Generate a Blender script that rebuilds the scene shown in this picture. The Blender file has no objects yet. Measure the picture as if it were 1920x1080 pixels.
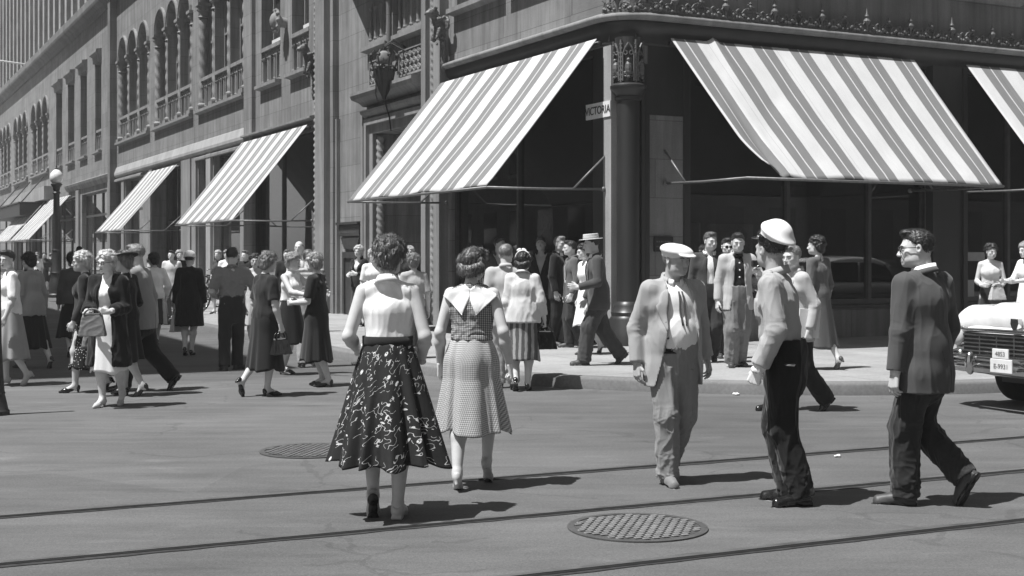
import bpy, math, random
import numpy as np
from mathutils import Vector, Matrix

rng = random.Random(11)
SC = bpy.context.scene
COL = SC.collection
F, CH, HZ = 2480.0, 1.55, 480.0          # focal length in pixels, camera height, horizon row


def at(px, py, z=0.0):
    """Ground point (at height z) seen at a pixel of the 1920 x 1080 photograph."""
    Y = F * (CH - z) / (py - HZ)
    return ((px - 960.0) / F * Y, Y)


# ------------------------------------------------------------------ objects
def tag(o, label=None, cat=None, group=None, kind=None):
    if label: o['label'] = label
    if cat: o['category'] = cat
    if group: o['group'] = group
    if kind: o['kind'] = kind
    return o


def empty(name, loc=(0, 0, 0), rz=0.0):
    o = bpy.data.objects.new(name, None)
    o.empty_display_size = .2
    COL.objects.link(o)
    o.location = loc
    o.rotation_euler = (0, 0, rz)
    return o


def kids(o):
    return [c for c in COL.objects if c.parent == o]


def copy_tree(o, parent=None):
    c = o.copy()
    COL.objects.link(c)
    if parent is not None: c.parent = parent
    for ch in kids(o):
        copy_tree(ch, c)
    return c


def obj_np(name, V, faces, mat, parent=None, smooth=True, uv=None, loc=None):
    """Mesh object from numpy verts and an (n,4)/(n,3) array or a list of index lists."""
    me = bpy.data.meshes.new(name)
    V = np.asarray(V, np.float32)
    if isinstance(faces, np.ndarray):
        n, m = faces.shape
        me.vertices.add(len(V)); me.vertices.foreach_set('co', V.ravel())
        me.loops.add(n * m); me.loops.foreach_set('vertex_index', faces.astype(np.int32).ravel())
        me.polygons.add(n)
        me.polygons.foreach_set('loop_start', np.arange(0, n * m, m, dtype=np.int32))
        me.update(calc_edges=True)
    else:
        me.from_pydata([tuple(map(float, v)) for v in V], [], faces)
    if uv is not None:
        ul = me.uv_layers.new(name='UVMap')
        li = np.empty(len(me.loops), np.int32)
        me.loops.foreach_get('vertex_index', li)
        ul.data.foreach_set('uv', np.asarray(uv, np.float32)[li].ravel())
    if smooth and len(me.polygons):
        me.polygons.foreach_set('use_smooth', np.ones(len(me.polygons), bool))
    me.validate(); me.update()
    o = bpy.data.objects.new(name, me)
    if mat is not None: me.materials.append(mat)
    COL.objects.link(o)
    if parent is not None: o.parent = parent
    if loc is not None: o.location = loc
    return o


# ------------------------------------------------------------------ polygon builder in a frame
class Frame:
    def __init__(s, o, a, b, flip=False):
        s.o = np.array([o[0], o[1], o[2] if len(o) > 2 else 0.]); s.a = np.array([a[0], a[1], 0.]); s.b = np.array([b[0], b[1], 0.])
        s.flip = flip

    def __call__(s, t, p, z):
        return s.o + s.a * t + s.b * p + np.array([0, 0, z])


WORLD = Frame((0, 0), (1, 0), (0, 1))


class MB:
    """Collects boxes, prisms, tubes, lathes in frame coordinates (t along, p outward, z up)."""

    def __init__(s, fr=WORLD):
        s.fr = fr; s.v = []; s.f = []

    def add(s, vs, fs):
        n = len(s.v)
        s.v += [tuple(map(float, v)) for v in vs]
        s.f += [[i + n for i in f] for f in fs]

    def box(s, t0, t1, p0, p1, z0, z1, bev=0.0):
        if bev <= 0:
            vs = [(t0, p0, z0), (t1, p0, z0), (t1, p1, z0), (t0, p1, z0), (t0, p0, z1), (t1, p0, z1), (t1, p1, z1), (t0, p1, z1)]
            fs = [[0, 3, 2, 1], [4, 5, 6, 7], [0, 1, 5, 4], [1, 2, 6, 5], [2, 3, 7, 6], [3, 0, 4, 7]]
            s.add(vs, fs); return
        b = bev
        vs = []; fs = []
        rings = [(z0, b), (z0 + b, 0), (z1 - b, 0), (z1, b)]
        for z, i in rings:
            vs += [(t0 + i, p0 + i, z), (t1 - i, p0 + i, z), (t1 - i, p1 - i, z), (t0 + i, p1 - i, z)]
        for r in range(3):
            for k in range(4):
                a = r * 4 + k; c = r * 4 + (k + 1) % 4
                fs.append([a, c, c + 4, a + 4])
        fs.append([3, 2, 1, 0]); fs.append([12, 13, 14, 15])
        s.add(vs, fs)

    def prism_tz(s, poly, p0, p1):
        """polygon in (t,z) [counter-clockwise seen from +p ... orientation fixed by recalculation]"""
        n = len(poly)
        vs = [(t, p0, z) for t, z in poly] + [(t, p1, z) for t, z in poly]
        fs = [list(range(n))[::-1], list(range(n, 2 * n))]
        for i in range(n):
            j = (i + 1) % n
            fs.append([i, j, j + n, i + n])
        s.add(vs, fs)

    def prism_tp(s, poly, z0, z1):
        n = len(poly)
        vs = [(t, p, z0) for t, p in poly] + [(t, p, z1) for t, p in poly]
        fs = [list(range(n))[::-1], list(range(n, 2 * n))]
        for i in range(n):
            j = (i + 1) % n
            fs.append([i, j, j + n, i + n])
        s.add(vs, fs)

    def prism_pz(s, poly, t0, t1):
        n = len(poly)
        vs = [(t0, p, z) for p, z in poly] + [(t1, p, z) for p, z in poly]
        fs = [list(range(n))[::-1], list(range(n, 2 * n))]
        for i in range(n):
            j = (i + 1) % n
            fs.append([i, j, j + n, i + n])
        s.add(vs, fs)

    def lathe(s, t, p, prof, n=16, twist=None):
        """prof: list of (r,z)"""
        vs = []; fs = []
        for i, (r, z) in enumerate(prof):
            for k in range(n):
                a = 2 * math.pi * k / n
                rr = r
                if twist: rr = r * (1 + twist[0] * math.cos(twist[1] * a + twist[2] * z))
                vs.append((t + rr * math.cos(a), p + rr * math.sin(a), z))
        for i in range(len(prof) - 1):
            for k in range(n):
                k2 = (k + 1) % n
                fs.append([i * n + k, i * n + k2, (i + 1) * n + k2, (i + 1) * n + k])
        fs.append(list(range(n))[::-1]); fs.append([(len(prof) - 1) * n + k for k in range(n)])
        s.add(vs, fs)

    def tube(s, pts, r, n=8, r1=None):
        pts = [Vector(p) for p in pts]
        vs = []; fs = []
        m = len(pts)
        up = Vector((0, 0, 1))
        last = None
        for i, p in enumerate(pts):
            d = (pts[min(i + 1, m - 1)] - pts[max(i - 1, 0)])
            d = d.normalized() if d.length > 1e-9 else Vector((0, 0, 1))
            if last is None:
                x = d.cross(up if abs(d.z) < .95 else Vector((1, 0, 0))).normalized()
            else:
                x = (last - d * last.dot(d)).normalized()
            last = x
            y = d.cross(x)
            rr = r if r1 is None else r + (r1 - r) * i / (m - 1)
            for k in range(n):
                a = 2 * math.pi * k / n
                q = p + (x * math.cos(a) + y * math.sin(a)) * rr
                vs.append(tuple(q))
        for i in range(m - 1):
            for k in range(n):
                k2 = (k + 1) % n
                fs.append([i * n + k, i * n + k2, (i + 1) * n + k2, (i + 1) * n + k])
        fs.append(list(range(n))[::-1]); fs.append([(m - 1) * n + k for k in range(n)])
        s.add(vs, fs)

    def ball(s, c, r, n=10, m=7, sq=(1, 1, 1)):
        vs = [(c[0], c[1], c[2] - r * sq[2])]; fs = []
        for i in range(1, m):
            th = -math.pi / 2 + math.pi * i / m
            for k in range(n):
                a = 2 * math.pi * k / n
                vs.append((c[0] + r * sq[0] * math.cos(th) * math.cos(a), c[1] + r * sq[1] * math.cos(th) * math.sin(a), c[2] + r * sq[2] * math.sin(th)))
        vs.append((c[0], c[1], c[2] + r * sq[2]))
        for k in range(n):
            fs.append([0, 1 + (k + 1) % n, 1 + k])
            fs.append([len(vs) - 1, 1 + (m - 2) * n + k, 1 + (m - 2) * n + (k + 1) % n])
        for i in range(m - 2):
            for k in range(n):
                k2 = (k + 1) % n
                fs.append([1 + i * n + k, 1 + i * n + k2, 1 + (i + 1) * n + k2, 1 + (i + 1) * n + k])
        s.add(vs, fs)

    def sheet(s, g):
        """grid of points (rows of (t,p,z)) as an open sheet"""
        n = len(g[0]); vs = [p for r in g for p in r]; fs = []
        for i in range(len(g) - 1):
            for j in range(n - 1):
                fs.append([i * n + j, i * n + j + 1, (i + 1) * n + j + 1, (i + 1) * n + j])
        s.add(vs, fs)

    def build(s, name, mat, parent=None, smooth=False, recalc=True, bevel=0.0, auto=None):
        loc = np.array([v for v in s.v])
        fr = s.fr
        W = fr.o + loc[:, :1] * fr.a + loc[:, 1:2] * fr.b + loc[:, 2:] * np.array([0, 0, 1.])
        uv = np.stack([loc[:, 0] + loc[:, 1], loc[:, 2]], 1)
        origin = np.zeros(3)
        if parent is not None:
            origin = np.array(parent_origin(parent))
        else:
            lo = W.min(0); hi = W.max(0)
            origin = np.array([(lo[0] + hi[0]) / 2, (lo[1] + hi[1]) / 2, lo[2]])
        o = obj_np(name, W - origin, s.f, mat, parent, smooth, uv)
        if parent is None: o.location = origin
        if recalc:
            import bmesh
            bm = bmesh.new(); bm.from_mesh(o.data)
            bmesh.ops.recalc_face_normals(bm, faces=bm.faces)
            bm.to_mesh(o.data); bm.free()
        if auto is not None:
            o.data.polygons.foreach_set('use_smooth', np.ones(len(o.data.polygons), bool))
            try:
                o.data.set_sharp_from_angle(angle=math.radians(auto))
            except Exception:
                pass
        if bevel > 0:
            md = o.modifiers.new('bevel', 'BEVEL'); md.width = bevel; md.segments = 2; md.limit_method = 'ANGLE'
        return o


def text_mesh(cu, mat):
    t = bpy.data.objects.new('lettering', cu); COL.objects.link(t)
    bpy.context.view_layer.update()
    me = bpy.data.meshes.new_from_object(t.evaluated_get(bpy.context.evaluated_depsgraph_get()))
    bpy.data.objects.remove(t)
    me.name = 'lettering'; me.materials.clear(); me.materials.append(mat)
    o = bpy.data.objects.new('lettering', me); COL.objects.link(o)
    return o


def parent_origin(o):
    """World origin of an unrotated chain of parents."""
    p = np.zeros(3)
    while o is not None:
        p = p + np.array(o.location); o = o.parent
    return p


# ------------------------------------------------------------------ materials
MATS = {}


class NT:
    def __init__(s, name):
        s.m = bpy.data.materials.new(name); s.m.use_nodes = True
        s.t = s.m.node_tree; s.t.nodes.clear()
        s.out = s.t.nodes.new('ShaderNodeOutputMaterial')
        s.b = s.t.nodes.new('ShaderNodeBsdfPrincipled')
        s.t.links.new(s.b.outputs[0], s.out.inputs[0])
        s.tc = s.t.nodes.new('ShaderNodeTexCoord')

    def n(s, ty, **kw):
        nd = s.t.nodes.new('ShaderNode' + ty)
        for k, v in kw.items():
            if hasattr(nd, k): setattr(nd, k, v)
            else: nd.inputs[k].default_value = v
        return nd

    def l(s, a, b):
        s.t.links.new(a, b)

    def val(s, x, inp):
        if hasattr(x, 'type') and hasattr(x, 'links'): s.l(x, inp)
        else: inp.default_value = x

    def math(s, op, a, b=0.0, c=None, clamp=False):
        nd = s.t.nodes.new('ShaderNodeMath'); nd.operation = op; nd.use_clamp = clamp
        s.val(a, nd.inputs[0]); s.val(b, nd.inputs[1])
        if c is not None: s.val(c, nd.inputs[2])
        return nd.outputs[0]

    def mapr(s, x, a, b, c, d):
        nd = s.t.nodes.new('ShaderNodeMapRange')
        s.val(x, nd.inputs[0])
        for i, q in enumerate((a, b, c, d)): s.val(q, nd.inputs[1 + i])
        return nd.outputs[0]

    def coord(s, kind='Object', scale=(1, 1, 1), rot=(0, 0, 0)):
        mp = s.t.nodes.new('ShaderNodeMapping')
        mp.inputs['Scale'].default_value = scale; mp.inputs['Rotation'].default_value = rot
        s.l(s.tc.outputs[kind], mp.inputs[0])
        return mp.outputs[0]

    def noise(s, co, scale=5., detail=4., rough=.55):
        nd = s.t.nodes.new('ShaderNodeTexNoise')
        s.l(co, nd.inputs['Vector']); nd.inputs['Scale'].default_value = scale
        nd.inputs['Detail'].default_value = detail; nd.inputs['Roughness'].default_value = rough
        return nd.outputs[0]

    def vor(s, co, scale=5., rnd=1., feature='F1'):
        nd = s.t.nodes.new('ShaderNodeTexVoronoi'); nd.feature = feature
        s.l(co, nd.inputs['Vector']); nd.inputs['Scale'].default_value = scale; nd.inputs['Randomness'].default_value = rnd
        return nd

    def sep(s, co):
        nd = s.t.nodes.new('ShaderNodeSeparateXYZ'); s.l(co, nd.inputs[0]); return nd.outputs

    def mixv(s, f, a, b):
        nd = s.t.nodes.new('ShaderNodeMix'); nd.data_type = 'FLOAT'
        s.val(f, nd.inputs[0]); s.val(a, nd.inputs[2]); s.val(b, nd.inputs[3])
        return nd.outputs[0]

    def grey(s, v):
        """value socket -> base colour"""
        nd = s.t.nodes.new('ShaderNodeCombineColor')
        for i in range(3): s.val(v, nd.inputs[i])
        s.l(nd.outputs[0], s.b.inputs['Base Color'])

    def bump(s, h, strength=.3, dist=.01):
        nd = s.t.nodes.new('ShaderNodeBump')
        nd.inputs['Strength'].default_value = strength; nd.inputs['Distance'].default_value = dist
        s.l(h, nd.inputs['Height']); s.l(nd.outputs[0], s.b.inputs['Normal'])

    def fin(s, rough=.8, spec=.3, metal=0., **kw):
        s.val(rough, s.b.inputs['Roughness']); s.val(spec, s.b.inputs['Specular IOR Level']); s.val(metal, s.b.inputs['Metallic'])
        for k, v in kw.items(): s.val(v, s.b.inputs[k.replace('_', ' ')])
        return s.m


def M(name, v, rough=.8, var=.12, scale=3., detail=5, bump=0., bscale=60., spec=.3, metal=0., stretch=(1, 1, 1), bdist=.004, **kw):
    key = (name, v, rough, var, scale, bump, stretch)
    if key in MATS: return MATS[key]
    t = NT(name)
    co = t.coord('Object', stretch)
    n = t.noise(co, scale, detail)
    t.grey(t.mapr(n, .25, .75, v * (1 - var), v * (1 + var)))
    if bump > 0:
        t.bump(t.noise(co, bscale, 3), bump, bdist)
    MATS[key] = t.fin(rough, spec, metal, **kw)
    return MATS[key]


def cloth(name, v, rough=.9, var=.04, weave=420., bump=.35, **kw):
    """Woven cloth: faint tone variation, soft wrinkles and a fine weave."""
    key = ('cloth', name, v)
    if key in MATS: return MATS[key]
    t = NT(name)
    co = t.coord('Object')
    n = t.noise(co, 7., 4)
    f = t.noise(co, weave, 2)
    n2 = t.mapr(n, .25, .75, v * (1 - var), v * (1 + var))
    t.grey(t.math('MULTIPLY', n2, t.mapr(f, .3, .7, .9, 1.1)))
    wr = t.noise(t.coord('Object', (1, 1, .3)), 17., 2, .5)
    t.bump(wr, bump * .3, .02)
    kw.setdefault('Sheen_Weight', .15)
    MATS[key] = t.fin(rough, .15, 0., **kw)
    return MATS[key]
# ------------------------------------------------------------------ numpy gradient noise
_pr = np.random.RandomState(5)
_perm = np.concatenate([_pr.permutation(256)] * 3)
_grad = _pr.normal(size=(256, 3)); _grad /= np.linalg.norm(_grad, axis=1)[:, None]


def noise3(P):
    P = np.asarray(P, float)
    I = np.floor(P).astype(int); f = P - I
    u = f * f * f * (f * (f * 6 - 15) + 10)
    I &= 255
    out = 0.
    for dx in (0, 1):
        for dy in (0, 1):
            for dz in (0, 1):
                h = _perm[_perm[_perm[I[:, 0] + dx] + I[:, 1] + dy] + I[:, 2] + dz]
                g = _grad[h]
                dd = (f - np.array([dx, dy, dz]))
                w = (u[:, 0] if dx else 1 - u[:, 0]) * (u[:, 1] if dy else 1 - u[:, 1]) * (u[:, 2] if dz else 1 - u[:, 2])
                out = out + w * (g * dd).sum(1)
    return out


def vnormals(V, Fq):
    a = V[Fq[:, 0]]; b = V[Fq[:, 1]]; c = V[Fq[:, 2]]; d = V[Fq[:, 3]]
    n = np.cross(c - a, d - b)
    N = np.zeros_like(V)
    for i in range(4): np.add.at(N, Fq[:, i], n)
    return N / (np.linalg.norm(N, axis=1)[:, None] + 1e-12)


def wrinkle(V, Fq, amp, freq=(9, 9, 5), seed=0, ridged=True, w=None):
    N = vnormals(V, Fq)
    P = V * np.array(freq) + seed * 7.31
    n = noise3(P)
    if ridged:
        q = P + .7 * np.stack([noise3(P * .6 + 9), noise3(P * .6 + 31), noise3(P * .6 + 57)], 1)
        a = np.clip(1 - 2.6 * np.abs(noise3(q)), 0, 1) ** 2
        b = np.clip(1 - 2.6 * np.abs(noise3(q * 1.9 + 11)), 0, 1) ** 2
        n = 1.5 * a + .7 * b - .75
    d = amp * n
    if w is not None: d = d * w(V)
    return V + N * d[:, None]


# ------------------------------------------------------------------ signed distance grid
class Grid:
    def __init__(s, lo, hi, h):
        s.h = h; s.lo = np.floor(np.array(lo, float) / h) * h
        n = np.maximum(np.ceil((np.array(hi, float) - s.lo) / h).astype(int) + 1, 3)
        s.ax = [(s.lo[i] + h * np.arange(n[i])).astype(np.float32) for i in range(3)]
        s.d = np.full(n, 1., np.float32)

    def sl(s, lo, hi):
        out = []
        for i in range(3):
            a = int(math.floor((lo[i] - s.lo[i]) / s.h)); b = int(math.ceil((hi[i] - s.lo[i]) / s.h)) + 1
            n = len(s.ax[i])
            out.append(slice(min(max(a, 0), n), min(max(b, 0), n)))
        return tuple(out)

    def pts(s, q):
        return s.ax[0][q[0]][:, None, None], s.ax[1][q[1]][None, :, None], s.ax[2][q[2]][None, None, :]

    def put(s, q, v, k, op):
        d = s.d[q]
        if d.size == 0: return
        if op == 'add':
            h = np.clip(.5 + .5 * (d - v) / k, 0, 1)
            s.d[q] = d * (1 - h) + v * h - k * h * (1 - h)
        elif op == 'sub':
            v = -v
            h = np.clip(.5 - .5 * (d - v) / k, 0, 1)
            s.d[q] = d * (1 - h) + v * h + k * h * (1 - h)

    def cap(s, a, b, ra, rb=None, k=.02, sy=1., flat=False, op='add'):
        a = np.array(a, float); b = np.array(b, float); rb = ra if rb is None else rb
        R = max(ra, rb); m = k + 3 * s.h + R
        q = s.sl(np.minimum(a, b) - m * np.array([1, max(sy, 1), 1]), np.maximum(a, b) + m * np.array([1, max(sy, 1), 1]))
        X, Y, Z = s.pts(q)
        px = X - a[0]; py = (Y - a[1]) / sy; pz = Z - a[2]
        ab = b - a; ab = np.array([ab[0], ab[1] / sy, ab[2]])
        L2 = float(ab @ ab) + 1e-12
        tu = (px * ab[0] + py * ab[1] + pz * ab[2]) / L2
        t = np.clip(tu, 0, 1)
        if flat:
            dd = np.sqrt((px - tu * ab[0]) ** 2 + (py - tu * ab[1]) ** 2 + (pz - tu * ab[2]) ** 2) - (ra + (rb - ra) * t)
            v = np.maximum(dd * min(sy, 1.), (np.abs(tu - .5) - .5) * math.sqrt(L2))
        else:
            v = (np.sqrt((px - t * ab[0]) ** 2 + (py - t * ab[1]) ** 2 + (pz - t * ab[2]) ** 2) - (ra + (rb - ra) * t)) * min(sy, 1.)
        s.put(q, v, k, op)

    def ell(s, c, r, k=.02, rot=None, op='add'):
        c = np.array(c, float); r = np.array(r, float)
        m = k + 3 * s.h + (r if rot is None else np.full(3, r.max()))
        q = s.sl(c - m, c + m)
        X, Y, Z = s.pts(q)
        p = [X - c[0], Y - c[1], Z - c[2]]
        if rot is not None:
            p = [p[0] * rot[0, i] + p[1] * rot[1, i] + p[2] * rot[2, i] for i in range(3)]
        k0 = np.sqrt((p[0] / r[0]) ** 2 + (p[1] / r[1]) ** 2 + (p[2] / r[2]) ** 2)
        k1 = np.sqrt((p[0] / r[0] ** 2) ** 2 + (p[1] / r[1] ** 2) ** 2 + (p[2] / r[2] ** 2) ** 2) + 1e-9
        s.put(q, k0 * (k0 - 1) / k1, k, op)

    def box(s, c, r, k=.01, rnd=.0, rot=None, op='add'):
        c = np.array(c, float); r = np.array(r, float)
        m = k + 3 * s.h + (r if rot is None else np.full(3, np.linalg.norm(r)))
        q = s.sl(c - m, c + m)
        X, Y, Z = s.pts(q)
        p = [X - c[0], Y - c[1], Z - c[2]]
        if rot is not None:
            p = [p[0] * rot[0, i] + p[1] * rot[1, i] + p[2] * rot[2, i] for i in range(3)]
        e = [np.abs(p[i]) - (r[i] - rnd) for i in range(3)]
        o = np.sqrt(sum(np.maximum(x, 0) ** 2 for x in e))
        v = o + np.minimum(np.maximum(np.maximum(e[0], e[1]), e[2]), 0) - rnd
        s.put(q, v, k, op)

    def fn(s, f, lo, hi, k=.005, op='sub'):
        q = s.sl(lo, hi)
        X, Y, Z = s.pts(q)
        v = np.broadcast_to(f(X, Y, Z), s.d[q].shape)
        s.put(q, v, k, op)

    def clip(s, n, c):
        """keep where n.p < c"""
        X, Y, Z = s.pts((slice(None),) * 3)
        s.d = np.maximum(s.d, (X * n[0] + Y * n[1] + Z * n[2] - c).astype(np.float32))

    def closed(s):
        d = s.d
        for i in range(3):
            sl = [slice(None)] * 3
            for e in (0, -1):
                sl[i] = e
                d[tuple(sl)] = np.maximum(d[tuple(sl)], s.h * .5)

    def mesh(s):
        s.closed()
        d = s.d; ins = d < 0
        c = ins[:-1, :-1, :-1].astype(np.int8)
        tot = sum(ins[i:d.shape[0] - 1 + i, j:d.shape[1] - 1 + j, k:d.shape[2] - 1 + k].astype(np.int8) for i in (0, 1) for j in (0, 1) for k in (0, 1))
        act = (tot > 0) & (tot < 8)
        idx = np.argwhere(act)
        if len(idx) == 0: return np.zeros((0, 3)), np.zeros((0, 4), int)
        ids = np.full(act.shape, -1, np.int64); ids[act] = np.arange(len(idx))
        off = np.array([(i, j, k) for i in (0, 1) for j in (0, 1) for k in (0, 1)])
        vals = np.stack([d[idx[:, 0] + o[0], idx[:, 1] + o[1], idx[:, 2] + o[2]] for o in off], 1).astype(float)
        acc = np.zeros((len(idx), 3)); cnt = np.zeros(len(idx))
        for e0 in range(8):
            for ax, bit in ((0, 4), (1, 2), (2, 1)):
                if off[e0][ax] == 0:
                    e1 = e0 + bit
                    a = vals[:, e0]; b = vals[:, e1]
                    m = (a < 0) != (b < 0)
                    t = np.where(m, a / np.where(m, a - b, 1), 0)
                    p = off[e0][None, :] + np.outer(t, off[e1] - off[e0])
                    acc += p * m[:, None]; cnt += m
        V = s.lo + (idx + acc / cnt[:, None]) * s.h
        Q = []
        for ax in range(3):
            sl0 = [slice(None)] * 3; sl1 = [slice(None)] * 3
            sl0[ax] = slice(0, -1); sl1[ax] = slice(1, None)
            a = ins[tuple(sl0)]; b = ins[tuple(sl1)]
            e = np.argwhere(a != b)
            u, w = (ax + 1) % 3, (ax + 2) % 3
            ok = (e[:, u] > 0) & (e[:, w] > 0) & (e[:, u] < d.shape[u] - 1) & (e[:, w] < d.shape[w] - 1)
            e = e[ok]
            du = np.zeros(3, int); du[u] = 1; dw = np.zeros(3, int); dw[w] = 1
            qs = []
            for o in (-du - dw, -dw, 0 * du, -du):
                p = e + o
                qs.append(ids[p[:, 0], p[:, 1], p[:, 2]])
            q = np.stack(qs, 1)
            fl = ~a[e[:, 0], e[:, 1], e[:, 2]]
            q[fl] = q[fl][:, ::-1]
            Q.append(q)
        Q = np.concatenate(Q)
        return V, Q

    def front(s, x, z, sgn=1):
        """surface y of the solid seen from +y (sgn=1) or -y, at x,z arrays"""
        i = np.clip(np.round((np.asarray(x) - s.lo[0]) / s.h).astype(int), 0, s.d.shape[0] - 1)
        k = np.clip(np.round((np.asarray(z) - s.lo[2]) / s.h).astype(int), 0, s.d.shape[2] - 1)
        colm = s.d[i, :, k] < 0
        ys = s.ax[1]
        if sgn > 0:
            j = colm.shape[1] - 1 - np.argmax(colm[:, ::-1], 1)
        else:
            j = np.argmax(colm, 1)
        y = ys[j].astype(float)
        j2 = np.clip(j + sgn, 0, len(ys) - 1)
        d0 = s.d[i, j, k]; d1 = s.d[i, j2, k]
        fr = np.where(d1 > d0, -d0 / np.where(d1 > d0, d1 - d0, 1), 0)
        y = y + sgn * np.clip(fr, 0, 1) * s.h
        return np.where(colm.any(1), y, np.nan)


def patch(g, left, right, n=8, m=5, off=.006, sgn=1, th=.006):
    """A thin piece of cloth lying on the front (or back) of a solid, between two (x,z) polylines."""
    def res(pl, k):
        pl = np.array(pl, float); L = np.r_[0, np.cumsum(np.linalg.norm(np.diff(pl, axis=0), axis=1))]
        t = np.linspace(0, L[-1], k)
        return np.stack([np.interp(t, L, pl[:, 0]), np.interp(t, L, pl[:, 1])], 1)
    A = res(left, n); B = res(right, n)
    T = np.linspace(0, 1, m)[None, :, None]
    G = A[:, None] * (1 - T) + B[:, None] * T
    x = G[..., 0].ravel(); z = G[..., 1].ravel()
    y = g.front(x, z, sgn)
    bad = np.isnan(y)
    if bad.all(): return None
    y[bad] = np.nanmean(y)
    top = np.stack([x, y + sgn * (off + th), z], 1); bot = np.stack([x, y - sgn * .01, z], 1)
    V = np.concatenate([top, bot]); N = n * m
    fs = []
    for i in range(n - 1):
        for j in range(m - 1):
            q = [i * m + j, i * m + j + 1, (i + 1) * m + j + 1, (i + 1) * m + j]
            fs.append(q); fs.append([N + a for a in q[::-1]])
    edge = [(0, j) for j in range(m)] + [(i, m - 1) for i in range(1, n)] + [(n - 1, j) for j in range(m - 2, -1, -1)] + [(i, 0) for i in range(n - 2, 0, -1)]
    e = [i * m + j for i, j in edge]
    for a, b in zip(e, e[1:] + e[:1]):
        fs.append([a, N + a, N + b, b])
    fs = np.array(fs)
    # orientation: outward
    c = V[fs[0]]; nrm = np.cross(c[1] - c[0], c[3] - c[0])
    if nrm[1] * sgn < 0: fs = fs[:, ::-1]
    return V, fs


def merge(parts):
    Vs, Fs, n = [], [], 0
    for p in parts:
        if p is None or len(p[0]) == 0: continue
        Vs.append(p[0]); Fs.append(p[1] + n); n += len(p[0])
    return np.concatenate(Vs), np.concatenate(Fs)


def ring_loft(rings):
    """rings: (m, n, 3) closed rings -> tube with end caps left open"""
    R = np.asarray(rings); m, n, _ = R.shape
    V = R.reshape(-1, 3)
    i = np.arange(m - 1)[:, None]; k = np.arange(n)[None, :]; k2 = (k + 1) % n
    Q = np.stack([i * n + k, i * n + k2, (i + 1) * n + k2, (i + 1) * n + k], -1).reshape(-1, 4)
    return V, Q


def rotm(rx=0, ry=0, rz=0):
    return np.array(Matrix.Rotation(math.radians(rz), 3, 'Z') @ Matrix.Rotation(math.radians(ry), 3, 'Y') @ Matrix.Rotation(math.radians(rx), 3, 'X'))
# ------------------------------------------------------------------ templates (head-local: y forward, z up, centre of head at 0)
_T = {}


def cached(f):
    def g(*a):
        k = (f.__name__,) + a
        if k not in _T: _T[k] = f(*a)
        return _T[k]
    return g


@cached
def t_head(fem, h):
    g = Grid((-.12, -.15, -.24), (.12, .16, .15), h)
    w = .96 if fem else 1.
    g.ell((0, -.014, .028), (.077 * w, .096, .087), .01)
    g.ell((0, .026, -.035), (.063 * w, .066, .083), .03)
    g.ell((0, .04, -.078), ((.04 if fem else .047), .045, .032), .03)
    g.ell((0, .072, -.1), (.02, .018, .015), .02)
    for sx in (-1, 1):
        g.ell((sx * .044 * w, .058, -.028), (.018, .02, .018), .02)
        g.ell((sx * .052 * w, .015, -.07), (.013, .03, .026), .03)
    g.cap((-.034, .08, .012), (.034, .08, .012), .011 if fem else .014, k=.018)
    for sx in (-1, 1):
        g.ell((sx * .031, .1, -.006), (.019, .016, .012), .012, op='sub')
    for sx in (-1, 1):
        g.ell((sx * .031, .078, -.007), (.013, .0125, .011), .004)
    g.cap((0, .088, .0), (0, .108, -.038), .0075, .0115 if fem else .013, k=.012)
    for sx in (-1, 1):
        g.ell((sx * .011, .1, -.042), (.009, .01, .008), .006)
    g.cap((-.017, .088, -.067), (.017, .088, -.067), .006, k=.008)
    g.cap((-.015, .088, -.078), (.015, .088, -.078), .0068, k=.008)
    g.ell((0, .1, -.0725), (.022, .012, .0016), .003, op='sub')
    for sx in (-1, 1):
        g.ell((sx * .079 * w, -.006, -.012), (.01, .021, .033), .008, rot=rotm(0, 0, -sx * 18))
        g.ell((sx * .09 * w, .0, -.008), (.008, .01, .016), .005, op='sub')
    r = .043 if fem else .053
    g.cap((0, -.03, -.05), (0, -.045, -.19), r, r * 1.08, k=.03)
    g.clip((0, 0, -1), .19)
    return g.mesh()


def keepf(g, lo_front, front_slope, back_slope, lo=None):
    g.fn(lambda X, Y, Z: Z - (lo_front + np.where(Y > 0, front_slope, back_slope) * Y) + 0 * X, (-1, -1, -1), (1, 1, 1), .01)


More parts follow.
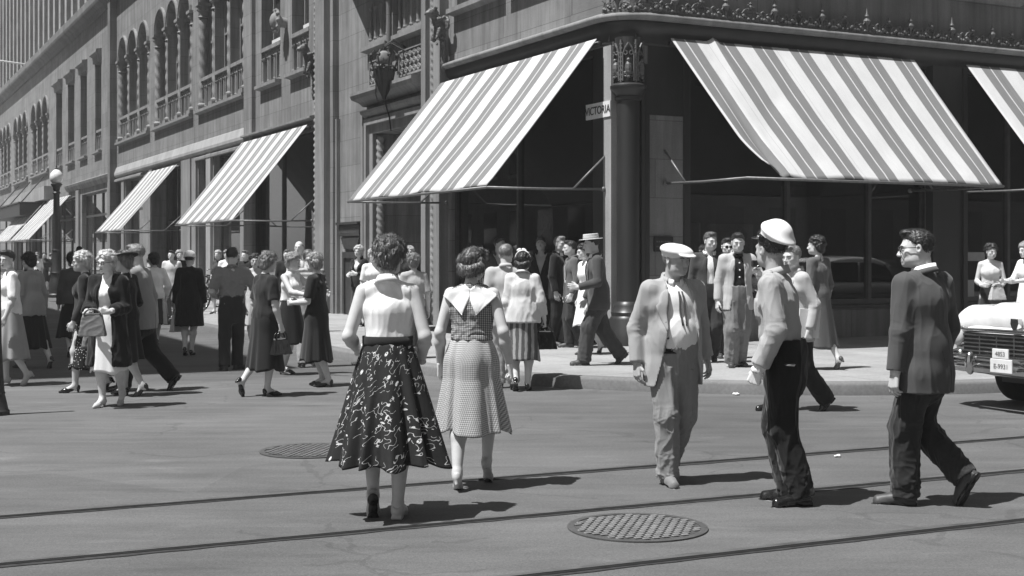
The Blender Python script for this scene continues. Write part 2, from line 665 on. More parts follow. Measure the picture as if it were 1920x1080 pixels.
@cached
def t_hair(style, h, seed):
    r = random.Random(seed * 31 + 5)
    g = Grid((-.16, -.19, -.17), (.16, .16, .19), h)
    amp, fr = .004, (60, 30, 60)
    if style == 'short_m':
        g.ell((0, -.018, .036), (.083, .1, .088), .01)
        g.ell((0, .05, .1), (.05, .045, .022), .03)
        keepf(g, .012, .72, .85)
        for sx in (-1, 1): g.ell((sx * .085, -.002, -.014), (.022, .026, .04), .006, op='sub')
        g.ell((0, .085, -.03), (.07, .05, .095), .01, op='sub')
        amp = .003
    elif style == 'bald':
        g.ell((0, -.02, .02), (.083, .1, .08), .01)
        g.ell((0, .03, .1), (.07, .12, .06), .02, op='sub')
        keepf(g, .01, .9, .75)
        for sx in (-1, 1): g.ell((sx * .085, -.002, -.014), (.022, .026, .04), .006, op='sub')
        amp = .002
    elif style == 'perm':
        g.ell((0, -.022, .036), (.09, .104, .094), .01)
        g.ell((0, -.075, -.04), (.075, .045, .06), .04)
        for i in range(150):
            a = r.uniform(0, 2 * math.pi); b = r.uniform(-.6, 1.3)
            d = np.array([math.cos(a) * math.cos(b), math.sin(a) * math.cos(b), math.sin(b)])
            p = np.array([0, -.022, .036]) + d * np.array([.087, .1, .09])
            rr = r.uniform(.009, .018)
            g.ell(p, (rr * 1.5, rr * 1.5, rr), .008, rot=rotm(0, r.uniform(-60, 60), r.uniform(0, 180)))
        g.ell((0, .1, -.04), (.061, .062, .1), .012, op='sub')
        g.fn(lambda X, Y, Z: np.maximum(Z - (.02 + .45 * Y), -Y - .01) + 0 * X, (-1, -1, -1), (1, 1, 1), .02)
        amp, fr = .0045, (34, 34, 75)
    elif style == 'wave':
        g.ell((0, -.026, .04), (.092, .106, .094), .01)
        g.ell((0, -.08, -.04), (.07, .04, .055), .04)
        for k, (y0, z0, rr) in enumerate(((-.005, .128, .022), (-.05, .118, .017), (-.085, .09, .016))):
            n = 11
            for i in range(n):
                a = -1.25 + 2.5 * i / (n - 1)
                p = (math.sin(a) * .094 + r.uniform(-.004, .004), y0 - .02 * math.cos(a * 2), z0 - (1 - math.cos(a)) * .115)
                g.ell(p, (rr * 1.15, rr, rr * .85), .012)
        for i in range(34):
            a = r.uniform(math.pi, 2 * math.pi); b = r.uniform(-.6, .8)
            d = np.array([math.cos(a) * math.cos(b), math.sin(a) * math.cos(b), math.sin(b)])
            p = np.array([0, -.026, .036]) + d * np.array([.09, .104, .09])
            rr = r.uniform(.013, .021)
            g.ell(p, (rr * 1.5, rr, rr * .9), .01, rot=rotm(0, r.uniform(-50, 50), 0))
        g.ell((0, .1, -.04), (.064, .07, .1), .012, op='sub')
        g.fn(lambda X, Y, Z: np.maximum(Z - (.012 + .5 * Y), -Y - .01) + 0 * X, (-1, -1, -1), (1, 1, 1), .02)
        amp, fr = .005, (34, 34, 85)
    elif style == 'roll':
        g.ell((0, -.02, .036), (.084, .1, .086), .01)
        for k in range(2):
            n = 26
            for i in range(n):
                a = -1.95 + 3.9 * i / (n - 1)
                p = (math.sin(a) * .088, -.012 - math.cos(a) * .088, .006 - .05 * math.cos(a) + (.035 if abs(a) > 1.3 else 0) - k * .03)
                rr = (.027 - .004 * k) * (.9 + .2 * r.random())
                g.ell(p, (rr, rr, rr), .012)
        for i in range(22):
            p = (.075 + r.uniform(-.03, .015), r.uniform(-.06, .05), r.uniform(.03, .105))
            rr = r.uniform(.012, .02); g.ell(p, (rr, rr, rr), .008)
        g.ell((0, .11, -.04), (.066, .07, .1), .012, op='sub')
        g.fn(lambda X, Y, Z: np.maximum(Z - (.0 + .5 * Y), -Y - .02) + 0 * X, (-1, -1, -1), (1, 1, 1), .02)
        amp, fr = .004, (40, 40, 70)
    V, Q = g.mesh()
    V = wrinkle(V, Q, amp, fr, seed, True)
    if h > .008: return V, Q
    if style == 'wave': V = V * np.array([.95, .96, .96])
    # loose locks: thin ribbons that follow the surface and stand a little off it
    N = vnormals(V, Q); rs = np.random.RandomState(seed + 3)
    m = {'short_m': 1500, 'bald': 500}.get(style, 3200)
    idx = rs.randint(0, len(V), m)
    P = V[idx]; n = N[idx]
    flow = np.stack([.25 * np.sign(P[:, 0]), np.where(P[:, 2] > .07, -.9, -.35), np.where(P[:, 2] > .07, -.2, -1.)], 1)
    flow = flow + .8 * np.stack([noise3(P * 22 + 5), noise3(P * 22 + 17), noise3(P * 22 + 29)], 1) * 2
    flow -= n * (flow * n).sum(1)[:, None]; flow /= np.linalg.norm(flow, axis=1)[:, None] + 1e-9
    L = rs.uniform(.018, .045, m) * (.55 if style in ('short_m', 'bald') else 1.)
    lift = np.abs(rs.normal(0, .0035, m)) + .0012
    side = np.cross(flow, n); wd = rs.uniform(.0009, .0018, m)
    rows = []
    for k in range(5):
        t = (L * k / 4)[:, None]
        c = P + flow * t - n * (t ** 2 / .19) + n * (lift * math.sin(math.pi * (.15 + .7 * k / 4)))[:, None]
        w = (wd * (1 - .8 * abs(k / 4 - .35)))[:, None]
        rows.append((c - side * w, c + side * w))
    RV = np.stack([x for pr in rows for x in pr], 1).reshape(-1, 3)
    base = (np.arange(m) * 10)[:, None]
    RQ = np.concatenate([base + np.array([[2 * k, 2 * k + 1, 2 * k + 3, 2 * k + 2]]) for k in range(4)])
    return merge([(V, Q), (RV, RQ)])


@cached
def t_hand(pose, h):
    curl = {'relaxed': (22, 32, 22), 'grip': (62, 75, 50), 'flat': (8, 10, 8), 'fist': (80, 90, 60), 'point': (15, 20, 10)}[pose]
    g = Grid((-.095, -.05, -.11), (.07, .215, .06), h)
    xs = (-.031, -.0105, .0105, .03); ln = (.07, .079, .073, .057)
    fin = h > .0055
    for i in range(4):
        kx = xs[i]; kn = np.array([kx, .088 - .004 * abs(i - 1), .0])
        g.cap((kx * .55, -.01, 0), kn, .0165, .0125, k=.012)
        a = 0.; p = kn; L = ln[i]
        sp = (i - 1.5) * .035
        for j, fr in enumerate((.46, .3, .24)):
            a += math.radians(curl[j] * (1 + .12 * (i - 1)))
            q = p + L * fr * np.array([sp, math.cos(a), -math.sin(a)])
            rr = .0098 - .0011 * j - (.001 if i == 3 else 0)
            g.cap(p, q, max(rr, h * 1.0), max(rr - .0008, h * .95), k=.003); p = q
    t0 = np.array([-.022, .018, -.008])
    if pose in ('grip', 'fist'):
        t1 = np.array([-.046, .052, -.03]); t2 = np.array([-.03, .078, -.05])
    else:
        t1 = np.array([-.053, .052, -.016]); t2 = np.array([-.06, .086, -.03])
    g.cap(t0, t1, .0145, .0115, k=.012); g.cap(t1, t2, .0108, .0088, k=.003)
    g.cap((0, -.045, 0), (0, .012, 0), .0215, .021, k=.014)
    return g.mesh()


@cached
def t_shoe(kind, h):
    g = Grid((-.08, -.22, -.02), (.08, .13, .14), h)
    if kind in ('man', 'flat'):
        g.cap((0, -.14, .045), (0, -.02, .032), .033, .036, k=.02)
        g.cap((0, -.03, .035), (.003, .06, .027), .04, .03, k=.02)
        g.cap((0, -.14, .045), (0, -.125, .085), .034, .034, k=.02)
        g.cap((0, -.125, .06), (0, -.06, .05), .036, .03, k=.02)
        g.box((0, -.135, .012), (.034, .04, .014), .004, .008)
        g.cap((0, -.09, .012), (0, .055, .012), .034, .038, k=.006, sy=1.)
        g.fn(lambda X, Y, Z: np.maximum(np.maximum(Z - .012 + 0 * X, Y + .085), -Y - .098), (-1, -.2, -1), (1, 0, .03), .004)
        g.fn(lambda X, Y, Z: np.maximum(np.abs(Y + .02) - .06, Z - .010) + 0 * X, (-1, -.09, -1), (1, .05, .02), .004)
    else:
        g.cap((0, -.145, .062), (0, -.06, .05), .026, .026, k=.02)
        g.cap((0, -.07, .045), (0, .0, .024), .028, .035, k=.02)
        g.cap((0, -.01, .024), (0, .06, .016), .034, .018, k=.02)
        g.cap((0, -.15, .06), (0, -.153, .075), .028, .026, k=.02)
        g.cap((0, -.158, .0), (0, -.15, .06), .011, .022, k=.012)
        g.ell((0, -.075, .1), (.025, .085, .04), .012, op='sub')
    if kind == 'flat': g.ell((0, -.09, .085), (.03, .08, .045), .012, op='sub')
    g.clip((0, 0, -1), .0)
    return g.mesh()


@cached
def t_hat(kind, h):
    g = Grid((-.24, -.25, -.08), (.24, .25, .27), h)
    a = None
    if kind == 'flatcap':
        g.ell((0, -.005, .082), (.112, .135, .05), .01, rot=rotm(-8))
        g.ell((0, -.02, .05), (.09, .105, .045), .02)
        g.ell((0, .115, .055), (.075, .045, .01), .012, rot=rotm(-14))
        g.clip((0, 0, -1), -.02)
    elif kind == 'police':
        g.ell((0, -.022, .112), (.113, .132, .034), .01, rot=rotm(14))
        g.cap((0, .0, .07), (0, -.008, .106), .09, .098, k=.025, sy=1.13)
        g.clip((0, -.12, -1), -.062)
    elif kind == 'policeband':
        g.cap((0, .0, .03), (0, -.002, .078), .0925, .0955, k=.004, sy=1.14, flat=True)
        g.ell((0, .115, .034), (.075, .055, .007), .008, rot=rotm(-24))
        g.clip((0, 0, -1), -.012)
    elif kind == 'boater':
        g.cap((0, 0, .06), (0, 0, .068), .15, .152, k=.004, sy=1.08, flat=True)
        g.cap((0, 0, .06), (0, 0, .135), .094, .092, k=.006, sy=1.12, flat=True)
    elif kind == 'band':
        g.cap((0, 0, .07), (0, 0, .095), .0965, .0965, k=.002, sy=1.12, flat=True)
    elif kind == 'cloche':
        g.ell((0, -.01, .045), (.1, .118, .095), .01)
        g.ell((0, -.01, .02), (.105, .122, .03), .02)
        g.clip((0, -.25, -1), -.0)
    elif kind == 'widebrim':
        g.ell((0, -.01, .058), (.19, .2, .012), .01, rot=rotm(-6, 8))
        g.ell((0, -.015, .085), (.088, .1, .055), .02)
    elif kind == 'fedora':
        g.ell((0, 0, .055), (.14, .155, .012), .01)
        g.cap((0, 0, .06), (0, -.005, .14), .09, .075, k=.02, sy=1.12)
        g.ell((0, 0, .17), (.02, .08, .03), .02, op='sub')
    elif kind == 'pillbox':
        g.cap((0, -.03, .095), (0, -.04, .135), .07, .065, k=.02, sy=1., flat=True)
    elif kind == 'bow':
        for sx in (-1, 1):
            g.ell((sx * .035 - .02, -.03, .145), (.035, .014, .018), .006, rot=rotm(0, sx * 25))
        n = 20
        for i in range(n):
            b = -1.45 + 2.9 * i / (n - 1)
            g.ell((math.sin(b) * .1, -.035, .03 + math.cos(b) * .105), (.011, .014, .008), .006)
    return g.mesh()


def cyl_between(a, b, n):
    return [np.array(a) + (np.array(b) - np.array(a)) * i / (n - 1) for i in range(n)]


# ------------------------------------------------------------------ skeleton
def ik(a, c, l1, l2, pole):
    a = np.array(a, float); c = np.array(c, float); pole = np.array(pole, float)
    d = c - a; L = np.linalg.norm(d); u = d / max(L, 1e-6)
    m = (l1 + l2) * .998
    if L > m: c = a + u * m; L = m
    x = (l1 * l1 - l2 * l2 + L * L) / (2 * L)
    hgt = math.sqrt(max(l1 * l1 - x * x, 0))
    pp = pole - u * (pole @ u); pp /= np.linalg.norm(pp) + 1e-9
    return a + u * x + pp * hgt, c


def rz2(v, deg):
    a = math.radians(deg); return np.array([v[0] * math.cos(a) - v[1] * math.sin(a), v[0] * math.sin(a) + v[1] * math.cos(a), v[2]])


def skeleton(s):
    H = s['H']; fem = s['sex'] == 'f'; k = H / 1.75; bw = s.get('bw', 1.)
    J = dict(H=H, k=k, fem=fem, bw=bw)
    heel = fem and not s.get('flat_shoes')
    sw = (.088 if fem else .103) * H * (1 + (bw - 1) * .5); hw = .05 * H
    ankles = {}; feet = {}
    for sd, sx in (('R', 1), ('L', -1)):
        f = s.get('foot' + sd, (sx * .085, 0, 0, -sx * 8))
        f = tuple(f) + (0,) * (5 - len(f))
        x, y, pit, yaw, lift = f
        Rm = rotm(0, 0, yaw) @ rotm(-pit)
        ball = np.array([x, y, lift])
        a = ball + Rm @ (np.array([0, -.12, .09 if not heel else .105]) * k)
        ankles[sd] = a; feet[sd] = (ball, Rm)
    LL = .466 * H
    hz = .525 * H
    for sd, sx in (('R', 1), ('L', -1)):
        a = ankles[sd]; hor = (a[0] - sx * hw) ** 2 + a[1] ** 2
        hz = min(hz, a[2] + math.sqrt(max(LL * LL * .985 - hor, .2)))
    J['hz'] = hz; J['hip'] = np.array([0, 0, hz])
    J['feet'] = feet
    for sd, sx in (('R', 1), ('L', -1)):
        hp = np.array([sx * hw, 0, hz]); kp = np.array([sx * .1, 1, 0.])
        kn, an = ik(hp, ankles[sd], .234 * H, .233 * H, kp)
        J['hip' + sd] = hp; J['kn' + sd] = kn; J['an' + sd] = an
    lx, ly = s.get('lean', (0, .01))
    nb = np.array([lx, ly, hz + .315 * H]); J['nb'] = nb
    J['wa'] = np.array([lx * .35, ly * .35, hz + .1 * H]); J['ch'] = np.array([lx * .7, ly * .7, hz + .205 * H])
    tw = s.get('twist', 0); J['tw'] = tw
    for sd, sx in (('R', 1), ('L', -1)):
        sh = nb + rz2(np.array([sx * sw, -.005, -.03 * H]), tw); J['sh' + sd] = sh
        ar = np.array(s.get('arm' + sd, (.042 if fem else .03, .02, -.31)), float)      # outward, forward, up in units of H
        w = sh + rz2(np.array([sx * ar[0], ar[1], ar[2]]) * H, tw)
        pole = s.get('pole' + sd, (.35, -1, -.15)); pole = rz2(np.array([sx * pole[0], pole[1], pole[2]]), tw)
        el, w = ik(sh, w, .168 * H, .15 * H, pole)
        J['el' + sd] = el; J['wr' + sd] = w
        fd = w - el; fd /= np.linalg.norm(fd)
        hd = s.get('hdir' + sd)
        if hd is not None:
            hd = rz2(np.array([sx * hd[0], hd[1], hd[2]], float), tw); hd /= np.linalg.norm(hd); fd = hd
        pm = s.get('palm' + sd, (-1, -.15, 0)); pm = rz2(np.array([sx * pm[0], pm[1], pm[2]], float), tw)
        zl = -(pm - fd * (pm @ fd)); zl /= np.linalg.norm(zl) + 1e-9
        xl = np.cross(fd, zl)
        J['hand' + sd] = (w, np.stack([xl, fd, zl], 1))
        J['grip' + sd] = w + fd * .075 * k - zl * .03 * k
    yw, pt, rl = s.get('head', (0, 0, 0))
    Rh = rotm(0, 0, yw + tw * .3) @ rotm(-pt, rl)
    pv = nb + np.array([0, .012, .03 * H]); J['Rh'] = Rh
    J['hc'] = pv + Rh @ np.array([0, .022 * k, .066 * H])
    return J


def dims(J):
    H, bw, fem = J['H'], J['bw'], J['fem']
    if fem: return dict(hip=.088 * H * bw, hd=.74, wa=.066 * H * bw, wd=.8, ch=.08 * H * bw, cd=.74, arm=(.0265, .022, .0225, .0155))
    return dict(hip=.084 * H * bw, hd=.74, wa=.08 * H * bw, wd=.74, ch=.096 * H * bw, cd=.66, arm=(.031, .026, .026, .018))


def bounds(J, keys, m):
    P = np.array([J[k] for k in keys]); return P.min(0) - m, P.max(0) + m


def torso(g, J, inf, low=True):
    H = J['H']; D = dims(J); fem = J['fem']; nb, ch, wa, hp = J['nb'], J['ch'], J['wa'], J['hip']
    tk = J.get('tuck', 0.)
    if low: g.cap(hp + [0, -.008, -.035 * H], hp + [0, -.004, .035 * H], D['hip'] + inf - tk, D['hip'] * .97 + inf - tk, k=.03, sy=D['hd'])
    g.cap(hp + [0, 0, .05 * H], wa, D['hip'] * .9 + inf - tk, D['wa'] + inf, k=.03, sy=D['wd'])
    g.cap(wa, ch, D['wa'] + inf, D['ch'] + inf, k=.03, sy=D['cd'])
    u = rz2(np.array([1., 0, 0]), J['tw'])
    sr = (.025 if fem else .03) * H
    g.cap(J['shL'] + u * .02 + [0, -.0, -.012 * H], J['shR'] - u * .02 + [0, -.0, -.012 * H], sr + inf * .55, k=.03)
    g.cap(J['shL'] + u * .035 + [0, 0, -.06 * H], J['shR'] - u * .035 + [0, 0, -.06 * H], sr * 1.25 + inf * .6, k=.03)
    for sd, q in (('L', 1), ('R', -1)):
        g.cap(nb + [0, -.012, -.004 * H], J['sh' + sd] + u * q * .03 + [0, -.006, .004 * H], .025 * H + inf * .35, .022 * H + inf * .5, k=.022)
    if fem:
        g.ell(ch + rz2(np.array([0, .036 * H, -.002 * H]), J['tw']), (.066 * H + inf, .03 * H + inf, .034 * H + inf), .05)
    if J.get('belly'):
        g.ell(wa + [0, .035 * H, -.0 * H], (.08 * H + inf, .06 * H + inf, .095 * H), .06)


def body_mesh(s, J, h, hl, hh):
    H = J['H']; D = dims(J); k = J['k']
    parts = []
    lo, hi = bounds(J, ['nb', 'shL', 'shR', 'elL', 'elR', 'wrL', 'wrR', 'anL', 'anR', 'knL', 'knR', 'hip'], .16)
    lo[2] = min(lo[2], -.02); hi[2] = J['nb'][2] + .16
    lo[2] = max(lo[2], min(J['feet']['L'][0][2], J['feet']['R'][0][2]) - .03)
    g = Grid(lo, hi, h)
    torso(g, J, -.004)
    nk = .043 if J['fem'] else .053
    g.cap(J['nb'] + [0, -.015, -.03], J['hc'] + J['Rh'] @ np.array([0, -.035, -.07]) * k, nk * 1.1 * k, nk * k, k=.03)
    a = D['arm']
    for sd in 'RL':
        g.cap(J['sh' + sd], J['el' + sd], a[0] * H, a[1] * H, k=.03)
        mid = J['el' + sd] * .7 + J['wr' + sd] * .3
        g.cap(J['el' + sd], mid, a[1] * H, a[2] * H * 1.03, k=.02); g.cap(mid, J['wr' + sd], a[2] * H * 1.03, a[3] * H, k=.02)
        lw = 1. if J['fem'] else .8
        g.cap(J['hip' + sd] + [0, 0, -.02 * H], J['kn' + sd], .05 * H * lw, .033 * H * lw, k=.04)
        calf = J['kn' + sd] * .68 + J['an' + sd] * .32
        back = np.array([0, -.012, 0]) * k
        g.cap(J['kn' + sd], calf + back, .031 * H * lw, .033 * H * lw, k=.03); g.cap(calf + back, J['an' + sd], .033 * H * lw, .0195 * H, k=.03)
        ball, Rm = J['feet'][sd]
        g.cap(J['an' + sd], ball + Rm @ np.array([0, -.13, .05]) * k, .02 * H, .017 * H, k=.02)
        g.cap(J['an' + sd] + Rm @ np.array([0, .01, -.025]) * k, ball + Rm @ np.array([0, 0, .028]) * k, .02 * H, .016 * H, k=.02)
    parts.append(g.mesh())
    V, Q = t_head(J['fem'], hl)
    parts.append((V @ (J['Rh'].T * k * .99) + J['hc'], Q))
    for sd in 'RL':
        V, Q = t_hand(s.get('hand' + sd, 'relaxed'), hh)
        V = V.copy()
        if sd == 'L': V[:, 0] *= -1; Q = Q[:, ::-1]
        w, Bm = J['hand' + sd]
        if sd == 'L': pass
        ks = k * (.93 if J['fem'] else 1.)
        parts.append((V @ (Bm.T * ks) + w, Q))
    return merge(parts)


def upper(s, J, h, inf=.012, hem=None, sleeve=1., sinf=.012, tuck=0., cut=None, flare=0., seed=0, amp=.005, freq=(10, 10, 3.2), sub=None, neckcut=None, cuff=None):
    """A garment for the upper body: torso shell with sleeves. Returns grid and mesh."""
    H = J['H']; D = dims(J); a = D['arm']
    hem = J['hz'] + .05 * H if hem is None else hem
    ks = ['nb', 'shL', 'shR', 'ch', 'hip'] + (['elL', 'elR'] if sleeve > 0 else []) + (['wrL', 'wrR'] if sleeve > .5 else [])
    lo, hi = bounds(J, ks, .17)
    lo[2] = min(lo[2], hem - .04) if sleeve <= .5 else min(lo[2], hem - .04); hi[2] = J['nb'][2] + .1
    for i in (0, 1):
        lo[i] = min(lo[i], J['hip'][i] - D['hip'] - inf - flare - .05); hi[i] = max(hi[i], J['hip'][i] + D['hip'] + inf + flare + .05)
    g = Grid(lo, hi, h)
    J['tuck'] = tuck
    torso(g, J, inf, low=True)
    J['tuck'] = 0.
    if hem < J['hz'] - .03 * H:
        g.cap(J['hip'] + [0, -.004, .06 * H], np.array([J['hip'][0], J['hip'][1] - .004, hem - .02]), D['hip'] + inf, D['hip'] + inf + flare, k=.03, sy=D['hd'], flat=False)
    if hem < J['hz'] - .03 * H and flare < .06:
        for sd in 'RL':
            q = J['hip' + sd] + (J['kn' + sd] - J['hip' + sd]) * .55
            g.cap(J['hip' + sd] + [0, 0, -.03 * H], q, .053 * H + inf * .9, .05 * H + inf * .9, k=.04)
    g.clip((0, 0, -1), -hem)
    body = g.d.copy()
    if sleeve > 0:
        for sd in 'RL':
            sh, el, wr = J['sh' + sd], J['el' + sd], J['wr' + sd]
            ua, fa = (el - sh) / np.linalg.norm(el - sh), (wr - el) / np.linalg.norm(wr - el)
            rs, re_, rw = a[0] * H + sinf, a[1] * H + sinf, (a[3] * H * .6 + a[2] * H * .4) + sinf * (cuff or .9)
            if sleeve <= .5:
                e = sh + (el - sh) * (sleeve / .5)
                g2 = Grid(np.minimum(sh, e) - .13, np.maximum(sh, e) + .13, h)
                g2.cap(sh, e + ua * .03, rs, rs + .006, k=.01)
                g2.cap(e, e + ua * .14, .12, k=.003, flat=True, op='sub')
            else:
                e = el + (wr - el) * ((sleeve - .5) / .5)
                g2 = Grid(np.minimum(np.minimum(sh, e), el) - .13, np.maximum(np.maximum(sh, e), el) + .13, h)
                g2.cap(sh, el, rs, re_, k=.02); g2.cap(el, e + fa * .02, re_, rw, k=.02)
                g2.cap(e, e + fa * .12, .1, k=.003, flat=True, op='sub')
            # join the sleeve grid into the torso grid
            ix = [np.clip(np.round((g.ax[i] - g2.lo[i]) / h).astype(int), -1, g2.d.shape[i]) for i in range(3)]
            ok = [(ix[i] >= 0) & (ix[i] < g2.d.shape[i]) for i in range(3)]
            fr_ = [float(((g.ax[i][ok[i]][0] - g2.lo[i]) / h) % 1) if ok[i].any() else 0 for i in range(3)]
            q = tuple(slice(int(np.argmax(ok[i])), int(np.argmax(ok[i]) + ok[i].sum())) for i in range(3))
            sub2 = g2.d[ix[0][ok[0]]][:, ix[1][ok[1]]][:, :, ix[2][ok[2]]]
            g.put(q, sub2, .03, 'add')
    if sub: sub(g)
    if neckcut:
        g.ell(J['nb'] + np.array(neckcut[0]), neckcut[1], .01, op='sub')
    V, Q = g.mesh()
    V = wrinkle(V, Q, amp, freq, seed)
    if sleeve > .5:          # creases across the inside of the elbows
        w = lambda P: sum(np.exp(-(np.linalg.norm(P - J['el' + sd], axis=1) / .085) ** 2) for sd in 'RL')
        V = wrinkle(V, Q, .0042, (6, 6, 14), seed + 4, True, w)
    return g, (V, Q)


def trousers(s, J, h, inf=.014, seed=0, top=None, amp=.007, wide=1.):
    H = J['H']; D = dims(J)
    top = J['hz'] + .09 * H if top is None else top
    lo, hi = bounds(J, ['hip', 'knL', 'knR', 'anL', 'anR'], .15)
    lo[2] = min(J['anL'][2], J['anR'][2]) - .12; hi[2] = top + .05
    g = Grid(lo, hi, h)
    hp = J['hip']
    g.cap(hp + [0, -.01, -.045 * H], hp + [0, -.004, .035 * H], D['hip'] + inf, D['hip'] + inf, k=.04, sy=.78)
    g.cap(hp + [0, 0, .02 * H], J['wa'] + [0, 0, .03], D['hip'] + inf, D['wa'] + inf + .006, k=.04, sy=.78)
    if J.get('belly'): g.ell(J['wa'] + [0, .03 * H, -.03 * H], (.08 * H, .055 * H, .08 * H), .06)
    cuts = []
    for sd in 'RL':
        hj, kn, an = J['hip' + sd], J['kn' + sd], J['an' + sd]
        g.cap(hj + [0, 0, -.03 * H], kn, .051 * H + inf, (.0405 * wide) * H + inf * .6, k=.03)
        ball, Rm = J['feet'][sd]
        dn = (an - kn); dn /= np.linalg.norm(dn)
        end = an + dn * .035 + Rm @ np.array([0, .018, 0])
        g.cap(kn, end + dn * .03, (.0405 * wide) * H + inf * .6, (.0385 * wide) * H + inf * .3, k=.03)
        cuts.append((end, dn))
    for end, dn in cuts:
        g.cap(end, end + dn * .16, .092, k=.003, flat=True, op='sub')
    g.clip((0, 0, 1), top)
    V, Q = g.mesh()
    zk = J['hz']
    V = wrinkle(V, Q, amp, (11, 11, 3.4), seed + 3)
    # bunching above the shoe
    w = lambda P: np.clip((.36 - P[:, 2]) / .3, 0, 1) + .35 * np.exp(-((P[:, 2] - J['knL'][2]) / .09) ** 2)
    V = wrinkle(V, Q, amp * .9, (7, 7, 15), seed + 9, True, w)
    for sd in 'RL':          # pressed crease down the front of each leg
        for a_, b_ in ((J['hip' + sd] - [0, 0, .08], J['kn' + sd]), (J['kn' + sd], J['an' + sd])):
            d_ = b_ - a_; t_ = ((V - a_) @ d_) / (d_ @ d_)
            c_ = V - (a_ + t_[:, None] * d_)
            m_ = (t_ > -.02) & (t_ < 1.02) & (c_[:, 1] > 0) & (np.abs(c_[:, 0]) < .06)
            V[:, 1] += m_ * .008 * np.exp(-(c_[:, 0] / .013) ** 2)
    return g, (V, Q)


def skirt(J, z0, z1, r0, r1, sy0=.8, sy1=.85, folds=9, amp=.1, seed=0, n=120, m=36, sway=(0, 0), hipr=None, tilt=0., c0=None, hang=1.3, fold0=.12, sharp=.0, yaw=0):
    """A skirt as one draped sheet, waist to hem, with an inner face and a hem."""
    r = random.Random(seed)
    c0 = J['wa'][:2] if c0 is None else c0
    H = J['H']
    th = np.linspace(0, 2 * np.pi, n, endpoint=False)
    ph = [r.uniform(0, 6.28) for _ in range(4)]
    fold = np.zeros(n)
    tt = th + .22 * np.sin(th * 2 + ph[1]) + .1 * np.sin(th * 3 + ph[2]) + .07 * np.sin(th * 5 + ph[3])
    md = .5 + .5 * np.sin(th * 3 + ph[3]) * np.sin(th * 2 + ph[1])
    fold = np.cos(tt * folds + ph[0]) * (.55 + .6 * md) + .35 * np.sin(th * 4 + ph[2])
    if sharp > 0: fold = np.sign(fold) * np.abs(fold) ** (1 - sharp)
    fine = .25 * np.cos(tt * folds * 2.3 + ph[2])
    rings = []
    uvs = []
    hipr = hipr or 0
    v = 0
    for i in range(m):
        t = i / (m - 1)
        z = z0 + (z1 - z0) * t
        R = r0 + (r1 - r0) * (t ** .85)
        if hipr:
            hz = J['hz'] - .02
            tz = (z0 - z) / max(z0 - hz, .05)
            if tz < 1: R = max(R, r0 + (hipr - r0) * math.sin(min(tz, 1) * math.pi / 2))
            else: R = max(R, hipr)
        sy = sy0 + (sy1 - sy0) * t
        A = amp * (fold0 + (1 - fold0) * t ** hang)
        rr = R * (1 + A * (fold + fine * t))
        tw = yaw * t
        x = c0[0] + sway[0] * t ** 1.3 + rr * np.cos(th + tw)
        y = c0[1] + sway[1] * t ** 1.3 + rr * sy * np.sin(th + tw)
        zz = np.full(n, z) + t * tilt * np.sin(th) + t ** 2 * .012 * np.cos(tt * folds * .5 + ph[1]) - .01 * t * fold
        rings.append(np.stack([x, y, zz], 1))
        uvs.append(np.stack([th * (.55 * r1 + .45 * R), np.full(n, -t * abs(z1 - z0))], 1))
    R_ = np.array(rings)
    V, Q = ring_loft(R_)
    cen = R_.mean(1, keepdims=True)
    inn = cen + (R_ - cen) * (1 - .008 / max(r1, .1)); inn[..., 2] = R_[..., 2] + .003
    V2, Q2 = ring_loft(inn)
    N = len(V)
    i = np.arange(n); i2 = (i + 1) % n; b = (m - 1) * n
    hemq = np.stack([b + i, b + i2, N + b + i2, N + b + i], 1)
    topq = np.stack([i2, i, N + i, N + i2], 1)
    Q = Q[:, ::-1]; hemq = hemq[:, ::-1]; topq = topq[:, ::-1]
    V = np.concatenate([V, V2]); Q = np.concatenate([Q, N + Q2, hemq, topq])
    uv = np.concatenate([np.concatenate(uvs)] * 2)
    return V, Q, uv


def collar(J, r0=.066, r1=.062, hgt=.045, tilt=.25, dz=.0, n=36, open_=0., thick=.005, dy=-.008):
    """A stand collar round the neck, higher behind."""
    k = J['k']; nb = J['nb']
    th = np.linspace(open_, 2 * np.pi - open_, n) + np.pi / 2
    rings = []
    prof = [(r0, 0.), (r1, hgt), (r1 + thick + .003, hgt + .002), (r0 + thick + .012, -.004)]
    for r, z in prof:
        x = nb[0] + r * k * np.cos(th); y = nb[1] + dy + r * k * 1.06 * np.sin(th)
        zz = nb[2] + dz + z * k - tilt * r * k * np.sin(th)
        rings.append(np.stack([x, y, zz], 1))
    V = np.concatenate(rings); Q = []
    m = len(prof)
    for i in range(m):
        i2 = (i + 1) % m
        for j in range(n - 1):
            Q.append([i * n + j, i * n + j + 1, i2 * n + j + 1, i2 * n + j])
    Q.append([0, n, 2 * n, 3 * n]); Q.append([n - 1, 4 * n - 1, 3 * n - 1, 2 * n - 1])
    return V, np.array(Q)[:, ::-1]


LOD = {0: (.006, .004, .004), 1: (.012, .006, .005), 2: (.02, .009, .008)}   # body voxel, head voxel, hand voxel


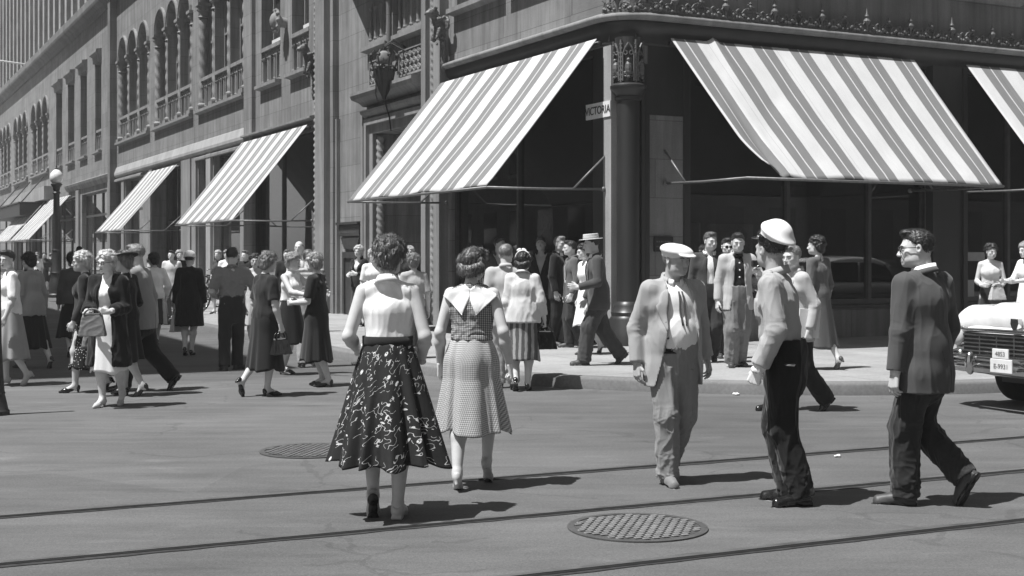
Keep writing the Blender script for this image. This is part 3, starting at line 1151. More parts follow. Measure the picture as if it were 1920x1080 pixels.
class Person:
    """Body mesh as the top-level object; clothing, hair and shoes as its children."""

    def __init__(s, loc, yaw, label, group=None, lod=1, skin=None, **spec):
        s.spec = spec; spec.setdefault('sex', 'm'); s.lod = lod
        s.h, s.hl, s.hh = LOD[lod]
        s.J = skeleton(spec); s.J['belly'] = spec.get('belly')
        V, Q = body_mesh(spec, s.J, s.h * 1.05, s.hl, s.hh)
        s.o = obj_np('person', V, Q, skin or MAT_SKIN[spec.get('tone', 1)])
        s.o.location = (loc[0], loc[1], loc[2] if len(loc) > 2 else 0.); s.o.rotation_euler = (0, 0, math.radians(yaw))
        tag(s.o, label, 'person', group)
        s.seed = int(abs(loc[0] * 37 + loc[1] * 91)) % 997
        s.face()

    def part(s, name, mesh, mat, uv=None, smooth=True):
        if mesh is None or len(mesh[0]) == 0: return None
        return obj_np(name, mesh[0], mesh[1], mat, s.o, smooth, uv)

    def head_part(s, name, mesh, mat, extra=None, scale=1.):
        V, Q = mesh
        J = s.J
        if extra is not None: V = V @ extra.T
        return s.part(name, (V @ (J['Rh'].T * J['k'] * .99 * scale) + J['hc'], Q), mat)

    def face(s):
        if s.lod == 2: return
        for sx in (-1, 1):
            g = MB(); g.ball((sx * .031, .0805, -.0065), .0088, 8, 6); V = np.array(g.v)
            q = [f if len(f) == 4 else f + [f[-1]] for f in g.f]
            V = V @ (s.J['Rh'].T * s.J['k'] * .99) + s.J['hc']
            obj_np('eye', V, g.f, MAT['eye'], s.o)
            g = MB(); g.tube([(sx * .016, .0975, .0125), (sx * .032, .0965, .0165), (sx * .047, .085, .0125)], .0036, 6)
            V = np.array(g.v) @ (s.J['Rh'].T * s.J['k'] * .99) + s.J['hc']
            obj_np('eyebrow', V, g.f, MAT['brow'], s.o)
        if s.J['fem'] and True:
            g = MB(); g.tube([(-.019, .0905, -.072), (0, .0965, -.0715), (.019, .0905, -.072)], .0052, 6)
            V = np.array(g.v) @ (s.J['Rh'].T * s.J['k'] * .99) + s.J['hc']
            obj_np('lips', V, g.f, MAT['lips'], s.o)

    def glasses(s, mat, dark=False):
        g = MB()
        for sx in (-1, 1):
            pts = [(sx * .033 + .022 * math.cos(a), .103, -.006 + .017 * math.sin(a)) for a in np.linspace(0, 2 * math.pi, 13)]
            g.tube(pts, .0028, 6)
            g.tube([(sx * .055, .102, 0), (sx * .08, .06, 0), (sx * .085, -.01, -.002)], .0028, 6)
            if dark: g.ball((sx * .033, .103, -.006), .021, 10, 6, (1, .12, .8))
        g.tube([(-.011, .105, -.003), (.011, .105, -.003)], .0028, 6)
        V = np.array(g.v) @ (s.J['Rh'].T * s.J['k'] * .99) + s.J['hc']
        obj_np('glasses', V, g.f, mat, s.o)

    def hair(s, style, mat, seed=0):
        s.head_part('hair', t_hair(style, max(s.hl, .005), seed), mat)

    def hat(s, kind, mat, rot=None, off=(0, 0, 0), name='hat'):
        V, Q = t_hat(kind, max(s.hl, .005))
        V = V + np.array(off)
        if rot: V = V @ rotm(*rot).T
        return s.head_part(name, (V, Q), mat)

    def shoes(s, kind, mat):
        for sd in 'RL':
            V, Q = t_shoe(kind, .005 if s.lod < 2 else .008)
            ball, Rm = s.J['feet'][sd]
            sh = s.part('shoe', (V @ (Rm.T * s.J['k']) + ball, Q), mat)
            if s.lod == 0:
                m = MB(); n = 20
                pr = [(.04, .025, .068), (.028, -.07, .06), (.034, -.14, .04)] if kind != 'woman' else [(.03, .03, .045)]
                for w, yc, ly in pr: m.lathe(0, 0, [(1., -.009), (1., .001)], n); q = m.v[-2 * n:]; m.v[-2 * n:] = [(a * w, yc + b * ly * 1.15, c) for a, b, c in q]
                obj_np('sole', np.array(m.v) @ (Rm.T * s.J['k']) + ball, m.f, MAT['black'], sh)

    def trousers(s, mat, **kw):
        if s.lod: kw['amp'] = kw.get('amp', .007) * .6
        g, m = trousers(s.spec, s.J, s.h, seed=s.seed, **kw); s.gt = g
        return s.part('trousers', m, mat)

    def top(s, name, mat, **kw):
        kw.setdefault('seed', s.seed)
        g, m = upper(s.spec, s.J, s.h, **kw); s.g = g
        return s.part(name, m, mat)

    def jacket(s, mat, open_='closed', hem=None, inf=.026, lapel=None, sleeve=.97, sinf=.013, name='jacket', button=None, w=.07, amp=.007, lmat=None, flare=.01, **kw):
        amp *= .4; kw.setdefault('tuck', -.014); J = s.J; H = J['H']; nb = J['nb']
        hem = J['hz'] - .085 * H if hem is None else hem
        zb = J['wa'][2] + .02

        def sub(g):
            if open_ == 'closed':
                wf = lambda Z: np.where(Z > zb, (Z - zb) * .3, np.where(Z < zb - .2, (zb - .2 - Z) * .35, -.01))
            elif open_ == 'open':
                wf = lambda Z: w * (.62 + .38 * np.clip((nb[2] - Z) / .45, 0, 1)) + np.clip(zb - .15 - Z, 0, 1) * .25
            else:
                if hem < J['hz']: g.box((J['hip'][0], J['hip'][1] - .12, hem + .08), (.0045, .12, .12), .002, op='sub')
                return
            g.fn(lambda X, Y, Z: np.maximum(np.abs(X - nb[0] * .6) - wf(Z), .012 - Y), (-1, -.05, -1), (1, 1, 9), .006)
        o = s.top(name, mat, inf=inf, hem=hem, sleeve=sleeve, sinf=sinf, flare=flare, sub=sub, amp=amp, **kw)
        g = s.g
        if lapel is not False and open_ in ('closed', 'open') and s.lod < 2:
            for sx in (-1, 1):
                if open_ == 'closed':
                    x0 = lambda z: sx * max(.004, (z - zb) * .3)
                else:
                    x0 = lambda z: sx * (w * (.62 + .38 * min(max((nb[2] - z) / .45, 0), 1)) + .004)
                zt = nb[2] - .045
                inner = [(x0(z), z) for z in np.linspace(zb, zt, 8)]
                outer = [(x0(zb) + sx * .003, zb), (x0(zb + .1) + sx * .045, zb + .12), (x0(zt - .11) + sx * .078, zt - .1), (x0(zt - .1) + sx * .05, zt - .085), (x0(zt) + sx * .055, zt - .03), (x0(zt) + sx * .01, zt)]
                s.part('lapel', patch(g, inner, outer, 10, 5, .004, 1, .006), lmat or mat)
            cv = collar(J, .074, .07, .04, .35, dz=.005, open_=.9)
            s.part('collar', cv, lmat or mat)
        return o

    def shirt_collar(s, mat, **kw):
        s.part('collar', collar(s.J, **kw), mat)

    def belt(s, mat, z=None, r=None, hh=.016, name='belt'):
        J = s.J; D = dims(J); z = J['hz'] + .085 * J['H'] if z is None else z
        th = np.linspace(0, 2 * np.pi, 40, endpoint=False)
        r = D['wa'] * 1.02 + .018 if r is None else r
        rings = []
        for dr, dz in ((0, -hh), (.006, -hh), (.006, hh), (0, hh)):
            rings.append(np.stack([J['wa'][0] + (r + dr) * np.cos(th), J['wa'][1] + (r + dr) * .76 * np.sin(th) + (.02 if J.get('belly') else 0), np.full(40, z + dz)], 1))
        V, Q = ring_loft(np.array(rings + [rings[0]]))
        s.part(name, (V, Q[:, ::-1]), mat)

    def world(s, p):
        a = math.radians(math.degrees(s.o.rotation_euler[2]))
        c, sn = math.cos(a), math.sin(a)
        return (s.o.location[0] + p[0] * c - p[1] * sn, s.o.location[1] + p[0] * sn + p[1] * c, s.o.location[2] + p[2])

    def skirt(s, mat, name='skirt', **kw):
        J = s.J; H = J['H']; D = dims(J)
        d = dict(z0=J['wa'][2], z1=.3 * H, r0=D['wa'] + .016, r1=D['hip'] + .06, hipr=D['hip'] + .02, seed=s.seed, n=160 if s.lod == 0 else (90 if s.lod == 1 else 48), m=44 if s.lod == 0 else 24)
        d.update(kw)
        V, Q, uv = skirt(J, **d)
        return s.part(name, (V, Q), mat, uv)
# ------------------------------------------------------------------ special materials
def mk_asphalt():
    t = NT('asphalt')
    co = t.coord('Object', (1, 1, 1), (0, 0, math.radians(-25)))
    st = t.coord('Object', (.35, 2.2, 1), (0, 0, math.radians(-25)))
    big = t.noise(co, .35, 4, .6); mid = t.noise(st, 1.6, 5, .65); fine = t.noise(co, 90, 2); grit = t.noise(co, 38, 3, .7)
    sp = t.vor(co, 9.)
    speck = t.math('LESS_THAN', sp.outputs['Distance'], .045)
    v = t.mapr(big, .3, .7, .092, .142)
    v = t.math('MULTIPLY', v, t.mapr(mid, .3, .7, .82, 1.18))
    v = t.math('MULTIPLY', v, t.mapr(fine, .3, .7, .8, 1.2))
    v = t.math('MULTIPLY', v, t.mapr(grit, .35, .65, .9, 1.1))
    blot = t.noise(t.coord('Object', (.6, 1.6, 1), (0, 0, math.radians(-25))), 2.4, 3, .5)
    v = t.math('MULTIPLY', v, t.mapr(blot, .62, .74, 1., 1.25))
    dk = t.noise(co, 1.1, 2)
    v = t.math('MULTIPLY', v, t.mapr(dk, .66, .74, 1., .82))
    v = t.math('ADD', v, t.math('MULTIPLY', speck, t.mapr(t.noise(co, 3., 2), .5, .6, 0., .09)))
    # cracks, patches with tarred edges, oil
    wc = t.coord('Object', (1, 1, 1)); dn = t.n('TexNoise'); t.l(wc, dn.inputs['Vector']); dn.inputs['Scale'].default_value = 1.3; dn.inputs['Detail'].default_value = 4.
    va = t.t.nodes.new('ShaderNodeVectorMath'); va.operation = 'MULTIPLY_ADD'; t.l(dn.outputs['Color'], va.inputs[0]); va.inputs[1].default_value = (1.1, 1.1, 0); t.l(wc, va.inputs[2])
    ck = t.vor(va.outputs[0], .42, 1., 'DISTANCE_TO_EDGE')
    crack = t.math('MULTIPLY', t.math('LESS_THAN', ck.outputs['Distance'], .006), t.math('GREATER_THAN', t.noise(wc, .55, 2), .5))
    v = t.math('MULTIPLY', v, t.math('SUBTRACT', 1., t.math('MULTIPLY', crack, .16)))
    cell = t.vor(wc, .16, 1.); ptc = t.sep(cell.outputs['Color'])[0]
    v = t.math('MULTIPLY', v, t.mapr(ptc, .0, 1., .86, 1.12))
    oil = t.noise(t.coord('Object', (.5, 1.8, 1), (0, 0, math.radians(-25))), 1.3, 3, .6)
    v = t.math('MULTIPLY', v, t.mapr(oil, .6, .72, 1., .78))
    scuff = t.noise(t.coord('Object', (1.2, 14, 1), (0, 0, math.radians(-25))), 1., 4, .7)
    v = t.math('MULTIPLY', v, t.mapr(scuff, .6, .7, 1., 1.16))
    t.grey(v)
    t.bump(t.math('ADD', fine, t.math('MULTIPLY', grit, 1.5)), .35, .006)
    return t.fin(.82, .3)


def mk_concrete(name, v0, joints=0.):
    t = NT(name)
    co = t.coord('Object', (1, 1, 1), (0, 0, math.radians(-27)))
    v = t.mapr(t.noise(co, .8, 5, .65), .3, .7, v0 * .8, v0 * 1.2)
    v = t.math('MULTIPLY', v, t.mapr(t.noise(co, 30, 4, .6), .3, .7, .86, 1.14))
    if joints:
        o = t.sep(co)
        for i in (0, 1):
            fr = t.math('FRACT', t.math('MULTIPLY', o[i], 1 / joints))
            ln = t.math('LESS_THAN', fr, .008)
            v = t.math('MULTIPLY', v, t.math('SUBTRACT', 1., t.math('MULTIPLY', ln, .55)))
    t.grey(v)
    t.bump(t.noise(co, 60, 3), .25, .004)
    return t.fin(.88, .25)


def mk_stone(name, v0, blocks=True, rough=.86, stain=.6):
    t = NT(name)
    co = t.coord('UV'); o = t.sep(co)
    mp = t.coord('UV', (2.2, .16, 1))
    v = t.mapr(t.noise(mp, 2., 5, .65), .3, .7, v0 * (1 - stain * .6), v0 * (1 + stain * .6))
    v = t.math('MULTIPLY', v, t.mapr(t.noise(t.coord('UV', (1, 1, 1)), 1.1, 5, .6), .3, .7, .85, 1.15))
    v = t.math('MULTIPLY', v, t.mapr(t.noise(t.coord('UV'), 45, 3, .6), .3, .7, .9, 1.1))
    if blocks:
        b = t.n('TexBrick'); t.l(co, b.inputs['Vector'])
        b.offset = .5
        b.inputs['Color1'].default_value = (1, 1, 1, 1); b.inputs['Color2'].default_value = (.8, .8, .8, 1); b.inputs['Mortar'].default_value = (.5, .5, .5, 1)
        b.inputs['Scale'].default_value = 1.; b.inputs['Mortar Size'].default_value = .006; b.inputs['Mortar Smooth'].default_value = .3
        b.inputs['Brick Width'].default_value = 1.35; b.inputs['Row Height'].default_value = .62; b.inputs['Bias'].default_value = -.3
        bw = t.n('RGBToBW'); t.l(b.outputs[0], bw.inputs[0])
        v = t.math('MULTIPLY', v, bw.outputs[0])
    t.grey(v)
    t.bump(t.noise(t.coord('UV'), 38, 4, .65), .3, .008)
    return t.fin(rough, .25)


def mk_awning(off=0., name='awning_canvas', per=.92):
    t = NT(name)
    co = t.coord('UV'); o = t.sep(co)
    wob = t.math('MULTIPLY', t.math('SUBTRACT', t.noise(t.coord('UV', (1, .5, 1)), 2., 2), .5), .012)
    f = t.math('FRACT', t.math('MULTIPLY', t.math('ADD', t.math('ADD', o[0], off), wob), 1 / per))
    a = t.math('MULTIPLY', t.math('GREATER_THAN', f, .46), t.math('LESS_THAN', f, .71))
    b = t.math('GREATER_THAN', f, .745)
    g = t.math('MAXIMUM', a, b)
    sm = t.math('LESS_THAN', t.math('ABSOLUTE', t.math('SUBTRACT', t.math('FRACT', t.math('MULTIPLY', o[0], 1 / 1.38)), .5)), .004)
    v = t.mixv(g, .59, .205)
    v = t.math('MULTIPLY', v, t.math('SUBTRACT', 1., t.math('MULTIPLY', sm, .25)))
    v = t.math('MULTIPLY', v, t.mapr(t.noise(t.coord('UV', (1, .6, 1)), 1.6, 5, .6), .3, .7, .93, 1.05))
    v = t.math('MULTIPLY', v, t.mapr(t.noise(t.coord('UV', (4, .5, 1)), 6., 4), .3, .7, .96, 1.03))
    t.grey(v)
    t.bump(t.noise(t.coord('UV', (1, .6, 1)), 3.5, 3), .25, .03)
    return t.fin(.85, .2)


def mk_glass():
    t = NT('shop_glass')
    tr = t.n('BsdfTransparent'); tr.inputs[0].default_value = (.72, .72, .72, 1)
    gl = t.n('BsdfGlossy'); gl.inputs['Roughness'].default_value = .01; gl.inputs['Color'].default_value = (.9, .9, .9, 1)
    fr = t.n('Fresnel'); fr.inputs[0].default_value = 1.55
    bp = t.n('Bump'); bp.inputs['Strength'].default_value = .02; bp.inputs['Distance'].default_value = .02
    t.l(t.noise(t.coord('Object'), .7, 2), bp.inputs['Height']); t.l(bp.outputs[0], gl.inputs['Normal'])
    mx = t.n('MixShader'); t.l(t.math('MULTIPLY', fr.outputs[0], 2., clamp=True), mx.inputs[0]); t.l(tr.outputs[0], mx.inputs[1]); t.l(gl.outputs[0], mx.inputs[2])
    t.l(mx.outputs[0], t.out.inputs[0])
    return t.m


def mk_hair(name, v, band=55., contrast=.5):
    t = NT(name)
    co = t.coord('Object', (1, 1, .35))
    n = t.noise(co, band, 4, .6)
    n2 = t.noise(t.coord('Object'), 14, 3)
    x = t.mapr(n, .3, .7, v * (1 - contrast), v * (1 + contrast))
    t.grey(t.math('MULTIPLY', x, t.mapr(n2, .3, .7, .75, 1.25)))
    t.bump(t.noise(co, band * 2.2, 3), .5, .006)
    return t.fin(.4, .6)


def mk_skin(name, v):
    t = NT(name)
    n = t.noise(t.coord('Object'), 16., 3)
    t.grey(t.mapr(n, .3, .7, v * .92, v * 1.06))
    t.bump(t.noise(t.coord('Object'), 220., 2), .08, .003)
    return t.fin(.55, .35, Subsurface_Weight=.0)


def mk_print():
    """dark cotton with white squiggles, sticks and small round flowers"""
    t = NT('printed_cotton')
    uv = t.coord('UV')
    v1 = t.vor(uv, 10.5); v2 = t.vor(t.coord('UV', (1, 1, 1), (0, 0, .7)), 6.2)
    dots = t.math('LESS_THAN', v1.outputs['Distance'], .155)
    msk = t.math('GREATER_THAN', t.sep(v1.outputs['Color'])[0], .5)
    dots = t.math('MULTIPLY', dots, msk)
    petal = t.noise(uv, 70, 2)
    dots = t.math('MULTIPLY', dots, t.math('GREATER_THAN', petal, .42))
    # squiggles: thin contour of a noise, kept in patches
    n = t.noise(uv, 21., 1)
    sq = t.math('LESS_THAN', t.math('ABSOLUTE', t.math('SUBTRACT', n, .5)), .013)
    pm = t.math('GREATER_THAN', t.noise(t.coord('UV', (1, 1, 1), (0, 0, 1.)), 11., 1), .5)
    sq = t.math('MULTIPLY', sq, pm)
    # sticks
    s1 = t.vor(t.coord('UV', (9, 26, 1), (0, 0, .9)), 1.); s2 = t.vor(t.coord('UV', (24, 8, 1), (0, 0, .5)), 1.)
    st = t.math('MULTIPLY', t.math('LESS_THAN', s1.outputs['Distance'], .15), t.math('GREATER_THAN', t.sep(s1.outputs['Color'])[1], .62))
    st2 = t.math('MULTIPLY', t.math('LESS_THAN', s2.outputs['Distance'], .14), t.math('GREATER_THAN', t.sep(s2.outputs['Color'])[1], .66))
    m = t.math('MAXIMUM', t.math('MAXIMUM', dots, t.math('MULTIPLY', sq, .8)), t.math('MAXIMUM', t.math('MULTIPLY', st, .8), t.math('MULTIPLY', st2, .7)))
    t.grey(t.mixv(m, .022, .75))
    t.bump(t.noise(t.coord('Object', (1, 1, .4)), 16, 3), .3, .015)
    return t.fin(.8, .25)


def mk_check(name, per, dark, mid, light, kind='UV', sc=(1, 1, 1)):
    t = NT(name)
    o = t.sep(t.coord(kind, sc))
    a = t.math('LESS_THAN', t.math('FRACT', t.math('MULTIPLY', o[0], 1 / per)), .5)
    b = t.math('LESS_THAN', t.math('FRACT', t.math('MULTIPLY', o[1 if kind == 'UV' else 2], 1 / per)), .5)
    s = t.math('ADD', a, b)
    v = t.mixv(t.math('GREATER_THAN', s, .5), dark, mid)
    v = t.mixv(t.math('GREATER_THAN', s, 1.5), v, light)
    t.grey(v)
    t.bump(t.noise(t.coord('Object', (1, 1, .4)), 18, 3), .3, .015)
    return t.fin(.85, .15)


def mk_dots(name, base, dot, scale=26.):
    t = NT(name)
    v = t.vor(t.coord('UV', (1, 1, 1)), 36., .5)
    m = t.math('LESS_THAN', v.outputs['Distance'], .24)
    t.grey(t.mixv(m, base, dot))
    return t.fin(.85, .15)


def mk_stripes(name, a, b, per=.055, axis=2):
    t = NT(name)
    o = t.sep(t.coord('Object'))
    wob = t.math('MULTIPLY', t.math('SUBTRACT', t.noise(t.coord('Object'), 8., 2), .5), .03)
    f = t.math('FRACT', t.math('MULTIPLY', t.math('ADD', o[axis], wob), 1 / per))
    t.grey(t.mixv(t.math('GREATER_THAN', f, .55), a, b))
    t.bump(t.noise(t.coord('Object'), 20, 3), .3, .015)
    return t.fin(.85, .15)


def mk_flat(name, v, rough=.5, spec=.4, metal=0., **kw):
    t = NT(name); t.b.inputs['Base Color'].default_value = (v, v, v, 1)
    n = t.noise(t.coord('Object'), 9., 4); t.grey(t.mapr(n, .3, .7, v * .93, v * 1.07))
    return t.fin(rough, spec, metal, **kw)


MAT = dict(
    asphalt=mk_asphalt(), walk=mk_concrete('sidewalk_concrete', .3, 1.5), kerb=mk_concrete('kerb_stone', .17),
    stone=mk_stone('grey_limestone', .235), stone_dark=mk_stone('sooty_limestone', .19, True, .85, .45), trim=mk_stone('carved_limestone', .24, False, .85, .45),
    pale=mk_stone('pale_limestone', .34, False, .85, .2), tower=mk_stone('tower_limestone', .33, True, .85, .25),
    brick=mk_stone('grey_brick', .16, True, .9, .3),
    darkmetal=M('dark_iron', .03, .5, .25, 8., bump=.3, spec=.5), bronze=M('dark_bronze', .05, .42, .3, 9., bump=.25, spec=.5),
    column=M('painted_iron_column', .03, .4, .2, 6., bump=.1, spec=.5, stretch=(1, 1, .2)),
    ornament=M('weathered_iron', .11, .5, .4, 24., bump=.5, spec=.45),
    steel=M('worn_rail_steel', .2, .38, .4, 5., metal=.5, spec=.6), seam=M('tar_seam', .04, .85, .4, 20.), groove=M('rail_groove', .012, .9, .4, 20.),
    pipe=M('awning_pipe', .16, .45, .3, 20., spec=.5, metal=.3),
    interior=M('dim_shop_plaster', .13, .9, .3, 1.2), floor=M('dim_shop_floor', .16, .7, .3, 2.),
    display=M('display_cloth', .3, .9, .3, 1.5), display2=M('display_goods', .2, .8, .5, 6.),
    awn=mk_awning(.1), awn2=mk_awning(.3, 'awning_canvas_right', .765), awn_under=M('awning_underside_dark', .16, .9, .1, 2.), glass=mk_glass(),
    darkglass=mk_flat('upper_window_glass', .04, .06, .6), blind=mk_flat('window_blind', .4, .9, .1), sash=mk_flat('window_sash_paint', .24, .5, .3), sashw=mk_flat('white_sash_paint', .6, .5, .3),
    white=mk_flat('white_enamel', .76, .35, .5), black=mk_flat('black_paint', .015, .4, .5), globe=mk_flat('milk_glass', .85, .2, .5),
    chrome=mk_flat('chrome', .62, .12, .5, 1.), carwhite=mk_flat('white_car_paint', .82, .12, .5, 0., Coat_Weight=.6), cardark=mk_flat('dark_car_paint', .03, .12, .5, 0., Coat_Weight=.6), cargrey=mk_flat('grey_car_paint', .16, .15, .5, 0., Coat_Weight=.6),
    tyre=mk_flat('tyre_rubber', .02, .85, .2), carglass=mk_flat('car_glass', .03, .05, .6), lens=mk_flat('lamp_lens', .5, .08, .6),
    paper=mk_flat('paper', .8, .9, .1), papergrey=mk_flat('grey_card', .4, .9, .1),
    eye=mk_flat('dark_eye', .03, .2, .6), brow=mk_flat('brow_hair', .07, .7, .3), lips=mk_flat('lip_colour', .14, .45, .4),
)
MAT_SKIN = {0: mk_skin('pale_skin', .66), 1: mk_skin('skin', .57), 2: mk_skin('tanned_skin', .42)}
HAIR = dict(brown=mk_hair('brown_hair', .12, 50., .65), dark=mk_hair('dark_hair', .035, 60., .5), blond=mk_hair('blond_hair', .34, 45., .4), white=mk_hair('white_hair', .62, 45., .25), grey=mk_hair('grey_hair', .24, 50., .35))
PRINT = mk_print()
GING = mk_check('gingham_skirt_cloth', .013, .2, .42, .68)
GINGB = mk_check('gingham_bodice_cloth', .012, .06, .2, .5, 'Object')
POLKA = mk_dots('polka_dot_cloth', .03, .75)
TEES = mk_stripes('striped_jersey', .14, .42, .06)
SHINY = mk_flat('polished_shoe_leather', .012, .18, .6); LEATH = mk_flat('dull_shoe_leather', .06, .5, .4); LEATHL = mk_flat('light_shoe_leather', .5, .5, .35); LEATHG = mk_flat('grey_bag_leather', .16, .5, .35)
STRAW = M('straw_weave', .62, .8, .12, 60., bump=.4)
SUN, SKY, EXPO, HAZE = 4.9, 0.06, 0.56, 0.001
# ------------------------------------------------------------------ ground, kerbs, rails
O = np.array([1.69, 20.825]); D1 = np.array([-.456, .89]); N1 = np.array([-.89, -.456]); D2 = np.array([.89, .456]); N2 = np.array([.456, -.89])
LF = Frame(O, D1, N1)          # left street front: t away along it, p out to the street
RF = Frame(O, D2, N2)          # right street front
KC = np.array([3.7, 20.66]); KR = 5.96
SW = .14

road = obj_np('road', [(-240, -160, 0), (240, -160, 0), (240, 300, 0), (-240, 300, 0)], np.array([[0, 1, 2, 3]]), MAT['asphalt'], smooth=False)
tag(road, 'grey worn asphalt street', None, None, 'structure')


def kerb_path(off, nl=0):
    """kerb line moved inward by off"""
    r = KR - off
    lt = KC + N1 * r; rt = KC + N2 * r
    pts = [lt + D1 * d for d in (150, 110, 80, 60, 45, 34, 26, 20, 15, 11, 8, 5, 2.5)]
    a0 = math.atan2(N1[1], N1[0]) % (2 * math.pi); a1 = math.atan2(N2[1], N2[0]) % (2 * math.pi)
    pts += [KC + r * np.array([math.cos(a), math.sin(a)]) for a in np.linspace(a0, a1, 25)]
    pts += [rt + D2 * d for d in (2.5, 5, 8, 12, 18, 30, 60, 100)]
    return np.array(pts)


def strip(name, prof, mat, label):
    """sweep a profile (offset inward, z) along the kerb line"""
    rows = [np.c_[kerb_path(o), np.full(46, z)] for o, z in prof]
    n = 46
    V = np.concatenate(rows); Q = []
    for i in range(len(prof) - 1):
        for j in range(n - 1):
            Q.append([i * n + j, i * n + j + 1, (i + 1) * n + j + 1, (i + 1) * n + j])
    V = V.copy()
    ob = obj_np(name, V, np.array(Q), mat, smooth=False)
    ob.data.polygons.foreach_set('use_smooth', np.ones(len(Q), bool))
    try: ob.data.set_sharp_from_angle(angle=math.radians(50))
    except Exception: pass
    return tag(ob, label, None, None, 'structure')


assert len(kerb_path(0)) == 46
strip('kerb', [(-.015, -.02), (0., SW - .035), (.012, SW - .012), (.035, SW), (.2, SW + .002), (.205, SW - .02)], MAT['kerb'], 'worn stone kerb round the street corner')
inner = [O + D1 * 150 - N1 * .3, O - N1 * .3 - N2 * .3, O + D2 * 100 - N2 * .3]
outer = kerb_path(.2)
poly = [tuple(p) + (SW,) for p in outer] + [tuple(p) + (SW,) for p in inner[::-1]]
sw = obj_np('pavement', poly, [list(range(len(poly)))], MAT['walk'], smooth=False)
tag(sw, 'pale concrete pavement along both shop fronts', None, None, 'structure')

# opposite pavements, outside the picture
ob_ = MB(Frame((-12.0, 14.2), D1, N1)); ob_.box(-3.2, 150, -3.2 + 3.2, 30, -.02, SW)
OPP = np.array([-12.0, 14.2])
m = MB(Frame(OPP, D1, N1)); m.box(-3, 150, -3, 24, -.02, SW, .02)
tag(m.build('pavement', MAT['walk']), 'pavement across the side street', None, None, 'structure')

DR = np.array([.906, .423]); DN = np.array([-.423, .906])
for (px, py) in ((-.04, 9.26), (0., 7.845), (.078, 6.41), (.1, 4.95)):
    fr = Frame((px, py), DR, DN)
    rl = empty('tram_rail', (px, py, 0))
    r = random.Random(int(px * 100 + py * 10))
    # ragged asphalt seam
    T = np.arange(-40, 60, .16)
    a = MB(fr)
    rows = []
    for t in T:
        e1 = -.075 + r.uniform(-.012, .01) + .014 * math.sin(t * .9 + py); e2 = .056 + r.uniform(-.01, .012)
        rows.append([(t, e1, .004), (t, e2, .004)])
    a.sheet(rows); a.build('seam', MAT['seam'], rl)
    a = MB(fr); a.sheet([[(t, .0, .0085), (t, .044, .0085)] for t in T[::5]]); a.build('rail_head', MAT['steel'], rl)
    a = MB(fr); a.sheet([[(t, -.036, .0065), (t, -.001, .0065)] for t in T[::5]]); a.build('groove', MAT['groove'], rl)
    tag(rl, {9.26: 'tram rail nearest the corner, running behind the two women', 7.845: 'second tram rail from the corner, under the policeman', 6.41: 'tram rail along the bottom of the street, right of the near manhole', 4.95: 'tram rail nearest the viewer'}[py], 'tram rail', 'tram rails in the street')


def manhole(x, y, r, ang, label, dark):
    root = empty('manhole_cover', (x, y, 0), 0)
    fr = Frame((x, y), (math.cos(ang), math.sin(ang)), (-math.sin(ang), math.cos(ang)))
    m = MB(fr)
    n = 56
    for r0, r1, z in ((r * .9, r, .009),):
        vs = []
        for q, zz in ((r, .002), (r, z), (r0, z), (r0, .004)):
            vs += [(q * math.cos(2 * math.pi * k / n), q * math.sin(2 * math.pi * k / n), zz) for k in range(n)]
        fs = []
        for i in range(3):
            for k in range(n):
                k2 = (k + 1) % n; fs.append([i * n + k, i * n + k2, (i + 1) * n + k2, (i + 1) * n + k])
        m.add(vs, fs)
    m.build('ring', M('manhole_ring_iron', .075, .55, .3, 12., spec=.5), root)
    m = MB(fr); m.add([(r * .905 * math.cos(2 * math.pi * k / n), r * .905 * math.sin(2 * math.pi * k / n), .0045) for k in range(n)], [list(range(n))])
    m.build('plate', M('manhole_plate_iron', .07, .6, .4, 14.), root)
    m = MB(fr); st = .062; w = .021
    k = int(r / st) + 1
    for i in range(-k, k + 1):
        for j in range(-k * 2, k * 2 + 1):
            cx, cy = i * st + (.0 if j % 2 == 0 else st / 2), j * st * .62
            if cx * cx + cy * cy < (r * .86) ** 2:
                m.box(cx - st * .34, cx + st * .34, cy - st * .17, cy + st * .17, .005, .014, .004)
    m.build('tread', M('manhole_tread_iron', .2 if not dark else .13, .45, .35, 16., spec=.5), root)
    tag(root, label, 'manhole cover', 'manhole covers in the street')


manhole(.715, 7.54, .40, math.radians(25), 'large round iron manhole cover near the policeman', False)
manhole(-1.60, 10.5, .40, math.radians(25), 'worn round manhole cover left of the printed skirt', True)

# scraps of paper
def litter(x, y, s, label, seed, z=0.):
    g = Grid((-s * 1.6, -s * 1.6, -.01), (s * 1.6, s * 1.6, s * 1.5), s / 7)
    r = random.Random(seed)
    for i in range(5):
        g.ell((r.uniform(-s, s) * .6, r.uniform(-s, s) * .6, s * .28), (s * r.uniform(.3, .7), s * r.uniform(.2, .5), s * .25), s * .1, rot=rotm(r.uniform(-30, 30), r.uniform(-30, 30), r.uniform(0, 180)))
    g.clip((0, 0, -1), 0)
    V, Q = g.mesh(); V = wrinkle(V, Q, s * .08, (3 / s,) * 3, seed)
    o = obj_np('paper_scrap', V, Q, MAT['paper']); o.location = (x, y, z)
    tag(o, label, 'litter', 'paper scraps on the street')


for i, (px, py, s, lb) in enumerate(((1380, 741, .045, 'crumpled white paper scrap by the kerb between the capped man and the policeman'), (1087, 727, .06, 'white paper scrap against the kerb below the straw hat man'), (1190, 732, .03, 'tiny paper scrap by the kerb left of the capped man'), (1571, 857, .035, 'white paper scrap on the tram rail right of the policeman'), (668, 684, .07, 'paper scraps on the street behind the printed skirt'))):
    x, y = at(px, py); litter(x, y, s, lb, i + 3)
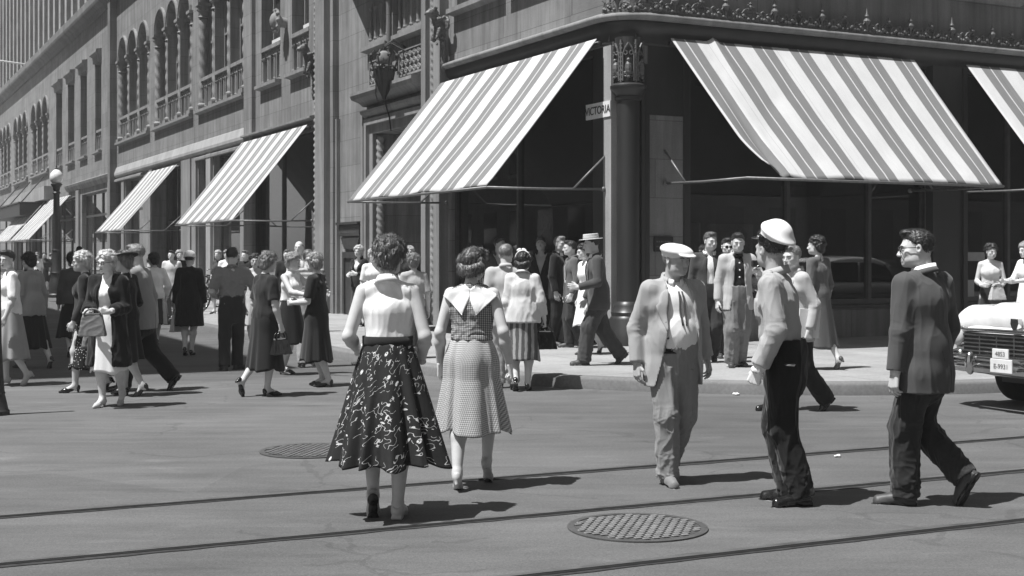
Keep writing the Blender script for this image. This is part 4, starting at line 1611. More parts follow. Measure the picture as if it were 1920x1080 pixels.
# ------------------------------------------------------------------ facades
def wall_open(fr, t0, t1, z0, z1, ops, depth=.3, p=0., arcn=10):
    """Front sheet of a wall with real openings and reveals. ops: (ta, tb, za, zb, arch)"""
    m = MB(fr)
    ts = sorted(set([t0, t1] + [o[0] for o in ops] + [o[1] for o in ops]))
    zs = sorted(set([z0, z1] + [o[2] for o in ops] + [o[3] for o in ops]))
    nt, nz = len(ts), len(zs)
    vs = [(t, p, z) for t in ts for z in zs]; fs = []
    for i in range(nt - 1):
        for j in range(nz - 1):
            tc, zc = (ts[i] + ts[i + 1]) / 2, (zs[j] + zs[j + 1]) / 2
            if any(o[0] < tc < o[1] and o[2] < zc < o[3] for o in ops): continue
            fs.append([i * nz + j, (i + 1) * nz + j, (i + 1) * nz + j + 1, i * nz + j + 1])
    m.add(vs, fs)
    for o in ops:
        a, b, c, d = o[:4]; arch = len(o) > 4 and o[4]
        q = p - depth
        zt = d - (b - a) / 2 if arch else d
        m.add([(a, p, c), (a, q, c), (a, q, zt), (a, p, zt)], [[0, 1, 2, 3]])
        m.add([(b, p, c), (b, q, c), (b, q, zt), (b, p, zt)], [[3, 2, 1, 0]])
        m.add([(a, p, c), (b, p, c), (b, q, c), (a, q, c)], [[0, 1, 2, 3]])
        if not arch:
            m.add([(a, p, d), (b, p, d), (b, q, d), (a, q, d)], [[3, 2, 1, 0]])
        else:
            r = (b - a) / 2; tc = (a + b) / 2
            arc = [(tc - r * math.cos(math.pi * k / arcn), zt + r * math.sin(math.pi * k / arcn)) for k in range(arcn + 1)]
            for k in range(arcn):
                (ta, za), (tb, zb) = arc[k], arc[k + 1]
                m.add([(ta, p, za), (tb, p, zb), (tb, p, d), (ta, p, d)], [[0, 1, 2, 3]])
                m.add([(ta, p, za), (ta, q, za), (tb, q, zb), (tb, p, zb)], [[0, 1, 2, 3]])
    return m


def window(fr, parent, a, b, c, d, p, arch=False, rails=(.5,), mull=0, mat=None, glass=None, fw=.07, blind=0.):
    """sash window: frame part with its pane as a sub-part"""
    m = MB(fr)
    if arch:
        r = (b - a) / 2; tc = (a + b) / 2; zt = d - r
        out = [(a, c)] + [(b, c)] + [(tc + r * math.cos(math.pi * k / 10), zt + r * math.sin(math.pi * k / 10)) for k in range(11)]
        g = MB(fr); g.prism_tz(out, p - .05, p - .03)
        m.box(a, a + fw, p - .03, p + .03, c, zt); m.box(b - fw, b, p - .03, p + .03, c, zt)
        for k in range(10):
            A, B = math.pi * k / 10, math.pi * (k + 1) / 10
            m.prism_tz([(tc + r * math.cos(A), zt + r * math.sin(A)), (tc + r * math.cos(B), zt + r * math.sin(B)), (tc + (r - fw) * math.cos(B), zt + (r - fw) * math.sin(B)), (tc + (r - fw) * math.cos(A), zt + (r - fw) * math.sin(A))], p - .03, p + .03)
        m.box(a + fw, b - fw, p - .03, p + .035, zt - .05, zt + .03)
    else:
        g = MB(fr); g.box(a, b, p - .05, p - .03, c, d)
        m.box(a, a + fw, p - .03, p + .03, c, d); m.box(b - fw, b, p - .03, p + .03, c, d)
        m.box(a + fw, b - fw, p - .03, p + .03, d - fw, d)
    m.box(a + fw, b - fw, p - .03, p + .03, c, c + fw)
    top = (d - (b - a) / 2) if arch else d
    for rr in rails:
        z = c + (top - c) * rr
        m.box(a + fw, b - fw, p - .02, p + .028, z - .035, z + .035)
    for k in range(mull):
        t = a + (b - a) * (k + 1) / (mull + 1)
        m.box(t - .03, t + .03, p - .022, p + .026, c + fw, top)
    f = m.build('window', mat or MAT['sash'], parent)
    g.build('pane', glass or MAT['darkglass'], f)
    if blind > 0:
        bm = MB(fr); bm.box(a + fw, b - fw, p - .028, p - .02, top - (top - c) * blind, top - .02)
        bm.build('blind', MAT['blind'], f)
    return f


def balustrade(fr, parent, a, b, c, d, p, n, mat):
    """blind arcade of small arches under a moulded rail"""
    root_m = MB(fr)
    w = (b - a) / n
    ops = [(a + w * i + w * .17, a + w * (i + 1) - w * .17, c + .1, d - .14, True) for i in range(n)]
    m = wall_open(fr, a, b, c, d - .08, ops, .1, p, 6)
    m.box(a, b, p - .14, p - .1, c, d - .08)
    m.box(a - .02, b + .02, p - .1, p + .07, d - .08, d + .03)
    m.box(a - .01, b + .01, p - .0, p + .05, c, c + .06)
    for i in range(n + 1):
        t = min(max(a + w * i, a + .06), b - .06)
        m.lathe(t, p + .02, [(.035, c + .07), (.05, c + .1), (.035, c + .14), (.033, d - .34), (.055, d - .3), (.055, d - .27)], 8)
    return m.build('balustrade', mat, parent)


def rope(fr, parent, t, p, z0, z1, r, mat, name='rope_column', k=40., amp=.16, n=12, step=.035, lobes=2):
    k, amp = 40., .17
    m = MB(fr)
    zs = np.arange(z0, z1, step)
    m.lathe(t, p, [(r, z) for z in zs], n, (amp, lobes, k))
    return m.build(name, mat, parent, smooth=True)


def twist_column(fr, parent, t, p, z0, z1, r, mat):
    m = MB(fr)
    m.box(t - r * 1.5, t + r * 1.5, p - r * 1.3, p + r * 1.5, z0, z0 + .12)
    m.lathe(t, p, [(r * 1.35, z0 + .12), (r * 1.4, z0 + .18), (r, z0 + .24)], 14)
    m.lathe(t, p, [(r * .95, z) for z in np.arange(z0 + .24, z1 - .5, .045)], 12, (.13, 2, 15.))
    m.lathe(t, p, [(r, z1 - .5), (r * 1.2, z1 - .47), (r * .95, z1 - .43), (r * 1.05, z1 - .3), (r * 1.45, z1 - .16), (r * 1.5, z1 - .1)], 14)
    for k in range(8):
        a = 2 * math.pi * k / 8
        m.ball((t + r * 1.25 * math.cos(a), p + r * 1.25 * math.sin(a), z1 - .22), r * .34, 6, 4)
    m.box(t - r * 1.6, t + r * 1.6, p - r * 1.3, p + r * 1.6, z1 - .1, z1)
    return m.build('twisted_column', mat, parent, smooth=False, auto=40)


def triple(fr, parent, t0, t1, z0, z1, p, wall_mat):
    """three arched lights between twisted columns, balustrades below"""
    w = (t1 - t0) / 3
    for i in range(3):
        a, b = t0 + w * i + .16, t0 + w * (i + 1) - .16
        window(fr, parent, a, b, z0 + 1.05, z1, p - .34, True, (.5,), 1, blind=.0)
        balustrade(fr, parent, a, b, z0, z0 + 1.05, p - .06, 3, MAT['trim'])
    for i in range(4):
        t = t0 + w * i
        t = min(max(t, t0 + .12), t1 - .12)
        twist_column(fr, parent, t, p - .1, z0 + .02, z1 - (w - .32) / 2 + .05, .15, MAT['trim'])
    # archivolts
    m = MB(fr)
    for i in range(3):
        a, b = t0 + w * i + .16, t0 + w * (i + 1) - .16
        r = (b - a) / 2; tc = (a + b) / 2; zt = z1 - r
        for q0, q1, pp in ((r, r + .07, .05), (r + .07, r + .15, .09)):
            for k in range(12):
                A, B = math.pi * k / 12, math.pi * (k + 1) / 12
                m.prism_tz([(tc + q0 * math.cos(A), zt + q0 * math.sin(A)), (tc + q1 * math.cos(A), zt + q1 * math.sin(A)), (tc + q1 * math.cos(B), zt + q1 * math.sin(B)), (tc + q0 * math.cos(B), zt + q0 * math.sin(B))], p, p + pp)
    m.build('archivolt', MAT['trim'], parent)
    m = MB(fr); m.prism_pz([(p, z0 - .13), (p + .05, z0 - .12), (p + .17, z0 - .09), (p + .17, z0), (p, z0)], t0 - .15, t1 + .15)
    m.build('sill', MAT['trim'], parent)


def sillbox(fr, parent, a, b, z, out=.3, name='sill'):
    out *= .55
    m = MB(fr); m.prism_pz([(0, z - .13), (.05, z - .12), (out, z - .09), (out, z), (0, z)], a, b)
    return m.build(name, MAT['trim'], parent)


def moulding(fr, parent, a, b, z, prof, name, mat):
    m = MB(fr); m.prism_pz([(q, z + w) for q, w in prof], a, b)
    return m.build(name, mat, parent)


BASE = (float(O[0]), float(O[1]), 0)
store = empty('department_store', BASE)
tag(store, 'soot-grey corner department store with twisted columns, rounded corner and striped awnings', 'building')

# ---- left front, upper wall
up_ops = [(1.6, 3.6, 6.45, 10.6), (4.1, 6.1, 6.45, 10.6), (7.75, 9.0, 7.5, 11.), (9.4, 10.65, 7.5, 11.),
          (15.3, 16.75, 6.45, 10.8), (17.8, 19.6, 6.45, 10.8)]
groups = [(21.3, 26.9), (27.9, 33.8), (34.9, 41.1)]
for a, b in groups:
    w = (b - a) / 3
    for i in range(3):
        up_ops.append((a + w * i + .16, a + w * (i + 1) - .16, 6.45, 10.8, True))
g_ops = [(.78, 6.35, .7, 4.9), (7.75, 10.6, SW, 4.35), (14.85, 20.9, .6, 4.9), (21.7, 25.0, .6, 4.85), (25.75, 27.05, .6, 4.85), (29.2, 34.2, SW, 4.9), (36.15, 39.6, .6, 4.8), (40.4, 42., .6, 4.8)]
wall_open(LF, .3, 42.2, SW - .02, 13.4, up_ops + g_ops, .5).build('wall', MAT['stone'], store)
# right front wall
r_up = [(2.9, 4.2, 6.35, 9.6), (5.1, 6.4, 6.35, 9.6), (7.3, 8.6, 6.35, 9.6), (9.5, 10.8, 6.35, 9.6)]
r_g = [(1.32, 6.5, .7, 4.95), (7.25, 12.8, .7, 4.95), (13.6, 19.2, .7, 4.95)]
wall_open(RF, .3, 30., SW - .02, 13.4, r_up + r_g, .5).build('wall', MAT['stone_dark'], store)
for o in r_up:
    window(RF, store, o[0], o[1], o[2] + .05, o[3], -.3, False, (.5,), 1, blind=.3)
    sillbox(RF, store, o[0] - .2, o[1] + .2, o[2], .3)
# roof, back walls, floor and core so the inside is dark
ST = Frame(O, D1, D2)
m = MB(ST); m.box(.2, 42.1, .2, 30, 13.1, 13.35); m.build('roof', MAT['stone_dark'], store)
m = MB(ST); m.box(41.9, 42.15, .6, 30, SW, 13.1); m.box(.6, 41.9, 29.8, 29.98, SW, 13.1); m.build('wall', MAT['brick'], store)
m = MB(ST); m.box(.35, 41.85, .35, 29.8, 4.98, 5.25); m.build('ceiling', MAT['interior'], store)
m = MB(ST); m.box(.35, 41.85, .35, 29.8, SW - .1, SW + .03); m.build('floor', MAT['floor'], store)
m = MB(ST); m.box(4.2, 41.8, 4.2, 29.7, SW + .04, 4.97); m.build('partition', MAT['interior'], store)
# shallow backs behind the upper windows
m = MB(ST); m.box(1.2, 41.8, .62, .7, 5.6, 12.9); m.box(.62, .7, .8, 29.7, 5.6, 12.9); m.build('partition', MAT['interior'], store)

# ---- shop windows of the left and right fronts
def shopwin(fr, a, b, c, d, p, mulls, parent=store, disp=True, seed=0, transom=None):
    m = MB(fr)
    fw = .08
    m.box(a, a + fw, p - .06, p + .05, c, d); m.box(b - fw, b, p - .06, p + .05, c, d)
    m.box(a + fw, b - fw, p - .06, p + .05, c, c + .1); m.box(a + fw, b - fw, p - .06, p + .05, d - fw, d)
    for t in mulls: m.box(t - .035, t + .035, p - .05, p + .06, c + .1, d - fw)
    if transom: m.box(a + fw, b - fw, p - .045, p + .055, transom - .05, transom + .05)
    f = m.build('shop_window', MAT['bronze'], parent)
    g = MB(fr); g.box(a + fw, b - fw, p - .012, p, c + .1, d - fw); g.build('pane', MAT['glass'], f)
    if disp:
        r = random.Random(seed)
        k = MB(fr)
        k.box(a + .05, b - .05, -2.6, p - .1, c - .12, c + .04)
        t = a + .5
        while t < b - .7:
            w = r.uniform(.5, 1.1); h = r.uniform(.4, 1.25); q = r.uniform(-1.7, -.7)
            k.box(t, t + w, q - .5, q, c + .04, c + .04 + h, .02)
            if r.random() < .6: k.lathe(t + w / 2, q - .25, [(.14, c + .04 + h), (.18, c + .3 + h), (.1, c + .62 + h), (.05, c + .68 + h), (.08, c + .78 + h), (.03, c + .9 + h)], 10)
            t += w + r.uniform(.3, .9)
        k.build('display', MAT['display2'], f)
        k = MB(fr); zt = min(d - .8, 2.6)
        for i in range(3):
            ta = a + (b - a) * (i + .15) / 3; k.box(ta, ta + (b - a) * .2, -2.3, -2.26, c + .3, zt + r.uniform(-.5, .4))
        k.build('backdrop', MAT['display'], f)
    # bulkhead below the glass
    bm = MB(fr); bm.box(a, b, -.3, -.02, SW, c - .06); bm.box(a, b, -.3, .04, c - .06, c)
    bm.build('bulkhead', MAT['darkmetal'], parent)


shopwin(LF, .78, 6.35, .7, 4.9, -.12, (3.6,), seed=1)
shopwin(LF, 14.85, 20.9, .6, 4.9, -.15, (17.9,), seed=2)
shopwin(LF, 21.7, 25.0, .6, 4.85, -.25, (), seed=3, transom=3.6)
shopwin(LF, 25.75, 27.05, .6, 4.85, -.25, (), seed=4, transom=3.6)
shopwin(LF, 36.15, 39.6, .6, 4.8, -.25, (), seed=5, transom=3.5)
shopwin(LF, 40.4, 42., .6, 4.8, -.25, (), seed=6, transom=3.5)
shopwin(RF, 1.32, 6.5, .7, 4.95, -.12, (3.4, 5.2), seed=7)
shopwin(RF, 7.25, 12.8, .7, 4.95, -.12, (8.6, 10.9), seed=8)
shopwin(RF, 13.6, 19.2, .7, 4.95, -.12, (15.4, 17.4), seed=9)
# doorway in the third bay (awning bay with dark doors)
m = MB(LF)
for t in (29.25, 30.85, 32.45, 34.05): m.box(t, t + .12, -.7, -.55, SW, 4.85)
m.box(29.25, 34.17, -.7, -.54, 2.75, 2.9); m.build('entrance_frame', MAT['bronze'], store)
for t in (29.4, 31., 32.6):
    d = MB(LF); d.box(t, t + 1.42, -.68, -.6, SW + .02, SW + .32); d.box(t, t + .1, -.68, -.6, SW + .32, 2.72); d.box(t + 1.32, t + 1.42, -.68, -.6, SW + .32, 2.72); d.box(t + .1, t + 1.32, -.68, -.6, 2.6, 2.72)
    do = d.build('door', MAT['bronze'], store)
    g = MB(LF); g.box(t + .1, t + 1.32, -.65, -.64, SW + .32, 2.6); g.build('pane', MAT['glass'], do)
# ---- upper windows of the left front
for o in up_ops:
    if len(o) > 4: continue
    a, b, c, d = o[:4]
    if c > 7:   # over the doorway
        window(LF, store, a, b, c, d, -.3, False, (.5,), 0, blind=.35)
    elif a < 7:
        window(LF, store, a, b, c + .05, d, -.3, False, (.5,), 0)
        sillbox(LF, store, a - .15, b + .15, c, .32)
    else:
        balustrade(LF, store, a, b, c, c + 1.05, -.05, 3, MAT['trim'])
        window(LF, store, a + .12, b - .12, c + 1.05, d, -.34, False, (.45,), 1, mat=MAT['sash'], blind=.0)
        sillbox(LF, store, a - .12, b + .12, c, .34)
        k = MB(LF); k.box(a + .2, b - .3, -.3, -.22, c + 1.08, c + 1.3); k.build('window_box', MAT['white'], store)
for a, b in groups: triple(LF, store, a, b, 6.45, 10.8, 0., MAT['stone'])
# pilasters and belt
m = MB(LF); m.box(20.2, 21.05, 0, .12, SW, 13.4); m.build('pilaster', MAT['stone'], store)
m = MB(LF); m.box(13.2, 13.88, 0, .32, SW, 13.4, .05); m.build('pilaster', MAT['trim'], store)
m = MB(LF); m.box(13.0, 13.2, 0, .16, SW, 13.4); m.build('pilaster', MAT['stone'], store)
rope(LF, store, 14.12, .1, SW, 13.2, .15, MAT['trim'], k=9.)
m = MB(LF); m.box(6.5, 6.82, 0, .2, SW, 13.4); m.build('pilaster', MAT['trim'], store)
m = MB(LF); m.box(7.22, 7.45, 0, .2, SW, 13.4); m.build('pilaster', MAT['trim'], store)
rope(LF, store, 7.02, .06, SW, 13.2, .1, MAT['trim'])
m = MB(LF); m.box(6.82, 6.9, 0, .1, SW, 13.4); m.box(7.14, 7.22, 0, .1, SW, 13.4); m.build('pilaster', MAT['trim'], store)
for t in (21.3, 27.4, 34.4, 39.95):
    m = MB(LF); m.box(t - .28, t + .3, 0, .08, SW, 4.9); m.build('pier', MAT['trim'], store)
m = MB(LF); m.box(25.08, 25.66, 0, .1, SW, 4.9); m.build('pier', MAT['pale'], store)
m = MB(LF); m.box(27.75, 29.1, 0, .12, SW, 4.9); m.build('pier', MAT['trim'], store)
moulding(LF, store, 21.1, 42.3, 5.0, [(0, -.06), (.1, .0), (.12, .05), (.12, .14), (.03, .4), (0, .42)], 'belt_course', MAT['pale'])
moulding(LF, store, 14.6, 21.1, 4.95, [(0, .1), (.22, .13), (.22, .18), (0, .22)], 'belt_course', MAT['trim'])
for a, b in ((21.5, 27.2), (36., 42.1)):
    moulding(LF, store, a, b, 4.78, [(0, 0), (.12, .0), (.12, .08), (.05, .12), (0, .12)], 'head_mould', MAT['trim'])
# downpipe at the end of the store
m = MB(LF); m.box(41.6, 42.15, 0.01, .3, SW, 13.4, .04); m.build('pier', MAT['stone_dark'], store)
# cornice
moulding(LF, store, 6.4, 42.3, 12.7, [(0, 0), (.12, .0), (.2, .18), (.46, .3), (.5, .42), (.5, .75), (0, .8)], 'cornice', MAT['stone_dark'])
# flat stone panel left of the doorway with its plaque
m = MB(LF); m.box(11.05, 11.2, 0, .12, SW, 4.9); m.box(12.9, 12.98, 0, .1, SW, 4.9); m.build('pilaster', MAT['trim'], store)
m = MB(LF); m.box(11.35, 12.75, 0, .1, 2.02, 2.3, .02); m.box(11.3, 12.8, 0, .16, 2.3, 2.36)
m.prism_tz([(11.4, 2.0), (12.7, 2.0), (12.45, 1.72), (11.65, 1.72)], 0, .07)
pl = m.build('plaque', MAT['bronze'], store)
m = MB(LF); r = random.Random(2)
for row in (2.20, 2.12):
    t = 11.5
    while t < 12.6:
        w = r.uniform(.02, .05); m.box(t, t + w, .1, .106, row - r.uniform(.012, .025), row + .02); t += w + r.uniform(.012, .03)
m.build('lettering', MAT['ornament'], pl)
m = MB(LF); m.box(11.5, 11.62, 0, .06, SW + .02, 1.65); m.box(12.5, 12.62, 0, .06, SW + .02, 1.65); m.box(11.62, 12.5, 0, .06, 1.5, 1.65); m.box(11.62, 12.5, 0, .015, SW + .02, 1.5); m.build('niche', MAT['bronze'], store)

# ---- doorway
m = MB(LF)
for i, (w, q) in enumerate(((.34, .14), (.2, .05))):
    a, b, zt = 7.75 - w, 10.6 + w, 4.35 + w
    a2, b2, z2 = (7.75 - .2, 10.6 + .2, 4.55) if i == 0 else (7.75, 10.6, 4.35)
    m.box(a, a2, 0.005, q, SW, zt); m.box(b2, b, 0.005, q, SW, zt); m.box(a2, b2, 0.005, q, z2, zt)
m.build('doorway_surround', MAT['trim'], store)
moulding(LF, store, 7.45, 11., 4.72, [(0, 0), (.08, .0), (.2, .1), (.22, .16), (0, .18)], 'hood_mould', MAT['trim'])
moulding(LF, store, 7.45, 11.1, 5.02, [(0, -.02), (.1, -.02), (.2, .06), (.38, .12), (.42, .2), (.42, .27), (0, .36)], 'cornice', MAT['trim'])
rope(LF, store, 10.48, -.1, SW, 4.3, .09, MAT['trim'], k=12.)
rope(LF, store, 7.88, -.1, SW, 4.3, .09, MAT['trim'], k=12.)
m = MB(LF); m.box(7.75, 10.6, -1.3, -1.2, 3.1, 4.35); m.box(7.75, 7.95, -1.3, -1.2, SW, 3.1); m.box(10.4, 10.6, -1.3, -1.2, SW, 3.1); m.box(9.1, 9.25, -1.3, -1.2, SW, 3.1); m.build('entrance_frame', MAT['bronze'], store)
m = MB(LF); m.box(10.42, 10.58, -1.2, -.5, SW, 4.33); m.box(7.77, 7.93, -1.2, -.5, SW, 4.33); m.build('jamb', MAT['stone'], store)
for t in (7.95, 9.25):
    d = MB(LF); w = 1.15
    d.box(t, t + w, -1.28, -1.22, SW + .02, .5); d.box(t, t + .12, -1.28, -1.22, .5, 2.95); d.box(t + w - .12, t + w, -1.28, -1.22, .5, 2.95); d.box(t + .12, t + w - .12, -1.28, -1.22, 2.8, 3.08)
    do = d.build('door', MAT['bronze'], store)
    g = MB(LF); g.box(t + .12, t + w - .12, -1.255, -1.25, .5, 2.8); g.build('pane', MAT['glass'], do)
    h = MB(LF); h.tube([(t + w - .06, -1.2, 1.0), (t + w - .06, -1.14, 1.02), (t + w - .06, -1.14, 1.36), (t + w - .06, -1.2, 1.38)], .014, 6); h.build('handle', MAT['chrome'], do)


def tracery(fr, a, b, c, d, n, k, p=0.):
    m = MB(fr)
    m.box(a, b, p, p + .015, c, d)
    for x0, x1, z0, z1 in ((a - .04, b + .04, d, d + .04), (a - .04, b + .04, c - .04, c), (a - .04, a, c, d), (b, b + .04, c, d)): m.box(x0, x1, p, p + .07, z0, z1)
    w = (b - a) / n; h = (d - c) / k
    for i in range(n):
        for j in range(k):
            x, z = a + w * (i + .5), c + h * (j + .5)
            for q in range(4):
                A = math.pi / 2 * q; B = A + math.pi / 2
                R1, R0 = .5, .3
                m.prism_tz([(x + R1 * w * math.cos(A), z + R1 * h * math.sin(A)), (x + R1 * w * math.cos(B), z + R1 * h * math.sin(B)), (x + R0 * w * math.cos(B), z + R0 * h * math.sin(B)), (x + R0 * w * math.cos(A), z + R0 * h * math.sin(A))], p + .012, p + .055)
            m.ball((x, p + .03, z), .035, 6, 4)
    return m.build('tracery_panel', MAT['trim'], store)


tracery(LF, 9.55, 10.75, 5.47, 5.98, 6, 3)
tracery(LF, 7.6, 8.95, 5.47, 5.98, 6, 3)
sillbox(LF, store, 7.45, 11.05, 6.35, .34)
balustrade(LF, store, 7.62, 9.05, 6.4, 7.5, .02, 4, MAT['trim'])
balustrade(LF, store, 9.35, 10.8, 6.4, 7.5, .02, 4, MAT['trim'])
m = MB(LF); m.box(9.1, 9.3, 0, .16, 6.35, 13.); m.tube([(9.2, .22, 6.1), (9.2, .22, 13.)], .05, 8); m.build('mullion', MAT['stone_dark'], store)
# unseen slab, added and cut slantwise to shade the wall beside the doorway
m = MB(LF); m.prism_tp([(13.0, 0), (10.9, .95), (7.4, .95), (7.4, 0)], 8.6, 8.95); m.build('shade_slab', MAT['stone'], store)
# conduit down the doorway
m = MB(LF); m.tube([(9.35, .44, 5.4), (9.35, .46, 5.1), (9.3, .44, 4.95), (9.3, .25, 4.88), (9.3, .16, 4.6), (9.3, .12, 4.3)], .018, 6); m.build('conduit', MAT['black'], store)

# ---- sculpted brackets
def gargoyle(fr, t, p, z, s, mat):
    g = Grid((-.42, -.14, -1.35), (.42, .75, .6), .028)
    g.ell((0, .42, .32), (.13, .16, .13), .05); g.ell((0, .56, .28), (.08, .1, .07), .04)
    for sx in (-1, 1):
        g.ell((sx * .1, .38, .44), (.04, .05, .07), .02); g.cap((sx * .09, .3, .1), (sx * .2, .12, .22), .06, .03, k=.05)
        g.cap((sx * .1, .25, -.15), (sx * .16, .36, -.4), .07, .04, k=.04)
        g.ell((sx * .22, .08, .02), (.13, .05, .2), .03)
    g.cap((0, .34, .24), (0, .18, -.12), .11, .15, k=.06); g.cap((0, .18, -.1), (0, .08, -.55), .14, .06, k=.05)
    g.cap((0, .08, -.5), (.03, .07, -1.05), .055, .07, k=.04); g.ell((.03, .07, -1.1), (.07, .06, .16), .04)
    for i in range(14):
        g.ell((math.sin(i * 2.4) * .15, .14 + .16 * abs(math.cos(i * 1.7)), .25 - i * .06), (.05, .05, .04), .02)
    g.clip((0, -1, 0), .02)
    V, Q = g.mesh(); V = wrinkle(V, Q, .02, (12, 12, 12), 3)
    P = np.array([fr(t + v[0] * s, p + v[1] * s, z + v[2] * s) for v in V]) - np.array(BASE)
    if np.cross(fr.a[:2], fr.b[:2]) < 0: Q = Q[:, ::-1]
    obj_np('carved_bracket', P, Q, mat, store)


gargoyle(LF, 14.55, .05, 6.55, .82, MAT['ornament'])
gargoyle(LF, 6.35, .12, 6.15, .72, MAT['ornament'])
# round shield between two windows
g = Grid((-.5, -.05, -.55), (.5, .6, .55), .03)
g.ell((0, .3, 0), (.33, .1, .42), .03); g.ell((0, .4, .0), (.2, .1, .26), .04); g.cap((0, 0, -.05), (0, .3, 0), .16, .2, k=.05)
for k in range(10): g.ell((.3 * math.cos(k * .63), .34, .38 * math.sin(k * .63)), (.06, .06, .06), .02)
g.clip((0, -1, 0), .02)
V, Q = g.mesh()
obj_np('shield', np.array([LF(17.25 + v[0] * .8, v[1] * .9, 7.95 + v[2] * .8) for v in V]) - np.array(BASE), Q, MAT['trim'], store)
# wrought iron lantern over the doorway
m = MB(LF)
rr = random.Random(4)
for k in range(8):
    a = 2 * math.pi * k / 8
    m.tube([(8.75 + .26 * math.cos(a), .5 + .26 * math.sin(a), 5.62), (8.75 + .2 * math.cos(a), .5 + .2 * math.sin(a), 5.3), (8.75, .5, 4.95)], .016, 5)
    m.tube([(8.75 + .26 * math.cos(a), .5 + .26 * math.sin(a), 5.62), (8.75 + .33 * math.cos(a), .5 + .33 * math.sin(a), 5.8), (8.75 + .22 * math.cos(a), .5 + .22 * math.sin(a), 5.95)], .018, 5)
    m.ball((8.75 + .3 * math.cos(a), .5 + .3 * math.sin(a), 5.84), .05, 6, 4)
    m.ball((8.75 + .25 * math.cos(a + .4), .5 + .25 * math.sin(a + .4), 5.55), .04, 6, 4)
m.tube([(8.75, .0, 6.05), (8.75, .3, 6.2), (8.75, .5, 6.05)], .03, 6); m.tube([(8.75, .5, 6.05), (8.75, .5, 5.6)], .03, 6)
m.tube([(9.2, .2, 6.15), (8.95, .4, 6.2), (8.75, .5, 6.08)], .022, 6); m.tube([(8.4, .1, 5.9), (8.6, .4, 6.1), (8.75, .5, 6.02)], .02, 6)
m.lathe(8.75, .5, [(.03, 4.9), (.05, 4.96), (.13, 5.12), (.2, 5.3), (.24, 5.5), (.26, 5.6), (.22, 5.64)], 12)
lan = m.build('lantern', MAT['darkmetal'], store, smooth=False)
m = MB(LF); m.lathe(8.75, .5, [(.16, 5.64), (.17, 5.75), (.15, 5.88), (.05, 5.95)], 12); m.build('globe', MAT['display2'], lan, smooth=True)

# ---- corner: column, jambs, ledge, cresting
CC = np.array([1.845, 20.97])
cfr = Frame(CC, (1, 0), (0, 1))
m = MB(cfr)
m.lathe(0, 0, [(.185, .82), (.185, 4.02)], 32)
m.build('column', MAT['column'], store, smooth=False, auto=40)
m = MB(cfr); m.lathe(0, 0, [(.33, SW), (.33, .34), (.31, .37), (.31, .55), (.27, .6), (.28, .66), (.25, .7), (.23, .76), (.215, .8), (.185, .83)], 32); m.build('column_base', MAT['column'], store, auto=40)
m = MB(cfr); m.lathe(0, 0, [(.185, 4.0), (.215, 4.02), (.22, 4.06), (.205, 4.08), (.23, 4.12), (.26, 4.16), (.29, 4.2), (.29, 4.24), (.26, 4.27), (.215, 4.28), (.215, 5.0)], 32)
cap_ = m.build('capital', MAT['column'], store, auto=40)
m = MB(cfr); rr = random.Random(8)
dirc = math.atan2(-21, -1.7)
for a0 in (dirc - 1.05, dirc, dirc + 1.05):
    def cp(u, z, r=.24):
        if r != .24: r = r * .9
        return (r * math.cos(a0 + u / .27), r * math.sin(a0 + u / .27), z)
    for sx in (-1, 1):
        m.tube([cp(sx * .1, 4.3), cp(sx * .1, 4.72), cp(sx * .06, 4.82), cp(0, 4.9)], .016, 6)
        pts = [cp(sx * (.06 + .045 * math.cos(w) * (1 - w / 14)), 4.4 + .045 * math.sin(w) * (1 - w / 14)) for w in np.linspace(0, 9, 16)]
        m.tube(pts, .012, 5)
        pts = [cp(sx * (.05 + .03 * math.cos(w)), 4.74 + .03 * math.sin(w)) for w in np.linspace(0, 6.3, 10)]
        m.tube(pts, .011, 5)
        for z in np.arange(4.32, 4.9, .07): m.ball(cp(sx * .128, z, .262), .018, 6, 4)
    g0 = cp(0, 4.42, .25); m.ball((g0[0], g0[1], 4.5), .06, 8, 6, (1, 1, 2.)); m.ball((cp(0, 0, .27)[0], cp(0, 0, .27)[1], 4.63), .03, 8, 5)
    for z in (4.36, 4.44): m.ball(cp(0, z, .28), .03, 6, 4)
    for u in (-.14, .14): m.tube([cp(u, 4.28, .26), cp(u, 4.95, .26)], .02, 6)
m.build('relief', MAT['ornament'], cap_)
# jamb on the left of the column (catches the sun) and mouldings on the right
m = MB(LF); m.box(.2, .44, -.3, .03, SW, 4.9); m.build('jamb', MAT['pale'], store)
m = MB(LF); m.box(.44, .78, -.25, .02, SW, 4.9); m.build('moulding', MAT['column'], store)  # moulding, widened over the shaded jamb; that shade is in its dark colour
m = MB(RF)
for s0, q in ((.26, .04), (.36, .09), (.46, .05)): m.box(s0, s0 + .07, -.25, q, SW, 4.6)
m.build('moulding', MAT['column'], store)
m = MB(RF); m.box(.56, 1.2, -.2, .01, .9, 3.8); m.build('stone_panel', MAT['stone_dark'], store)
m = MB(RF); m.box(.53, 1.3, -.2, .03, SW, .9); m.box(1.2, 1.3, -.2, .05, .9, 4.9); m.box(.53, 1.2, -.2, .02, 3.8, 4.95); m.build('panel_frame', MAT['column'], store)
m = MB(RF); m.box(.62, .98, .03, .055, 1.62, 1.86, .005); pq = m.build('plaque', MAT['black'], store)
m = MB(RF); r = random.Random(5)
for row in (1.78, 1.70):
    t = .66
    while t < .93:
        w = r.uniform(.012, .03); m.box(t, t + w, .055, .058, row - .012, row + .012); t += w + r.uniform(.01, .02)
m.build('lettering', MAT['ornament'], pq)
m = MB(RF); m.box(6.52, 7.23, 0, .14, SW, 4.95); m.box(6.45, 6.55, 0.002, .18, SW, 4.95); m.box(7.2, 7.3, 0.002, .18, SW, 4.95); m.build('pier', MAT['column'], store)
